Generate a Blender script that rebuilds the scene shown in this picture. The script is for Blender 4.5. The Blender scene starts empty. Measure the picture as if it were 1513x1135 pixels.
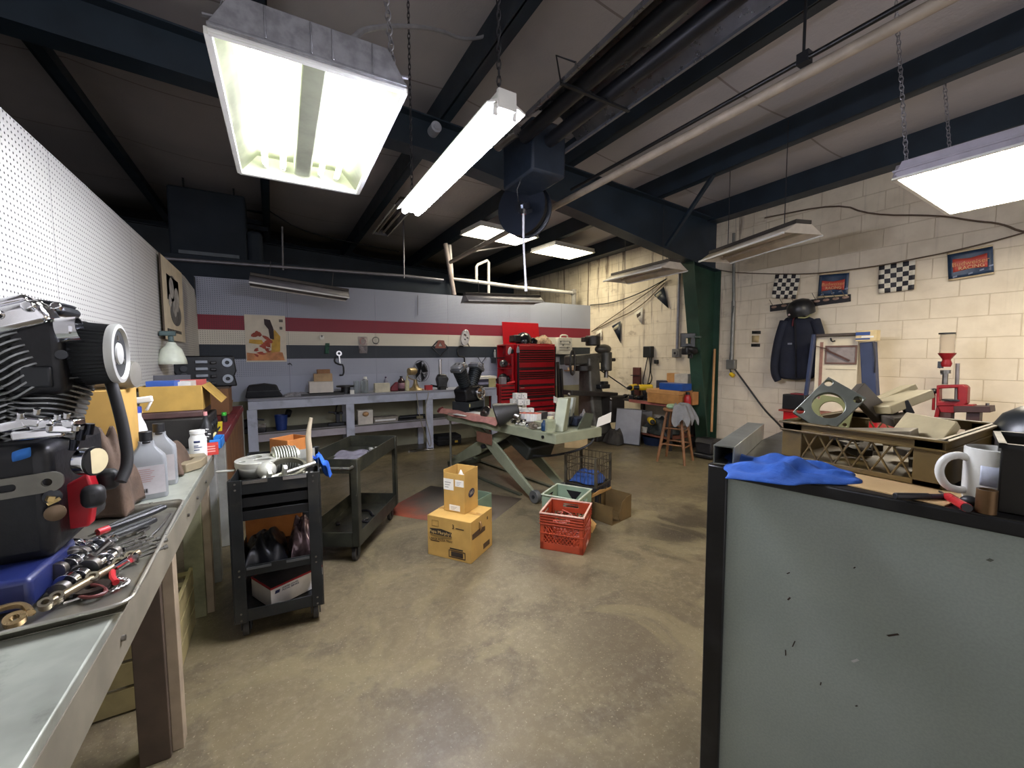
import bpy, bmesh, math, random
from math import sin, cos, pi, radians as R
from mathutils import Vector as V, Matrix as MX, Euler
random.seed(7)
SC = bpy.context.scene
COL = SC.collection
# ---------------------------------------------------------------- camera
FPX, YAW, PIT, ROL, CH = 606.4241, 0.5278, 0.0685, -0.0047, 1.4695
_r = V((cos(YAW), -sin(YAW), 0)); _f = V((sin(YAW)*cos(PIT), cos(YAW)*cos(PIT), -sin(PIT))); _u = _r.cross(_f)
R2 = cos(ROL)*_r + sin(ROL)*_u; U2 = -sin(ROL)*_r + cos(ROL)*_u
CAMP = V((0, 0, CH))
cam = bpy.data.cameras.new('camera'); camo = bpy.data.objects.new('camera', cam); COL.objects.link(camo)
cam.sensor_width = 36; cam.lens = FPX/1513*36; cam.clip_start = .02; cam.clip_end = 60
camo.matrix_world = MX(((R2.x, U2.x, -_f.x, 0), (R2.y, U2.y, -_f.y, 0), (R2.z, U2.z, -_f.z, CH), (0, 0, 0, 1)))
SC.camera = camo
SC.view_settings.view_transform = 'Standard'; SC.view_settings.look = 'None'; SC.view_settings.gamma = 1
SC.view_settings.use_curve_mapping = False
try: SC.cycles.use_denoising = True
except Exception: pass
SC.cycles.max_bounces = 8; SC.cycles.diffuse_bounces = 5

def at(x, y, X=None, Y=None, Z=None):
    """survey helper: the point of the real plane X=, Y= or Z= seen at a photograph pixel"""
    d = _f + R2*((x-756.5)/FPX) - U2*((y-567.5)/FPX)
    t = X/d.x if X is not None else Y/d.y if Y is not None else (Z-CH)/d.z
    return CAMP + d*t

# ---------------------------------------------------------------- materials
def lin(h):
    if not isinstance(h, str): return tuple(h)
    h = h.lstrip('#'); o = []
    for i in (0, 2, 4):
        c = int(h[i:i+2], 16)/255; o.append(c/12.92 if c <= .04045 else ((c+.055)/1.055)**2.4)
    return tuple(o)
class NT:
    def __init__(s, name):
        s.m = bpy.data.materials.new(name); s.m.use_nodes = True; s.t = s.m.node_tree; s.t.nodes.clear()
        s.out = s.n('ShaderNodeOutputMaterial')
    def n(s, typ, **k):
        d = s.t.nodes.new(typ)
        for a, b in k.items(): setattr(d, a, b)
        return d
    def l(s, a, b): s.t.links.new(a, b)
    def put(s, inp, v):
        if v is None: return
        if hasattr(v, 'is_output'): s.l(v, inp)
        elif isinstance(v, tuple) and len(v) == 3 and inp.type == 'RGBA': inp.default_value = (*v, 1)
        else: inp.default_value = v
    def math(s, op, a, b=None, c=None, clamp=False):
        d = s.n('ShaderNodeMath', operation=op, use_clamp=clamp)
        for i, v in enumerate((a, b, c)): s.put(d.inputs[i], v)
        return d.outputs[0]
    def mix(s, fac, a, b, mode='MIX'):
        d = s.n('ShaderNodeMix', data_type='RGBA', blend_type=mode)
        s.put(d.inputs[0], fac); s.put(d.inputs[6], a); s.put(d.inputs[7], b); return d.outputs[2]
    def coord(s, world=False):
        if world: return s.n('ShaderNodeNewGeometry').outputs['Position']
        return s.n('ShaderNodeTexCoord').outputs['Object']
    def sep(s, v):
        d = s.n('ShaderNodeSeparateXYZ'); s.l(v, d.inputs[0]); return d.outputs
    def vec(s, x, y, z):
        d = s.n('ShaderNodeCombineXYZ')
        for i, v in enumerate((x, y, z)): s.put(d.inputs[i], v)
        return d.outputs[0]
    def mapv(s, v, sc=(1, 1, 1), lo=(0, 0, 0)):
        d = s.n('ShaderNodeMapping'); s.l(v, d.inputs[0]); d.inputs[3].default_value = sc; d.inputs[1].default_value = lo; return d.outputs[0]
    def noise(s, v, scale=5, det=4, rough=.55, dist=0):
        d = s.n('ShaderNodeTexNoise'); s.l(v, d.inputs['Vector']); d.inputs['Scale'].default_value = scale
        d.inputs['Detail'].default_value = det; d.inputs['Roughness'].default_value = rough; d.inputs['Distortion'].default_value = dist
        return d.outputs[0]
    def ramp(s, f, a, b):
        d = s.n('ShaderNodeMapRange'); d.interpolation_type = 'SMOOTHSTEP'; s.l(f, d.inputs[0]); d.inputs[1].default_value = a; d.inputs[2].default_value = b
        return d.outputs[0]
    def bump(s, h, st=.3, dist=.01):
        d = s.n('ShaderNodeBump'); d.inputs['Strength'].default_value = st; d.inputs['Distance'].default_value = dist; s.l(h, d.inputs['Height']); return d.outputs[0]
    def bsdf(s, col, rough=.5, metal=0, normal=None, **k):
        b = s.n('ShaderNodeBsdfPrincipled'); s.put(b.inputs['Base Color'], col); s.put(b.inputs['Roughness'], rough); s.put(b.inputs['Metallic'], metal)
        if normal is not None: s.l(normal, b.inputs['Normal'])
        for a, v in k.items(): s.put(b.inputs[a.replace('_', ' ')], v)
        s.l(b.outputs[0], s.out.inputs[0]); return s.m
_mc = {}
def M(name, col=None, rough=.5, metal=0, var=.12, sc=9, bump=0, bsc=60, stain=None, samt=.5, ssc=4, **k):
    """procedural finish: base colour with mottling, optional worn patches and grain"""
    if name in _mc: return _mc[name]
    t = NT(name); c = t.coord(); b = lin(col)
    lo = tuple(x*(1-var) for x in b); hi = tuple(min(1, x*(1+var)) for x in b)
    cc = t.mix(t.ramp(t.noise(c, sc), .3, .7), lo, hi)
    if stain: cc = t.mix(t.math('MULTIPLY', t.ramp(t.noise(t.mapv(c, lo=(3, 7, 1)), ssc, 6, .65), .5, .68), samt), cc, lin(stain))
    nm = t.bump(t.noise(c, bsc, 3), bump, .005) if bump else None
    rr = t.math('MULTIPLY_ADD', t.noise(t.mapv(c, lo=(9, 2, 4)), sc*1.7), .25, rough-.125, clamp=True) if rough > .13 else rough
    _mc[name] = t.bsdf(cc, rr, metal, nm, **k); return _mc[name]
def EM(name, col, st):
    if name in _mc: return _mc[name]
    t = NT(name); e = t.n('ShaderNodeEmission'); t.put(e.inputs[0], lin(col)); e.inputs[1].default_value = st; t.l(e.outputs[0], t.out.inputs[0])
    _mc[name] = t.m; return t.m
def GL(name, col='ffffff', rough=.05, alpha=.25, trans=1.0):
    if name in _mc: return _mc[name]
    t = NT(name); _mc[name] = t.bsdf(lin(col), rough, 0, None, Transmission_Weight=trans, IOR=1.2, Alpha=alpha); return t.m

# ---------------------------------------------------------------- mesh builder
class B:
    def __init__(s): s.b = bmesh.new(); s.mi = 0
    def _f(s, vs):
        try: f = s.b.faces.new(vs); f.material_index = s.mi; f.smooth = True; return f
        except ValueError: return None
    def box(s, c, d, rot=None, taper=1):
        m = Euler([R(a) for a in rot]).to_matrix() if rot else MX.Identity(3); vs = []
        for z in (-.5, .5):
            k = taper if z > 0 else 1
            for x, y in ((-.5, -.5), (.5, -.5), (.5, .5), (-.5, .5)):
                vs.append(s.b.verts.new(V(c) + m @ V((x*d[0]*k, y*d[1]*k, z*d[2]))))
        for q in ((3, 2, 1, 0), (4, 5, 6, 7), (0, 1, 5, 4), (1, 2, 6, 5), (2, 3, 7, 6), (3, 0, 4, 7)): s._f([vs[i] for i in q])
        return s
    def bx(s, x0, x1, y0, y1, z0, z1): return s.box(((x0+x1)/2, (y0+y1)/2, (z0+z1)/2), (abs(x1-x0), abs(y1-y0), abs(z1-z0)))
    def bar(s, p, q, w, h, up=(0, 0, 1)):
        p, q = V(p), V(q); d = q-p; L = d.length; d.normalize(); u = V(up)
        if abs(d.dot(u)) > .99: u = V((1, 0, 0))
        sd = d.cross(u).normalized(); u = sd.cross(d); vs = []
        for e in (p, q):
            for a, b in ((-1, -1), (1, -1), (1, 1), (-1, 1)): vs.append(s.b.verts.new(e + sd*(a*w/2) + u*(b*h/2)))
        for k in ((0, 1, 2, 3), (7, 6, 5, 4), (4, 5, 1, 0), (5, 6, 2, 1), (6, 7, 3, 2), (7, 4, 0, 3)): s._f([vs[i] for i in k])
        return s
    def rings(s, rs, cap=True, closed=False):
        rr = [[s.b.verts.new(p) for p in r] for r in rs]; n = len(rr[0])
        for a, b in list(zip(rr, rr[1:])) + ([(rr[-1], rr[0])] if closed else []):
            for i in range(n): s._f([a[i], a[(i+1) % n], b[(i+1) % n], b[i]])
        if cap and not closed: s._f(rr[0][::-1]); s._f(rr[-1])
        return s
    def cyl(s, p, q, r, r2=None, n=16, cap=True):
        p, q = V(p), V(q); d = (q-p).normalized(); u = d.orthogonal().normalized(); w = d.cross(u)
        r2 = r if r2 is None else r2
        return s.rings([[e + (u*cos(2*pi*i/n) + w*sin(2*pi*i/n))*k for i in range(n)] for e, k in ((p, r), (q, r2))], cap)
    def lathe(s, prof, o=(0, 0, 0), ax=(0, 0, 1), n=20, cap=True):
        o, d = V(o), V(ax).normalized(); u = d.orthogonal().normalized(); w = d.cross(u)
        return s.rings([[o + d*z + (u*cos(2*pi*i/n) + w*sin(2*pi*i/n))*max(r, .0004) for i in range(n)] for r, z in prof], cap, len(prof) == 4 and prof[0][0] == prof[3][0])
    def tube(s, pts, r, n=8, smooth=0, flat=1):
        P = [V(p) for p in pts]
        for _ in range(smooth):
            Q = [P[0]]
            for a, b in zip(P, P[1:]): Q += [a*.75+b*.25, a*.25+b*.75]
            P = Q + [P[-1]]
        rs = []; u = None
        for i, p in enumerate(P):
            d = (P[min(i+1, len(P)-1)] - P[max(i-1, 0)])
            d = d.normalized() if d.length > 1e-9 else V((0, 0, 1))
            u = d.orthogonal().normalized() if u is None else (u - d*u.dot(d)).normalized()
            w = d.cross(u); k = r(i/(len(P)-1)) if callable(r) else r
            rs.append([p + (u*cos(2*pi*j/n) + w*sin(2*pi*j/n)*flat)*k for j in range(n)])
        return s.rings(rs)
    def ell(s, c, r, rot=None, n=14, k=9):
        m = Euler([R(a) for a in rot]).to_matrix() if rot else MX.Identity(3); r = (r, r, r) if not hasattr(r, '__len__') else r
        return s.rings([[V(c) + m @ V((r[0]*sin(t)*cos(2*pi*i/n), r[1]*sin(t)*sin(2*pi*i/n), -r[2]*cos(t))) for i in range(n)] for t in [max(.03, min(pi-.03, pi*j/k)) for j in range(k+1)]])
    def prism(s, poly, o=(0, 0, 0), u=(1, 0, 0), v=(0, 0, 1), dep=.01):
        o, u, v = V(o), V(u), V(v); w = u.cross(v).normalized()*dep
        a = [s.b.verts.new(o + u*p[0] + v*p[1] - w/2) for p in poly]; c = [s.b.verts.new(p.co + w) for p in a]; n = len(a)
        s._f(a[::-1]); s._f(c)
        for i in range(n): s._f([a[i], a[(i+1) % n], c[(i+1) % n], c[i]])
        return s
    def plate(s, outer, holes, o=(0, 0, 0), u=(1, 0, 0), v=(0, 0, 1), dep=.01):
        """flat plate with holes cut through it"""
        o, u, v = V(o), V(u), V(v); w = u.cross(v).normalized()*dep; t = bmesh.new(); es = []
        for lp in [outer] + holes:
            vs = [t.verts.new((p[0], p[1], 0)) for p in lp]
            es += [t.edges.new((vs[i], vs[(i+1) % len(vs)])) for i in range(len(vs))]
        bmesh.ops.triangle_fill(t, use_beauty=True, use_dissolve=False, edges=es)
        t.verts.index_update(); co = [(x.co.x, x.co.y) for x in t.verts]
        a = [s.b.verts.new(o + u*p[0] + v*p[1] - w/2) for p in co]; c = [s.b.verts.new(x.co + w) for x in a]
        for f in t.faces:
            i = [x.index for x in f.verts]; s._f([a[k] for k in i[::-1]]); s._f([c[k] for k in i])
        for e in t.edges:
            if len(e.link_faces) == 1: i, j = e.verts[0].index, e.verts[1].index; s._f([a[i], a[j], c[j], c[i]])
        t.free(); return s
    def grid(s, fn, nu, nv):
        g = [[s.b.verts.new(fn(i/nu, j/nv)) for j in range(nv+1)] for i in range(nu+1)]
        for i in range(nu):
            for j in range(nv): s._f([g[i][j], g[i+1][j], g[i+1][j+1], g[i][j+1]])
        return s
    def turn(s, rot, o=(0, 0, 0)):
        bmesh.ops.transform(s.b, matrix=MX.Translation(V(o)) @ Euler([R(a) for a in rot]).to_matrix().to_4x4() @ MX.Translation(-V(o)), verts=s.b.verts[:]); return s
    def build(s, name, mat, par=None, bev=0, ang=38, sub=0, sol=0, seg=2):
        bmesh.ops.recalc_face_normals(s.b, faces=s.b.faces[:])
        me = bpy.data.meshes.new(name); s.b.to_mesh(me); s.b.free()
        for m in (mat if isinstance(mat, (list, tuple)) else [mat]): me.materials.append(m)
        try: me.set_sharp_from_angle(angle=R(ang))
        except Exception: pass
        o = bpy.data.objects.new(name, me); COL.objects.link(o)
        if par is not None: o.parent = par
        if sol: md = o.modifiers.new('s', 'SOLIDIFY'); md.thickness = sol
        if sub: md = o.modifiers.new('v', 'SUBSURF'); md.levels = sub; md.render_levels = sub
        if bev:
            md = o.modifiers.new('b', 'BEVEL'); md.width = bev; md.segments = seg; md.limit_method = 'ANGLE'; md.angle_limit = R(ang)
        return o
def circ(cx, cy, r, n=24, ry=None): return [(cx+r*cos(2*pi*i/n), cy+(ry or r)*sin(2*pi*i/n)) for i in range(n)]
def rrect(w, h, r, cx=0, cy=0, n=4):
    o = []
    for sx, sy, a in ((1, 1, 0), (-1, 1, 90), (-1, -1, 180), (1, -1, 270)):
        for i in range(n+1):
            t = R(a+90*i/n); o.append((cx+sx*(w/2-r)+r*cos(t), cy+sy*(h/2-r)+r*sin(t)))
    return o
def tag(o, label=None, cat=None, group=None, kind=None, loc=None, rz=None):
    if label: o['label'] = label
    if cat: o['category'] = cat
    if group: o['group'] = group
    if kind: o['kind'] = kind
    if loc is not None: o.location = loc
    if rz is not None: o.rotation_euler = (0, 0, R(rz))
    return o
def E(name, label, cat, loc=(0, 0, 0), rz=0, group=None):
    o = bpy.data.objects.new(name, None); COL.objects.link(o); o.empty_display_size = .05
    return tag(o, label, cat, group, None, loc, rz)
def dup(root, loc, rz=None, label=None, group=None, sc=None):
    r = root.copy(); COL.objects.link(r); r.location = loc
    if rz is not None: r.rotation_euler = (0, 0, R(rz))
    if label: r['label'] = label
    if group: r['group'] = group
    if sc: r.scale = (sc,)*3
    for ch in list(root.children):
        c = ch.copy(); COL.objects.link(c); c.parent = r
        for g in list(ch.children):
            d = g.copy(); COL.objects.link(d); d.parent = c
    return r
def text(name, s, size, mat, par, loc, u=(1, 0, 0), v=(0, 0, 1), ext=.0006, align='CENTER'):
    """lettering laid in the plane spanned by u (reading direction) and v (up)"""
    c = bpy.data.curves.new(name, 'FONT'); c.body = s; c.size = size; c.extrude = ext; c.align_x = align; c.align_y = 'CENTER'
    tmp = bpy.data.objects.new('tmp_text', c); me = bpy.data.meshes.new_from_object(tmp); bpy.data.objects.remove(tmp); bpy.data.curves.remove(c)
    me.name = name; me.materials.clear(); me.materials.append(mat); o = bpy.data.objects.new(name, me); COL.objects.link(o); o.parent = par
    u, v = V(u).normalized(), V(v).normalized(); w = u.cross(v); v = w.cross(u)
    o.matrix_local = MX(((u.x, v.x, w.x, loc[0]), (u.y, v.y, w.y, loc[1]), (u.z, v.z, w.z, loc[2]), (0, 0, 0, 1))); return o
def struct(o): o['kind'] = 'structure'; return o
def loft(fn, nu, nv): return B().grid(fn, nu, nv)
def cloth(name, mat, fn, nu=14, nv=14, par=None, th=.004, sub=1): return loft(fn, nu, nv).build(name, mat, par, sub=sub, sol=th, ang=80)
# ================================================================ setting
XL, XR, YB = -.82, 5.85, 6.73
def roof(x): return 3.77-.055*x                       # underside of the purlins
def m_floor():
    t = NT('concrete'); c = t.coord(True)
    n1 = t.noise(c, .7, 6, .6, .8); n2 = t.noise(t.mapv(c, lo=(4, 1, 0)), 2.6, 8, .7, .4); n3 = t.noise(c, 24, 5, .7)
    col = t.mix(t.ramp(n1, .35, .65), lin('594f3b'), lin('71664c'))
    col = t.mix(t.math('MULTIPLY', t.ramp(n2, .48, .62), .6), col, lin('443b2c'))
    col = t.mix(t.math('MULTIPLY', t.ramp(n3, .45, .7), .25), col, lin('938a76'))
    x, y, z = t.sep(c)
    def blob(cx, cy, r, colr, am, sx=1):
        d = t.math('SQRT', t.math('ADD', t.math('POWER', t.math('MULTIPLY', t.math('SUBTRACT', x, cx), sx), 2), t.math('POWER', t.math('SUBTRACT', y, cy), 2)))
        d = t.math('ADD', d, t.math('MULTIPLY', t.math('SUBTRACT', n2, .5), r*2.2))
        return t.mix(t.math('MULTIPLY', t.ramp(d, r, r*.35), am), col, lin(colr))
    col = blob(3.0, 2.15, .5, '231b15', .8, .7)        # oil stain by the column side
    col = blob(1.55, 1.45, .45, '453c32', .35)
    col = blob(3.3, 3.6, .9, '54463a', .45)
    col = blob(2.3, 4.6, 1.2, '464038', .45)
    # pale worn patches with crisp irregular edges, and fine grit
    n4 = t.noise(t.mapv(c, lo=(9, 3, 0)), 1.5, 9, .62, 1.2)
    col = t.mix(t.math('MULTIPLY', t.ramp(n4, .53, .6), .32), col, lin('827858'))
    col = t.mix(t.math('MULTIPLY', t.ramp(t.noise(c, 90, 2), .62, .72), .35), col, lin('b5ad98'))
    rough = t.math('MULTIPLY_ADD', n2, .55, .12, clamp=True)
    return t.bsdf(col, rough, 0, t.bump(t.math('ADD', n2, t.math('MULTIPLY', n3, .2)), .18, .02), Specular_IOR_Level=.5)
def peg(name, base, cols=None, flat=None, axis='Y'):
    t = NT(name); c = t.coord(True); x, y, z = t.sep(c); u = y if axis == 'Y' else x
    n = t.noise(c, 1.6, 5); col = t.mix(t.ramp(n, .3, .7), tuple(k*.93 for k in lin(base)), lin(base))
    if cols:
        for z1, z0, h in cols:
            f = t.math('MULTIPLY', t.math('LESS_THAN', z, z1), t.math('GREATER_THAN', z, z0)); col = t.mix(f, col, t.mix(t.ramp(n, .2, .8), tuple(k*.88 for k in lin(h)), lin(h)))
    fu = t.math('SUBTRACT', t.math('FRACT', t.math('DIVIDE', u, .0254)), .5); fv = t.math('SUBTRACT', t.math('FRACT', t.math('DIVIDE', z, .0254)), .5)
    d = t.math('SQRT', t.math('ADD', t.math('MULTIPLY', fu, fu), t.math('MULTIPLY', fv, fv)))
    hole = t.ramp(d, .19, .13)
    if flat: hole = t.math('MULTIPLY', hole, t.math('MULTIPLY', t.math('GREATER_THAN', z, flat[0]), t.math('LESS_THAN', x, flat[1])))
    # sheet joints every 4 feet
    j = t.math('LESS_THAN', t.math('ABSOLUTE', t.math('SUBTRACT', t.math('FRACT', t.math('DIVIDE', t.math('ADD', u, .4), 1.2192)), .5)), .0022)
    col = t.mix(hole, col, lin('20222a')); col = t.mix(t.math('MULTIPLY', j, .55), col, lin('40404a'))
    if flat: col = t.mix(t.math('LESS_THAN', z, .86), col, t.mix(t.ramp(n, .3, .7), lin('7f7d68'), lin('99967e')))
    return t.bsdf(col, .55, 0, t.bump(t.math('SUBTRACT', 1, hole), .5, .003))
def m_block():
    t = NT('painted block'); c = t.coord(True); x, y, z = t.sep(c); w = t.vec(y, z, 0)
    b = t.n('ShaderNodeTexBrick'); t.l(t.mapv(w, lo=(.11, 0, 0)), b.inputs['Vector']); b.offset = .5
    b.inputs['Scale'].default_value = 1; b.inputs['Brick Width'].default_value = .4064; b.inputs['Row Height'].default_value = .2032
    b.inputs['Mortar Size'].default_value = .005; b.inputs['Mortar Smooth'].default_value = .6
    n = t.noise(c, 3, 6, .6); n2 = t.noise(c, 40, 4)
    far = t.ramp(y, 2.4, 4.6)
    col = t.mix(t.ramp(n, .3, .7), lin('d6c9b2'), lin('e6dac4'))
    b.inputs['Color1'].default_value = (.88, .88, .88, 1); b.inputs['Color2'].default_value = (1, 1, 1, 1)
    col = t.mix(.6, col, b.outputs['Color'], 'MULTIPLY') if False else col
    col = t.mix(t.math('MULTIPLY', b.outputs['Fac'], .5), col, lin('c0ae90'))
    # water streaks: narrow, vertical, strongest towards the eave and the far bays
    st = t.noise(t.vec(t.math('MULTIPLY', y, 7), t.math('MULTIPLY', z, .35), 0), 1, 6, .72, .3)
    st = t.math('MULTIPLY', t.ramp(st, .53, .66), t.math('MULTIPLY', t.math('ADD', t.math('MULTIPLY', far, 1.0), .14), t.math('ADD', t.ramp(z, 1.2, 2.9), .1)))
    col = t.mix(st, col, lin('5b4536'))
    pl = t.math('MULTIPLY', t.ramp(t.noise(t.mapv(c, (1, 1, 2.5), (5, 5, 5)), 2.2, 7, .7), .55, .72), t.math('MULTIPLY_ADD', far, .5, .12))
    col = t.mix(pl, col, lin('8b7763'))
    return t.bsdf(col, .6, 0, t.bump(t.math('ADD', t.math('MULTIPLY', t.math('SUBTRACT', 1, b.outputs['Fac']), 1), t.math('MULTIPLY', n2, .12)), .55, .012))
def m_ceil():
    t = NT('vinyl insulation'); c = t.coord(True); x, y, z = t.sep(c)
    n = t.noise(c, 1.1, 4); f = t.noise(c, 16, 5, .7)
    col = t.mix(t.ramp(n, .3, .7), lin('a3a1a6'), lin('b2aeb0')); j = t.math('LESS_THAN', t.math('ABSOLUTE', t.math('SUBTRACT', t.math('FRACT', t.math('DIVIDE', y, 1.5)), .5)), .006)
    col = t.mix(t.math('MULTIPLY', j, .6), col, lin('5d5048')); return t.bsdf(col, .6, 0, t.bump(f, .25, .02))
m_steel = M('green black steel', '212e3a', .45, 0, .2, 3)
m_colm = M('green column paint', '264234', .5, 0, .18, 3, stain='1a2a20', samt=.4)
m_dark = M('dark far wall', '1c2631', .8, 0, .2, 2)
struct(B().bx(-7, 6, -2.6, 10.4, -.1, 0).build('floor', m_floor()))
pb = B(); pb.prism([(-2.5, 0), (6.72, 0), (6.72, 2.2), (6.60, 2.33), (5.95, 2.384), (-2.5, 2.384)], (XL-.02, 0, 0), (0, 1, 0), (0, 0, 1), .04)
struct(pb.build('wall_left', peg('white pegboard', 'c0bfbb'), bev=.002))
S0, SS = 2.033, .1967
struct(B().bx(XL-.04, XR, YB, YB+.1, 0, 2.52).build('wall_back', peg('striped pegboard', 'a4aabc', [(S0, S0-SS, '8a2136'), (S0-SS, S0-2*SS, 'e0dacb'), (S0-2*SS, S0-3*SS, '222c38')], (1.2, 4.35), 'X')))
struct(B().bx(XR, XR+.2, -2.6, 10.4, 0, 3.7).build('wall_right', m_block()))
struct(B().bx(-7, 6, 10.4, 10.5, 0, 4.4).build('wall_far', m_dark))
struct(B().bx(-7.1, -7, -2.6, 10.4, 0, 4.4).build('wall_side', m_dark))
def cz(u, v):
    x = -7+13.05*u; y = -2.6+13*v; ph = ((x-3.0)/1.49) % 1
    return V((x, y, roof(x)+.285-.06*sin(pi*ph)))
struct(B().grid(cz, 132, 8).build('ceiling', m_ceil(), sol=.03))
def purlin(x, y0=-2.55, y1=10.35):
    z = roof(x)
    struct(B().bx(x-.035, x-.025, y0, y1, z, z+.285).bx(x-.045, x+.06, y0, y1, z, z+.008).bx(x+.052, x+.06, y0, y1, z, z+.03).bx(x-.1, x-.03, y0, y1, z+.278, z+.284).build('ceiling_purlin', m_steel))
for x in (4.46, 2.98, 1.49, 0.0, -1.49, -2.98, -4.5): purlin(x)
struct(B().bx(5.62, 5.84, -2.55, 10.35, 3.43, 3.72).build('ceiling_eave_beam', m_steel))
def rafter(y, deep):
    top = [(5.84, roof(5.84)-.005), (-7, roof(-7)-.005)]
    bot = [(-7, roof(-7)-.34), (1.4, 3.385), (3.2, 3.13), (5.2, 2.80), (5.84, 2.72)] if deep else [(-7, roof(-7)-.5), (5.84, 3.0)]
    b = B(); b.prism(top+bot, (0, y, 0), (1, 0, 0), (0, 0, 1), .012)
    for a, c in [(top[0], top[1])] + list(zip(bot, bot[1:])): b.bar((a[0], y, a[1]), (c[0], y, c[1]), .2, .014)
    struct(b.build('ceiling_rafter', m_steel))
rafter(3.9, True); rafter(9.9, False)
cb = B(); cb.prism([(5.84, 0), (5.84, 2.72), (5.22, 2.79), (5.66, 0)], (0, 3.9, 0), (1, 0, 0), (0, 0, 1), .012)
cb.bar((5.66, 3.9, 0), (5.2, 3.9, 2.82), .2, .016).bar((5.83, 3.9, 0), (5.83, 3.9, 2.72), .2, .016, (1, 0, 0))
struct(cb.build('steel_column', m_colm))
B().box((0, 0, 0), (.01, .01, .01)).b.free()
fb = B(); fb.bar((4.63, 3.81, 2.93), (4.42, 3.0, 3.52), .04, .04)
struct(fb.build('ceiling_brace', m_steel))
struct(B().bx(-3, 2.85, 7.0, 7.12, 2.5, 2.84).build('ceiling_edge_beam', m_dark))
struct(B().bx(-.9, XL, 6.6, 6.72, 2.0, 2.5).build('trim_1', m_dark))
# ================================================================ overhead
chrome = M('chrome', 'd9dade', .13, 1, .08); alu = M('aluminium', 'b9b9b4', .36, 1, .15, 14, stain='6a675c', samt=.5)
steelg = M('bare steel', '8d8a86', .34, 1, .2, 10, stain='4b4038', samt=.6); galv = M('galvanised sheet', '9fa0a6', .42, .85, .2, 22)
blk = M('black paint', '131417', .4, 0, .2); blkp = M('black plastic', '17181b', .5, 0, .15, bump=.15); gun = M('gunmetal', '3a3c40', .4, .7, .2)
white = M('white enamel', 'e4e4e0', .35, 0, .05); wire_m = M('grey cable', '8c8d92', .6); rub = M('rubber', '1b1b1c', .7, 0, .15)
pvc = M('grey white pipe', 'b9b6b2', .45, 0, .12); chainm = M('zinc chain', '9a9aa0', .4, .8)
T1 = EM('tube green white', 'f8ffec', 11.5); T2 = EM('tube cool white', 'ecedff', 130); D1 = EM('diffuser warm white', 'fff3dc', 17); D2 = EM('lens cream', 'fff4dc', 12)
def chain(b, p, q, r=.012, n=None):
    p, q = V(p), V(q); n = n or max(3, int((q-p).length/.03)); d = (q-p)/n; u = d.orthogonal().normalized(); w = d.cross(u).normalized()
    for i in range(n):
        c = p + d*(i+.5); a = u if i % 2 else w; L = d.length*.72
        b.tube([c + d.normalized()*L*cos(t) + a*r*sin(t) for t in [2*pi*k/8 for k in range(9)]], .0026, 5)
    return b
# ---- big open troffer over the left bench
t = E('troffer_light', 'large open four-tube troffer hanging on chains over the left bench', 'ceiling light', (.19, 2.29, 2.53), -1.0)
W_, L_ = .64, 1.17
h = B()
def tro_wall(a, b_, c, d): h.bx(a, b_, c, d, 0, .02)
pr = [(-W_/2, 0), (-W_/2+.09, .11), (W_/2-.09, .11), (W_/2, 0)]
h.grid(lambda u, v: V((pr[round(u*3)][0], -L_/2+L_*v, pr[round(u*3)][1])), 3, 1)
for s in (-1, 1): h.prism(pr, (0, s*L_/2, 0), (1, 0, 0), (0, 0, 1), .004)
h.build('housing', M('troffer enamel', 'c9ccb8', .4), t, sol=.003)
e = B()
for s in (-1, 1): e.bx(-W_/2, W_/2, s*L_/2-.012, s*L_/2+.012, -.012, .012); e.bx(s*W_/2-.012, s*W_/2+.012, -L_/2, L_/2, -.012, .012)
e.build('frame', white, t, bev=.003)
o = B().bx(-W_/2, W_/2, -L_/2-.03, -L_/2-.014, 0, .0105); o.prism([(-W_/2, .005), (-W_/2+.07, .12), (W_/2-.07, .12), (W_/2, .005)], (0, -L_/2-.022, 0), dep=.014)
for k in (-.16, -.02, .05, .19): o.bx(k, k+.006, -L_/2-.035, -L_/2-.028, .01, .115)
o.build('end_plate', galv, t, bev=.002)
B().bx(-.045, .045, -L_/2+.01, L_/2-.02, .03, .105).build('ballast_cover', M('ballast cover', '8f9280', .45), t, bev=.01)
for x in (-.19, -.10, .10, .19):
    u = B().cyl((x, -L_/2+.04, .055), (x, L_/2-.06, .055), .0145).build('tube', T1, t)
    B().cyl((x, L_/2-.06, .055), (x, L_/2-.02, .055), .016).build('tube_cap', white, u)
for s in (-1, 1):
    chain(B(), (s*.28, -L_/2, .03), (s*.22+.06*(s < 0), -L_/2+.16, 1.38)).build('chain', chainm, t); B().bar((s*.28-.05, -L_/2-.02, .03), (s*.28+.05, -L_/2-.02, .04), .012, .006).build('hanger_bar', chainm, t)
# ---- strip light
t = E('strip_light', 'bare two-tube strip light hanging beside the big open troffer', 'ceiling light', (.81, 2.06, 2.42), 0)
B().prism([(-.035, .05), (.035, .05), (.035, .02), (.085, -.005), (.083, -.01), (.03, .012), (-.03, .012), (-.083, -.01), (-.085, -.005), (-.035, .02)], (0, 0, 0), dep=1.28).build('reflector', white, t)
for s in (-1, 1): B().box((0, s*.64, .02), (.08, .02, .07)).build('end_cap', white, t, bev=.004)
for x in (-.042, .042): B().cyl((x, -.61, -.022), (x, .61, -.022), .018).build('tube', T2, t)
for s in (-1, 1):
    for x in (-.042, .042): B().box((x, s*.62, -.012), (.02, .02, .05)).build('lamp_holder', white, t, bev=.003)
for s in (-1, 1): chain(B(), (0, s*.58, .05), (0, s*.58, 1.38), .008).build('chain', M('dark chain', '3a3a3e', .5, .6), t)
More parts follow.
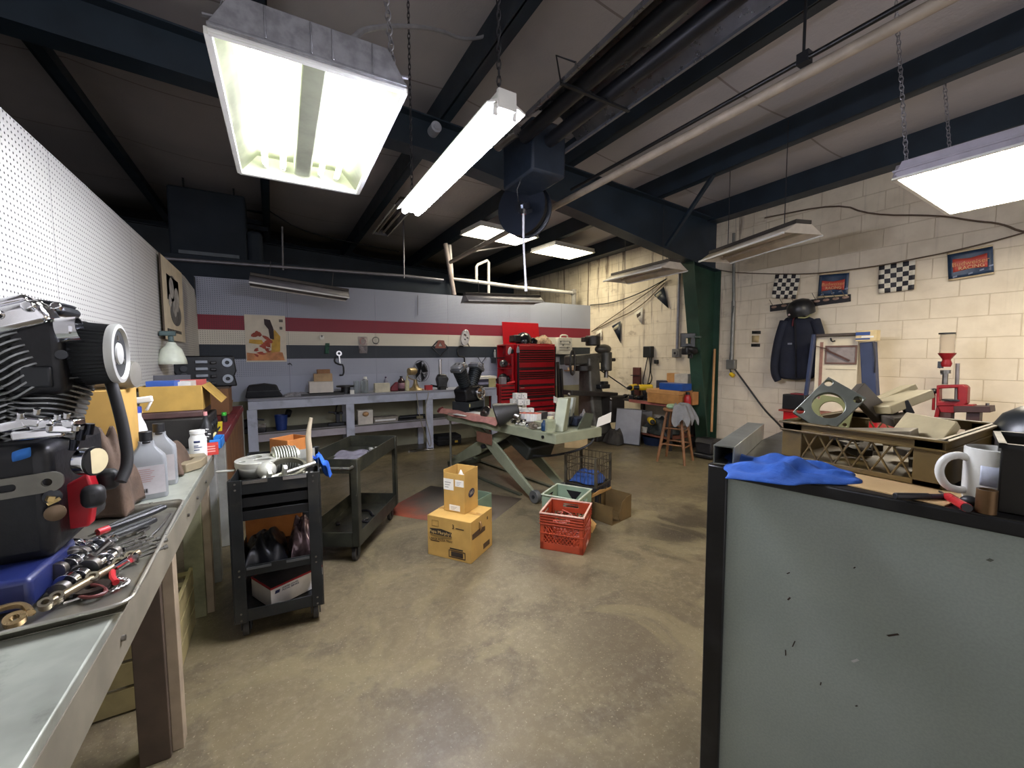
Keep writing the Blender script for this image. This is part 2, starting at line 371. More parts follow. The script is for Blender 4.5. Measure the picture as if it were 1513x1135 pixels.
# ---- right troffer with diffuser
t = E('panel_light', 'glowing troffer with a closed diffuser hanging on chains by the block wall', 'ceiling light', (3.98, .80, 2.55), 2)
B().box((0, 0, .045), (1.22, .6, .012)).prism([(-.61, 0), (-.55, .09), (.55, .09), (.61, 0)], (0, -.29, .005), dep=.02).prism([(-.61, 0), (-.55, .09), (.55, .09), (.61, 0)], (0, .29, .005), dep=.02).prism([(-.3, 0), (-.26, .09), (.26, .09), (.3, 0)], (-.585, 0, .005), (0, 1, 0), dep=.03).prism([(-.3, 0), (-.26, .09), (.26, .09), (.3, 0)], (.585, 0, .005), (0, 1, 0), dep=.03).box((0, 0, .092), (1.1, .5, .006)).build('housing', M('troffer shell', 'b4b0bb', .4, .4, .1), t, bev=.002)
e = B()
for s in (-1, 1): e.bx(-.61, .61, s*.29-.012, s*.29+.012, -.008, .006); e.bx(s*.598-.012, s*.598+.012, -.3, .3, -.008, .006)
e.build('frame', white, t, bev=.002)
B().bx(-.59, .59, -.28, .28, -.004, .002).build('diffuser', D1, t)
for x in (-.55, .5):
    for y in (-.25, .25): chain(B(), (x, y, .09), (x+.1, y*1.5, 1.16)).build('chain', chainm, t)
# ---- two lensed lights up between the far purlins
for k, (cx, cy, z, lab, w, l) in enumerate([(3.42, 6.25, 3.5, 'lit lens light left of two up by the roof beyond the hose reel', 1.16, .64), (4.83, 6.35, 3.42, 'leaf-speckled lit lens light up by the roof over the milling machine', 1.0, .68)]):
    t = E('lens_light', lab, 'ceiling light', (cx, cy, z), 6, 'lit lens lights under the far roof')
    B().bx(-w/2, w/2, -l/2, l/2, .012, .07).build('housing', white, t, bev=.004)
    e = B()
    for s in (-1, 1): e.bx(-w/2, w/2, s*l/2-.015, s*l/2+.015, -.006, .012); e.bx(s*w/2-.015, s*w/2+.015, -l/2, l/2, -.006, .012)
    e.bx(-.012, .012, -l/2, l/2, -.006, .01)
    e.build('frame', white, t)
    if k == 0: mm = D2
    else:
        q = NT('speckled lens'); cc = q.coord(); f = q.math('MULTIPLY', q.ramp(q.noise(q.mapv(cc, (2, 5, 2)), 4, 6, .7), .47, .56), q.ramp(q.sep(cc)[0], -.25, .35))
        em = q.n('ShaderNodeEmission'); q.put(em.inputs[0], q.mix(f, lin('fff3cf'), lin('4a4326'))); em.inputs[1].default_value = 10; q.l(em.outputs[0], q.out.inputs[0]); mm = q.m
    B().bx(-w/2+.01, w/2-.01, -l/2+.01, l/2-.01, -.002, .006).build('lens', mm, t)
# ---- unlit reflector fixtures
def reflector(lab, p, q, w, tilt=0, mat=None, drop=.5, grp='unlit reflector lights'):
    p, q = V(p), V(q); c = (p+q)/2; d = q-p; L = d.length
    t = E('reflector_light', lab, 'ceiling light', c, math.degrees(math.atan2(d.y, d.x)), grp)
    mr = mat or M('dull enamel', 'd2c8b8', .5, 0, .08)
    b = B(); pr = [(-w/2, 0), (-w*.2, .09), (w*.2, .09), (w/2, 0)]
    b.grid(lambda u, v: V((-L/2+L*v, pr[round(u*3)][0], pr[round(u*3)][1])), 3, 1)
    for s in (-1, 1): b.prism(pr, (s*L/2, 0, 0), (0, 1, 0), (0, 0, 1), .004)
    b.build('reflector', mr, t, sol=.004)
    B().bx(-L/2, L/2, -w*.2, w*.2, .094, .13).build('channel', M('grimy channel', '4a4540', .6, .3), t, bev=.003)
    for y in (-w*.2, w*.2): B().cyl((-L/2+.03, y, .04), (L/2-.03, y, .04), .018).build('tube', M('unlit tube', 'b9b2a8', .35), t)
    for x in (-L*.32, L*.32): B().cyl((x, 0, .12), (x, 0, .12+drop), .004, n=6).build('hanger', M('dark chain', '3a3a3e', .5, .6), t)
    for y in (-w/2, w/2): B().bx(-L/2, L/2, y-.008, y+.008, -.012, .006).build('rim', white, t, bev=.002)
    if abs(d.z) > .005: t.rotation_euler[1] = -math.atan2(d.z, math.hypot(d.x, d.y))
    return t
reflector('unlit wide reflector light hung right of the green column', (4.35, 2.02, 2.6), (4.72, 3.16, 2.6), .44, drop=1.02)
reflector('unlit wide reflector light hung left of the green column', (4.62, 3.66, 2.6), (4.66, 4.78, 2.6), .50, drop=1.0)
reflector('unlit grey reflector light over the left part of the striped wall', (-.2, 5.9, 2.345), (.9, 5.9, 2.235), .32, mat=M('grey reflector', '7d7b80', .5), drop=.2)
reflector('unlit white-edged reflector light over the red tool chests', (2.6, 5.9, 2.31), (3.95, 5.85, 2.36), .32, mat=M('pale reflector', '9c9a9c', .5), drop=.2)
reflector('unlit dim strip fixture tucked along the far purlin left of the hanging pipes', (1.72, 6.0, 3.62), (1.74, 7.6, 3.62), .26, mat=M('grey reflector', '7d7b80', .5), drop=.1)
# ---- radiant tube heater
t = E('tube_heater', 'long dark radiant tube heater hanging under the roof', 'heater', (1.82, 0, 3.1))
b = B(); b.grid(lambda u, v: V(([-.26, -.1, .1, .26][round(u*3)], -1.2+3.75*v, [0, .13, .13, 0][round(u*3)])), 3, 1)
b.build('hood', M('heater hood', '8b8a8c', .3, .85, .15), t, sol=.003)
for x in (-.1, .1): B().cyl((x, -1.2, .03), (x, 2.75, .03), .05, n=18).build('heat_tube', M('dark heat tube', '24262c', .42, .4), t)
for s in (-1, 1): B().bar((s*.265, -1.2, -.004), (s*.265, 2.45+.4*(s > 0), -.004), .018, .03).build('edge_rail', M('bright rail', '8f929b', .3, .8), t)
for y in (2.05, .2): B().bar((-.28, y, -.02), (.28, y, -.02), .02, .014).tube([(-.28, y, -.02), (-.3, y+.02, .14), (-.2, y-.04, .1), (-.26, y-.1, .0)], .006, 6).tube([(.28, y, -.02), (.3, y, .12), (.25, y-.02, .45)], .006, 6).build('bracket', gun, t)
B().box((.1, 2.93, -.02), (.32, .46, .40)).build('burner_box', M('burner box', '1d2734', .5), t, bev=.02)
B().cyl((-.16, 2.75, .06), (-.2, 3.0, .05), .045, n=14).build('vent_stub', M('heater hood', '3b3c42'), t)
# ---- hose reel below the burner box
hb = V((2.03, 3.24, 2.79))
t = E('hose_reel', 'black hose reel hanging under the end of the tube heater', 'hose reel', hb, 0)
B().lathe([(.12, -.06), (.24, -.07), (.24, -.055), (.15, -.03), (.15, .03), (.24, .055), (.24, .07), (.12, .06)], ax=(1, .55, 0), n=36).build('drum', M('reel drum', '171d28', .4), t)
tor = B(); tor.tube([(0, 0, 0)] if 0 else [V((.19*cos(a)*-.48, .19*cos(a)*.877, .19*sin(a))) for a in [2*pi*k/32 for k in range(33)]], .035, 10); tor.build('hose', rub, t)
B().cyl((-.07, -.04, 0), (.07, .04, 0), .05, n=18).build('hub', gun, t)
B().bar((0, -.08, .02), (-.2, -.28, -.1), .02, .045).bar((.02, -.1, -.03), (-.18, -.3, -.14), .014, .03).build('guide_arm', M('steel arm', '595f6c', .35, .7), t)
B().cyl((-.2, -.3, -.16), (-.2, -.3, -.12), .02, n=12).tube([(-.24, -.29, -.07), (-.25, -.28, .03), (-.21, -.3, .13)], .006, 6).build('roller_guide', chrome, t)
B().bar((.0, 0, .05), (.02, -.1, .34), .1, .03).build('mount', M('burner box', '1d2734', .5), t)
e0 = hb + V((-.2, -.3, -.14))
tag(B().tube([e0, e0+V((.0, .0, -.25)), e0+V((.02, .01, -.45)), e0+V((.035, .02, -.58))], .009, 8, 1).cyl(e0+V((.035, .02, -.58)), e0+V((.037, .02, -.64)), .013).build('air_hose', M('pale hose', 'c3c4c8', .5)), 'pale hose end dangling from the black hose reel', 'hose')
# ---- pipes and cords
t = E('overhead_pipe', 'tan overhead pipe with a thin black line running past the green column', 'pipe', (2.66, 0, 3.05))
B().cyl((0, -3, 0), (0, 6.6, 0), .032, n=14).build('pipe', M('tan pipe', 'a69a8a', .5), t)
B().cyl((-.05, -3, .05), (-.05, 3.3, .05), .014, n=10).build('black_line', blk, t)
B().cyl((-.05, 1.25, .05), (-.05, 1.25, .77), .008, n=8).box((-.04, 1.25, .06), (.05, .06, .06)).build('hanger', gun, t)
Y9 = 6.95
def P9(x, y, d=0): return at(x, y, Y=Y9+d)
t = E('pipe_run', 'off-white pipe run with upright loop along the top of the striped wall', 'pipe', (0, 0, 0))
B().tube([P9(664, 362), P9(668, 412), P9(700, 416), P9(760, 424), P9(848, 433)], .035, 10).build('pipe', pvc, t)
B().tube([P9(704, 417), P9(704, 394), P9(706, 391), P9(720, 385), P9(722, 388), P9(722, 438)], .026, 10).build('loop', pvc, t)
B().tube([P9(668, 384), P9(690, 373), P9(760, 362)], .014, 8).build('branch', pvc, t)
B().cyl(P9(848, 428), P9(848, 452), .05).cyl(P9(845, 432), P9(849, 433), .06).build('end_fitting', M('fitting', '8d8a86', .5), t)
tag(B().cyl(at(658, 360, Y=6.9), at(671, 436, Y=6.9), .04, n=12).build('leaning_pipe', M('pale brown pipe', '9d918c', .5)), 'pale pipe leaning upright beside the off-white pipe run', 'pipe')
tag(B().tube([at(243, 382, Y=6.94), at(450, 397, Y=6.94), at(600, 408, Y=6.94), at(655, 414, Y=6.94)], .025, 10).build('conduit', M('grey conduit', '84838a', .4, .5)), 'long grey conduit along the dark beam above the striped wall', 'pipe')
for px, y0, y1, lab in ((418, 335, 399, 'thin hanger rod left of the two on the long grey conduit'), (597, 320, 411, 'thin hanger rod by the strip light end down to the long grey conduit')):
    tag(B().cyl(at(px-1, y0, Y=6.93), at(px, y1, Y=6.93), .012, n=8).build('hanger_rod', M('grey conduit', '84838a', .4, .5)), lab, 'rod', 'hanger rods')
p = at(645, 187, Y=3.78)
tag(B().cyl(p, p+V((0, .115, 0)), .05, n=24).cyl(p-V((0, .012, 0)), p, .025, .03, n=16).build('round_detector', M('pale detector', 'a9adb8', .5)), 'round pale detector fixed on the dark roof beam between the lights', 'detector')
def cord(name, lab, cat, pts, r, mat, sm=2): return tag(B().tube(pts, r, 7, sm).build(name, mat), lab, cat)
cord('swag_cable', 'thick grey cord swagging from the big open troffer across the roof', 'cord', [V((.3, 1.72, 2.66)), at(545, 38, Y=2.0), at(640, 40, Y=2.6), at(690, 62, Y=2.9), at(740, 45, Y=2.9), at(785, 0, Y=2.8), at(800, -40, Y=2.8)], .012, wire_m)
cord('thin_cable', 'thin black cable sagging behind the big open troffer', 'cable', [at(500, 25, Y=3.6), at(560, 62, Y=3.7), at(610, 88, Y=3.75), at(655, 92, Y=3.78)], .007, blk)
cord('sagging_wire', 'thin dark wire sagging below the roof beyond the troffer', 'cable', [at(395, 310, Y=8), at(450, 345, Y=8), at(590, 372, Y=8)], .01, blk)
# ---- dark unit heater and rails in the space beyond the partitions
t = E('unit_heater', 'dark box heater hanging in the gloom above the left partition', 'heater', at(312, 340, Y=7.6))
B().box((0, 0, 0), (.9, .6, .95)).build('casing', m_dark, t, bev=.03); B().box((.55, -.1, -.25), (.2, .4, .5)).build('duct', m_dark, t, bev=.06)
B().box((.0, -.31, -.42), (.7, .03, .05)).build('trim_strip', M('dim trim', '59626a', .5), t)
B().cyl((-.3, 0, .47), (-.3, 0, .75), .012).build('hanger', gun, t); B().cyl((.3, 0, .47), (.3, 0, .75), .012).build('hanger', gun, t)
for k, (a, b_) in enumerate((((322, 283), (398, 301)), ((328, 301), (396, 314)), ((330, 319), (396, 332)), ((334, 328), (396, 340)))):
    tag(B().bar(at(*a, Y=8.6), at(*b_, Y=8.6), .06, .07).build('dark_rail', m_dark), 'dark rail in the gloom beside the box heater, one of four', 'rail', 'dark rails beyond the partition')
# ================================================================ left bench and what is on it
wood = M('bench wood', '8d8672', .65, 0, .2, 5, stain='4d4636', samt=.5); woodd = M('dark bench wood', '4a3d31', .7, 0, .25, 5)
olivew = M('olive painted post', '8f8d6c', .6, 0, .18, 4, stain='54523a', samt=.5)
cardb = M('cardboard', 'b8924c', .75, 0, .1, 6); cardd = M('brown cardboard', '8a5f2c', .75, 0, .12, 6); card_in = M('cardboard inside', '9a7444', .8, 0, .1)
paper = M('paper', 'd9d6cc', .7, 0, .05); ply = M('plywood', '6f4b2b', .6, 0, .25, 4)
redp = M('red paint', 'a01220', .38, 0, .15, 6); blue_pl = M('blue plastic', '2f7fd0', .4, 0, .1); greyb = M('grey bottle', '85888a', .4, 0, .06)
btop = M('worn sheet top', 'a3a79c', .36, .35, .2, 5, stain='666a5e', samt=.6, ssc=7)
rag_b = M('brown leather', '4d3c2f', .8, 0, .25, 12, bump=.4); blue_rag = M('blue shop cloth', '2458b4', .9, 0, .15, 14, bump=.5)
def ray_thing(name, lab, cat, loc=(0, 0, 0), rz=0, group=None): return E(name, lab, cat, loc, rz, group)
t = E('workbench', 'long sheet-topped workbench along the white pegboard in front', 'workbench', (0, 0, 0))
B().bx(XL+.02, -.34, -.5, 3.15, .845, .872).build('benchtop', btop, t, bev=.004)
B().bx(-.375, -.342, -.5, 3.15, .73, .843).build('apron', M('dirty apron wood', '767060', .65, 0, .2, 5, stain='4d4636', samt=.6), t, bev=.004)
for y, m in ((1.90, woodd), (2.86, olivew), (.1, woodd)):
    l = B().bx(-.465, -.377, y-.045, y+.045, 0, .843).build('leg', m, t, bev=.003)
    B().bx(-.377, -.343, y-.02, y+.045, 0, .73).build('leg_lit_face', M('lit leg edge', '9a8a74', .6, 0, .15), l, bev=.002)  # paler colour paints the lit front side of each leg
    B().bx(XL+.03, XL+.11, y-.045, y+.045, 0, .843).build('leg', m, t, bev=.003)
for y in (2.2, 2.45, 1.3, 2.75): B().cyl((-.341, y, .79), (-.334, y, .79), .007, n=10).build('bolt', steelg, t)
B().bx(XL+.03, -.47, 1.95, 2.82, .56, .575).build('under_shelf', woodd, t)
# second bench
t = E('side_bench', 'darker bench with plywood front running on to the back corner', 'workbench', (0, 0, 0))
B().bx(XL+.02, -.34, 3.2, 6.1, .83, .87).build('benchtop', M('grey bench edge', '77797c', .6, 0, .15), t, bev=.003)
B().bx(-.375, -.345, 3.9, 6.02, .06, .82).build('front_panel', ply, t)
for y in (3.25, 3.85): B().bx(-.43, -.34, y-.045, y+.045, 0, .83).build('leg', M('grey post', '8e8d86', .6, 0, .15), t, bev=.003)
B().bx(-.37, -.338, 6.02, 6.1, 0, .83).build('leg', M('grey post', '8e8d86'), t)
# ---- sheet pan and its load
PZ = .874
t = E('sheet_pan', 'worn aluminium sheet pan full of engine parts at the bench edge', 'tray', (-.558, 1.655, PZ), 1.2)
pw, pl = .45, .80
b = B(); b.bx(-pw/2, pw/2, -pl/2, pl/2, 0, .002)
o = rrect(pw+.02, pl+.02, .04, n=5); i_ = rrect(pw-.01, pl-.01, .03, n=5)
b.rings([[V((x, y, .001)) for x, y in i_], [V((x, y, .024)) for x, y in o], [V((x*1.02, y*1.012, .026)) for x, y in o], [V((x*1.02, y*1.012, .02)) for x, y in o]], cap=False)
b.build('pan', M('pan metal', '9d9a8e', .34, .8, .2, 6, stain='5a4f3c', samt=.5), t, sol=.0015); B().tube([V((x*1.02, y*1.012, .025)) for x, y in o+o[:1]], .0045, 8).build('rolled_rim', M('bright rim', 'b9b7ac', .3, .7), t)
oz = PZ+.004
B().bx(-.36, -.345, 0, 0, 0, 0).b.free()
tag(B().box((-.66, 1.9, oz+.0), (.001, .001, .001)).build('x', blk)) if False else None
def camshaft(lab, p, q, k):
    t = E('camshaft', lab, 'camshaft', p, 0, 'camshafts in the sheet pan'); p, q = V(p), V(q); d = q-p; L = d.length; d.normalize(); o = V((0, 0, 0))
    B().cyl(o, d*L, .011, n=12).build('shaft', M('blued steel', '2a2a2e', .35, .8), t)
    s = d.cross(V((0, 0, 1))).normalized(); u = s.cross(d)
    for i in range(7):
        f = (.06+i*.145)*L; an = i*2.1+k; off = (s*cos(an)+u*sin(an))*.006*(i % 2)
        B().cyl(d*f+off, d*(f+.018)+off, .026 if i % 2 else .020, n=20).build('lobe', chrome if i % 3 else steelg, t, bev=.001)
camshaft('camshaft propped on the heap, nearest the pliers', (-.465, 1.70, oz+.028), (-.50, 1.47, oz+.045), 0)
camshaft('camshaft lying crosswise over the dark blue stand base', (-.535, 1.66, oz+.055), (-.47, 1.50, oz+.022), 1)
camshaft('camshaft lowest in the heap beside the rocker shaft', (-.42, 1.62, oz+.02), (-.475, 1.40, oz+.02), 2)
t = E('rocker_shaft', 'long tan steel bar with drilled holes across the pan', 'shaft', (0, 0, 0))
p, q = V((-.475, 1.335, oz+.02)), V((-.362, 1.56, oz+.02)); b = B().cyl(p, q, .011, n=14); b.build('bar', M('tan steel', '7d705a', .35, .7, .2), t)
for f in (.0, .1, .45, .75, .9): c = p.lerp(q, f); B().lathe([(.007, -.002), (.013, -.002), (.013, .016), (.007, .016)], c+V((0, 0, -.002)), (.15, -.5, .85), 16).build('eyelet', M('nickel steel', 'a59c8a', .3, .9), t)
t = E('brass_lever', 'curved brass-coloured lever with an eye lying at the pan corner', 'lever', (0, 0, 0))
B().tube([(-.57, 1.30, oz+.03), (-.545, 1.325, oz+.04), (-.51, 1.335, oz+.035), (-.49, 1.31, oz+.02)], .012, 10, 2, .6).build('arm', M('brassy steel', 'a8906a', .3, .9, .2), t)
B().lathe([(.008, -.006), (.018, -.006), (.018, .008), (.008, .008)], (-.508, 1.292, oz+.02), (.1, -.4, .9), 18).build('eye', M('brassy steel', 'a8906a'), t)
def pliers(lab, p, q, w, hm):
    t = E('pliers', lab, 'pliers', (0, 0, 0), 0, 'pliers in the sheet pan'); p, q = V(p), V(q); d = (q-p); s = d.cross(V((0, 0, 1))).normalized()
    for k in (-1, 1): B().tube([p+s*k*.006, p+d*.3+s*k*w, p+d*.7+s*k*w*1.3, q+s*k*w*.7], lambda f: .0085+.002*sin(pi*f), 9, 2).build('handle', hm, t)
    B().tube([p-d*.28, p-d*.1, p+d*.04], lambda f: .004+.008*f, 9, 1, .6).build('jaw', steelg, t)
    return t
pl1 = pliers('pliers with black grips and a red collar toward the bottles', (-.50, 1.84, oz+.02), (-.375, 1.97, oz+.03), .012, blkp)
B().tube([(-.515, 1.81, oz+.022), (-.495, 1.835, oz+.022)], .0115, 10).build('red_collar', M('red grip', 'b8242c', .45), pl1)
pliers('pliers with black grips nearer the camshafts', (-.49, 1.72, oz+.02), (-.385, 1.86, oz+.02), .012, blkp)
tag(B().tube([(-.42, 1.66, oz+.01), (-.375, 1.68, oz+.006), (-.352, 1.78, oz+.012), (-.345, 1.9, oz+.02)], .004, 7, 2).build('wire_rod', steelg), 'bent steel wire rod along the pan rim', 'rod')
b = B()
for i in range(26):
    a = i/25; c = V((-.372+.022*sin(a*5), 1.37+.10*a, oz+.006)); b.tube([c+V((cos(k)*.005, sin(k)*.006, .002*(i % 2))) for k in [2*pi*j/7 for j in range(8)]], .0016, 5)
tag(b.build('roller_chain', steelg), 'short link chain curled in the near corner of the pan', 'chain')
tag(B().tube([(-.395, 1.47, oz+.015), (-.385, 1.43, oz+.012), (-.372, 1.405, oz+.01)], .0075, 9, 1).build('red_clip', M('red grip', 'b8242c', .45)), 'small red handled clip beside the chain', 'clip')
sm = [M('small steel', '9a9894', .28, .95, .2), M('small dark steel', '37363a', .4, .8, .2)]
for i in range(26):
    x = random.uniform(-.50, -.375); y = random.uniform(1.34, 1.85); L = random.uniform(.02, .06); a = random.uniform(0, 6.3); d = V((cos(a), sin(a), 0))*L
    p = V((x, y, oz+random.choice([.006, .006, .014])))
    bb = B().cyl(p, p+d, .0035, n=8); bb.cyl(p-d*.12, p+d*.04, .007, n=6)
    tag(bb.build('bolt', sm[i % 2]), 'loose steel bolt among the parts in the sheet pan', 'bolt', 'loose bolts in the sheet pan')
# more hard parts heaped in the pan
def lifter(k, p, d):
    t = E('valve_lifter', 'bright roller lifter lying in the heap by the camshafts', 'lifter', p, 0, 'roller lifters in the sheet pan'); d = V(d).normalized()
    B().cyl((0, 0, 0), d*.05, .011, n=16).build('body', steelg if k % 2 else chrome, t, bev=.001); B().cyl(d*.055+V((0, -.008, 0)), d*.055+V((0, .008, 0)), .011, n=16).build('roller', chrome, t)
for k in range(7): lifter(k, (-.505+.016*k+random.uniform(-.01, .01), 1.70-.035*k, oz+.013+.008*(k % 2)), (random.uniform(-1, 1), random.uniform(-1, 1), .12))
for k in range(9):
    p = V((-.46+.011*k, 1.645-.012*k+.05*(k % 2), oz+.008)); tag(B().cyl(p, p+V((.07, .03, .008)), .0045, n=10).cyl(p+V((.066, .028, .0075)), p+V((.074, .032, .0085)), .007, n=10).build('pushrod', sm[0]), 'slim bright push rod in the fan of rods beside the camshafts', 'rod', 'push rods in the sheet pan')
t = E('link_plate', 'dark toothed link plate lying near the chain in the sheet pan', 'engine part', (-.415, 1.40, oz+.004), 20); B().plate(circ(0, 0, .035, 18), [circ(0, 0, .014, 12)], (0, 0, .006), (1, 0, 0), (0, 1, 0), .01).build('gear', M('dark gear', '2b2422', .4, .6), t)
t = E('red_brown_wire', 'loop of red brown wire in the near corner of the sheet pan', 'wire', (0, 0, 0)); B().tube([(-.43, 1.37, oz+.008), (-.40, 1.34, oz+.012), (-.375, 1.36, oz+.008), (-.40, 1.40, oz+.014), (-.44, 1.43, oz+.01)], .0045, 7, 2).build('wire', M('red brown wire', '5b2a28', .5), t)
b = B()
for i in range(5): b.box((-.44+.018*i, 1.575-.006*i, oz+.012), (.004, .05, .018), (0, 0, 30))
tag(b.build('push_rod_rack', sm[0]), 'row of thin bright plates in the pan near the pliers', 'plates')
tag(B().grid(lambda u, v: V((-.46-.07*u, .82+.10*v-.02*u, .874+.012*sin(5*u+1)*sin(4*v)+.012)), 8, 8).build('paper_scrap', M('torn brown paper', 'a89680', .8, 0, .2), sol=.002, sub=1), 'torn scrap of brown paper on the bare bench end', 'paper')
# ---- V-twin engine on a stand
def e(px, py, dy=0): return at(px, py, Y=1.6+dy)
t = E('motorcycle_engine', 'big black and chrome V-twin engine with cone filter on the bench', 'engine', (0, 0, 0))
blu = M('dark blue enamel', '1a2350', .35, 0, .15); cast = M('black cast metal', '15161a', .42, .3, .25, 14, bump=.2)
z0, z1 = .955, 1.255
B().bx(-.80, -.495, 1.47, 1.86, z0, z1).build('crankcase', cast, t, bev=.03, seg=3)
B().bx(-.81, -.505, 1.36, 1.62, oz+.006, z0+.004).build('stand_base', blu, t, bev=.012)
b = B(); g = e(5, 700, -.135); h = e(88, 690, -.135)
b.plate(rrect(.21, .05, .022), [rrect(.115, .018, .008, -.035, 0), circ(.075, 0, .01)], ((-.575), 1.464, 1.153), (1, 0, .07), (0, 0, 1), .008)
b.build('gasket_face', M('gasket face', '7c7a72', .4, .6, .2), t)
for px, py, r, m in ((78, 733, .018, gun), (82, 757, .02, M('bronze washer', '6b5a48', .4, .7)),): c = e(px, py, -.13); B().lathe([(.006, 0), (r, 0), (r, .01), (.008, .014)], c, (.25, -1, 0), 18).build('washer', m, t)
c = e(74, 737, -.15); B().box(c, (.012, .02, .012), (0, 20, 30)).box(c+V((.006, 0, -.008)), (.022, .012, .008), (0, -25, 0)).build('brass_fitting', M('brass', 'c7ad76', .3, .9), t)
B().grid(lambda u, v: e(20+27*u, 668+14*v-8*u, -.135)+V((0, -.012*sin(pi*u)*sin(pi*v)-.004, 0)), 6, 6).build('blue_rag_wad', M('blue paper towel', '2e6fc0', .85), t, sub=1, sol=.003)
def fins(p, q, r0, r1, n, name='cylinder_fins'):
    p, q = V(p), V(q); d = (q-p).normalized(); u = V((0, 1, 0)); w = d.cross(u).normalized(); b = B()
    for i in range(n):
        f = (i+.5)/n; c = p.lerp(q, f); r = r0+(r1-r0)*f
        rs = []
        for k in (-.5, .5):
            rs.append([c + d*(k*.0045) + w*(r*cos(a)*(1+.1*cos(2*a)+.04*cos(6*a))) + u*(r*sin(a)) + d*(.006*cos(3*a)) for a in [2*pi*j/36 for j in range(36)]])
        b.rings(rs)
    B().cyl(p, q, r0*.78, r1*.78, n=24).build('cylinder', cast, t)
    return b.build(name, M('fin metal', '8a8d8e', .3, .7, .2), t)
fins(e(64, 578, -.02), e(-6, 484, -.02), .072, .078, 11, 'head_fins'); fins(e(34, 648, .04), e(-6, 560, .04), .078, .08, 12)
fins(e(52, 646, .02), e(80, 560, .02), .072, .076, 12)
# rocker covers
def rocker(c, w, rot, m1, m2):
    b = B().box(c, w, rot); b.build('rocker_box', m1, t, bev=.018, seg=3)
    mm = Euler([R(a) for a in rot]).to_matrix()
    B().box(c+mm @ V((0, 0, w[2]*.62)), (w[0]*.78, w[1]*.8, w[2]*.35), rot).build('rocker_cover', m1, t, bev=.012, seg=3)
    for sx in (-1, 0, 1):
        p = c+mm @ V((sx*w[0]*.36, -w[1]*.5, w[2]*.2)); B().cyl(p, p+mm @ V((0, -.014, .006)), .014, .011, n=14).build('boss', m2, t, bev=.003)
rocker(e(16, 476, -.03), (.16, .15, .065), (0, -22, 8), chrome, chrome); rocker(e(74, 458, .16), (.10, .14, .03), (0, 8, 0), gun, chrome)
b = B()
for px, py, w in ((25, 628, .05), (48, 622, .045), (70, 626, .05), (92, 632, .05), (60, 640, .09), (108, 625, .03)): b.box(e(px, py, -.12), (w, .05, .024), (0, random.uniform(-15, 15), random.uniform(-20, 20)))
b.build('lifter_block', chrome, t, bev=.006)
for px, py in ((30, 618), (54, 612), (84, 620), (98, 618), (112, 636), (72, 636)): c = e(px, py, -.15); B().cyl(c, c+V((.004, -.006, .014)), .007, n=6).build('cap_screw', chrome, t, bev=.001)
# intake body, clamp, filter
i0, i1 = e(48, 580, .06), e(120, 478, .06)
B().bx(i0.x, i1.x, 1.52, 1.76, i0.z, i1.z).build('intake_body', cast, t, bev=.02, seg=3)
B().bx(i0.x+.03, i1.x-.02, 1.508, 1.54, i0.z+.02, i0.z+.075).build('body_plate', M('dark plate', '23262a', .4, .3), t, bev=.006)
B().cyl(e(92, 524, -.08), e(94, 524, -.08)+V((0, -.014, 0)), .012, n=14).build('bolt', gun, t)
c = e(104, 488, -.06); B().lathe([(.03, -.02), (.034, -.02), (.034, .02), (.03, .02)], c, (1, 0, .15), 24).box(c+V((.0, -.035, .0)), (.02, .02, .022)).build('hose_clamp', chrome, t)
fc = e(118, 523, .06); ft = V((e(178, 523).x, 1.6, fc.z-.003)); Lf = .098
b = B(); n = 96; rs = []
for f, r in ((0, .086), (.04, .09), (.1, .092), (.9, .083), (1, .081)):
    rs.append([V((fc.x+Lf*f, 1.6+.04*(1-f) + r*(1 if j % 2 else .955)*cos(2*pi*j/n), fc.z + r*(1 if j % 2 else .955)*sin(2*pi*j/n))) for j in range(n)])
b.rings(rs); flt = b.build('filter_element', M('black filter gauze', '15181a', .75, 0, .2), t, ang=20)
fx = fc.x+Lf
B().lathe([(.083, -.012), (.086, -.004), (.084, .006), (.074, .008), (.07, .002), (.066, -.008), (.036, -.008), (.03, .004), (.012, .008), (.0, .008)], (fx, 1.6, fc.z), (1, 0, 0), 40).build('filter_cap', M('satin cap', 'c4c5c0', .4, .25, .05), flt)
for a in (90, 210, 330): B().cyl((fx-.012, 1.6+.045*cos(R(a)), fc.z+.045*sin(R(a))), (fx+.002, 1.6+.045*cos(R(a)), fc.z+.045*sin(R(a))), .008, n=10).build('cap_bolt', steelg, flt)
B().lathe([(.088, 0), (.094, 0), (.094, .018), (.088, .018)], (fc.x+.004, 1.64, fc.z), (1, 0, 0), 40).build('filter_clamp', M('dark clamp', '2c2f33', .35, .6), flt)
B().tube([e(162, 560, .06), e(172, 590, .05), e(184, 640, .04), e(190, 685, .03), e(178, 712, 0)], .0145, 12, 3).build('breather_hose', rub, t)
# red bracket, knobs, gauge
B().bx(e(101, 770).x-.02, e(103, 770).x+.0, 1.5, 1.62, .97, 1.19).build('red_bracket', redp, t, bev=.004)
B().prism([(0, 0), (.05, .0), (.065, .1), (.055, .15), (.02, .13), (0, .12)], (e(104, 770).x, 1.58, 1.0), (1, 0, 0), (0, 0, 1), .05).build('red_arm', redp, t, bev=.006)
for px, py, dy in ((138, 733, -.06), (160, 708, .05)): B().box(e(px, py, dy), (.05, .055, .062), (0, 0, 12)).build('black_knob', blkp, t, bev=.02, seg=3)
c = e(120, 682, -.08); B().cyl(c, c+V((.026, -.01, 0)), .036, n=24).build('gauge_case', chrome, t, bev=.003); B().cyl(c+V((.026, -.01, 0)), c+V((.032, -.012, 0)), .039, n=24).build('gauge_rim', blk, t); B().cyl(c+V((.032, -.012, 0)), c+V((.034, -.013, 0)), .034, n=24).build('gauge_face', M('cream dial', 'cfc29b', .4), t)
b = B()
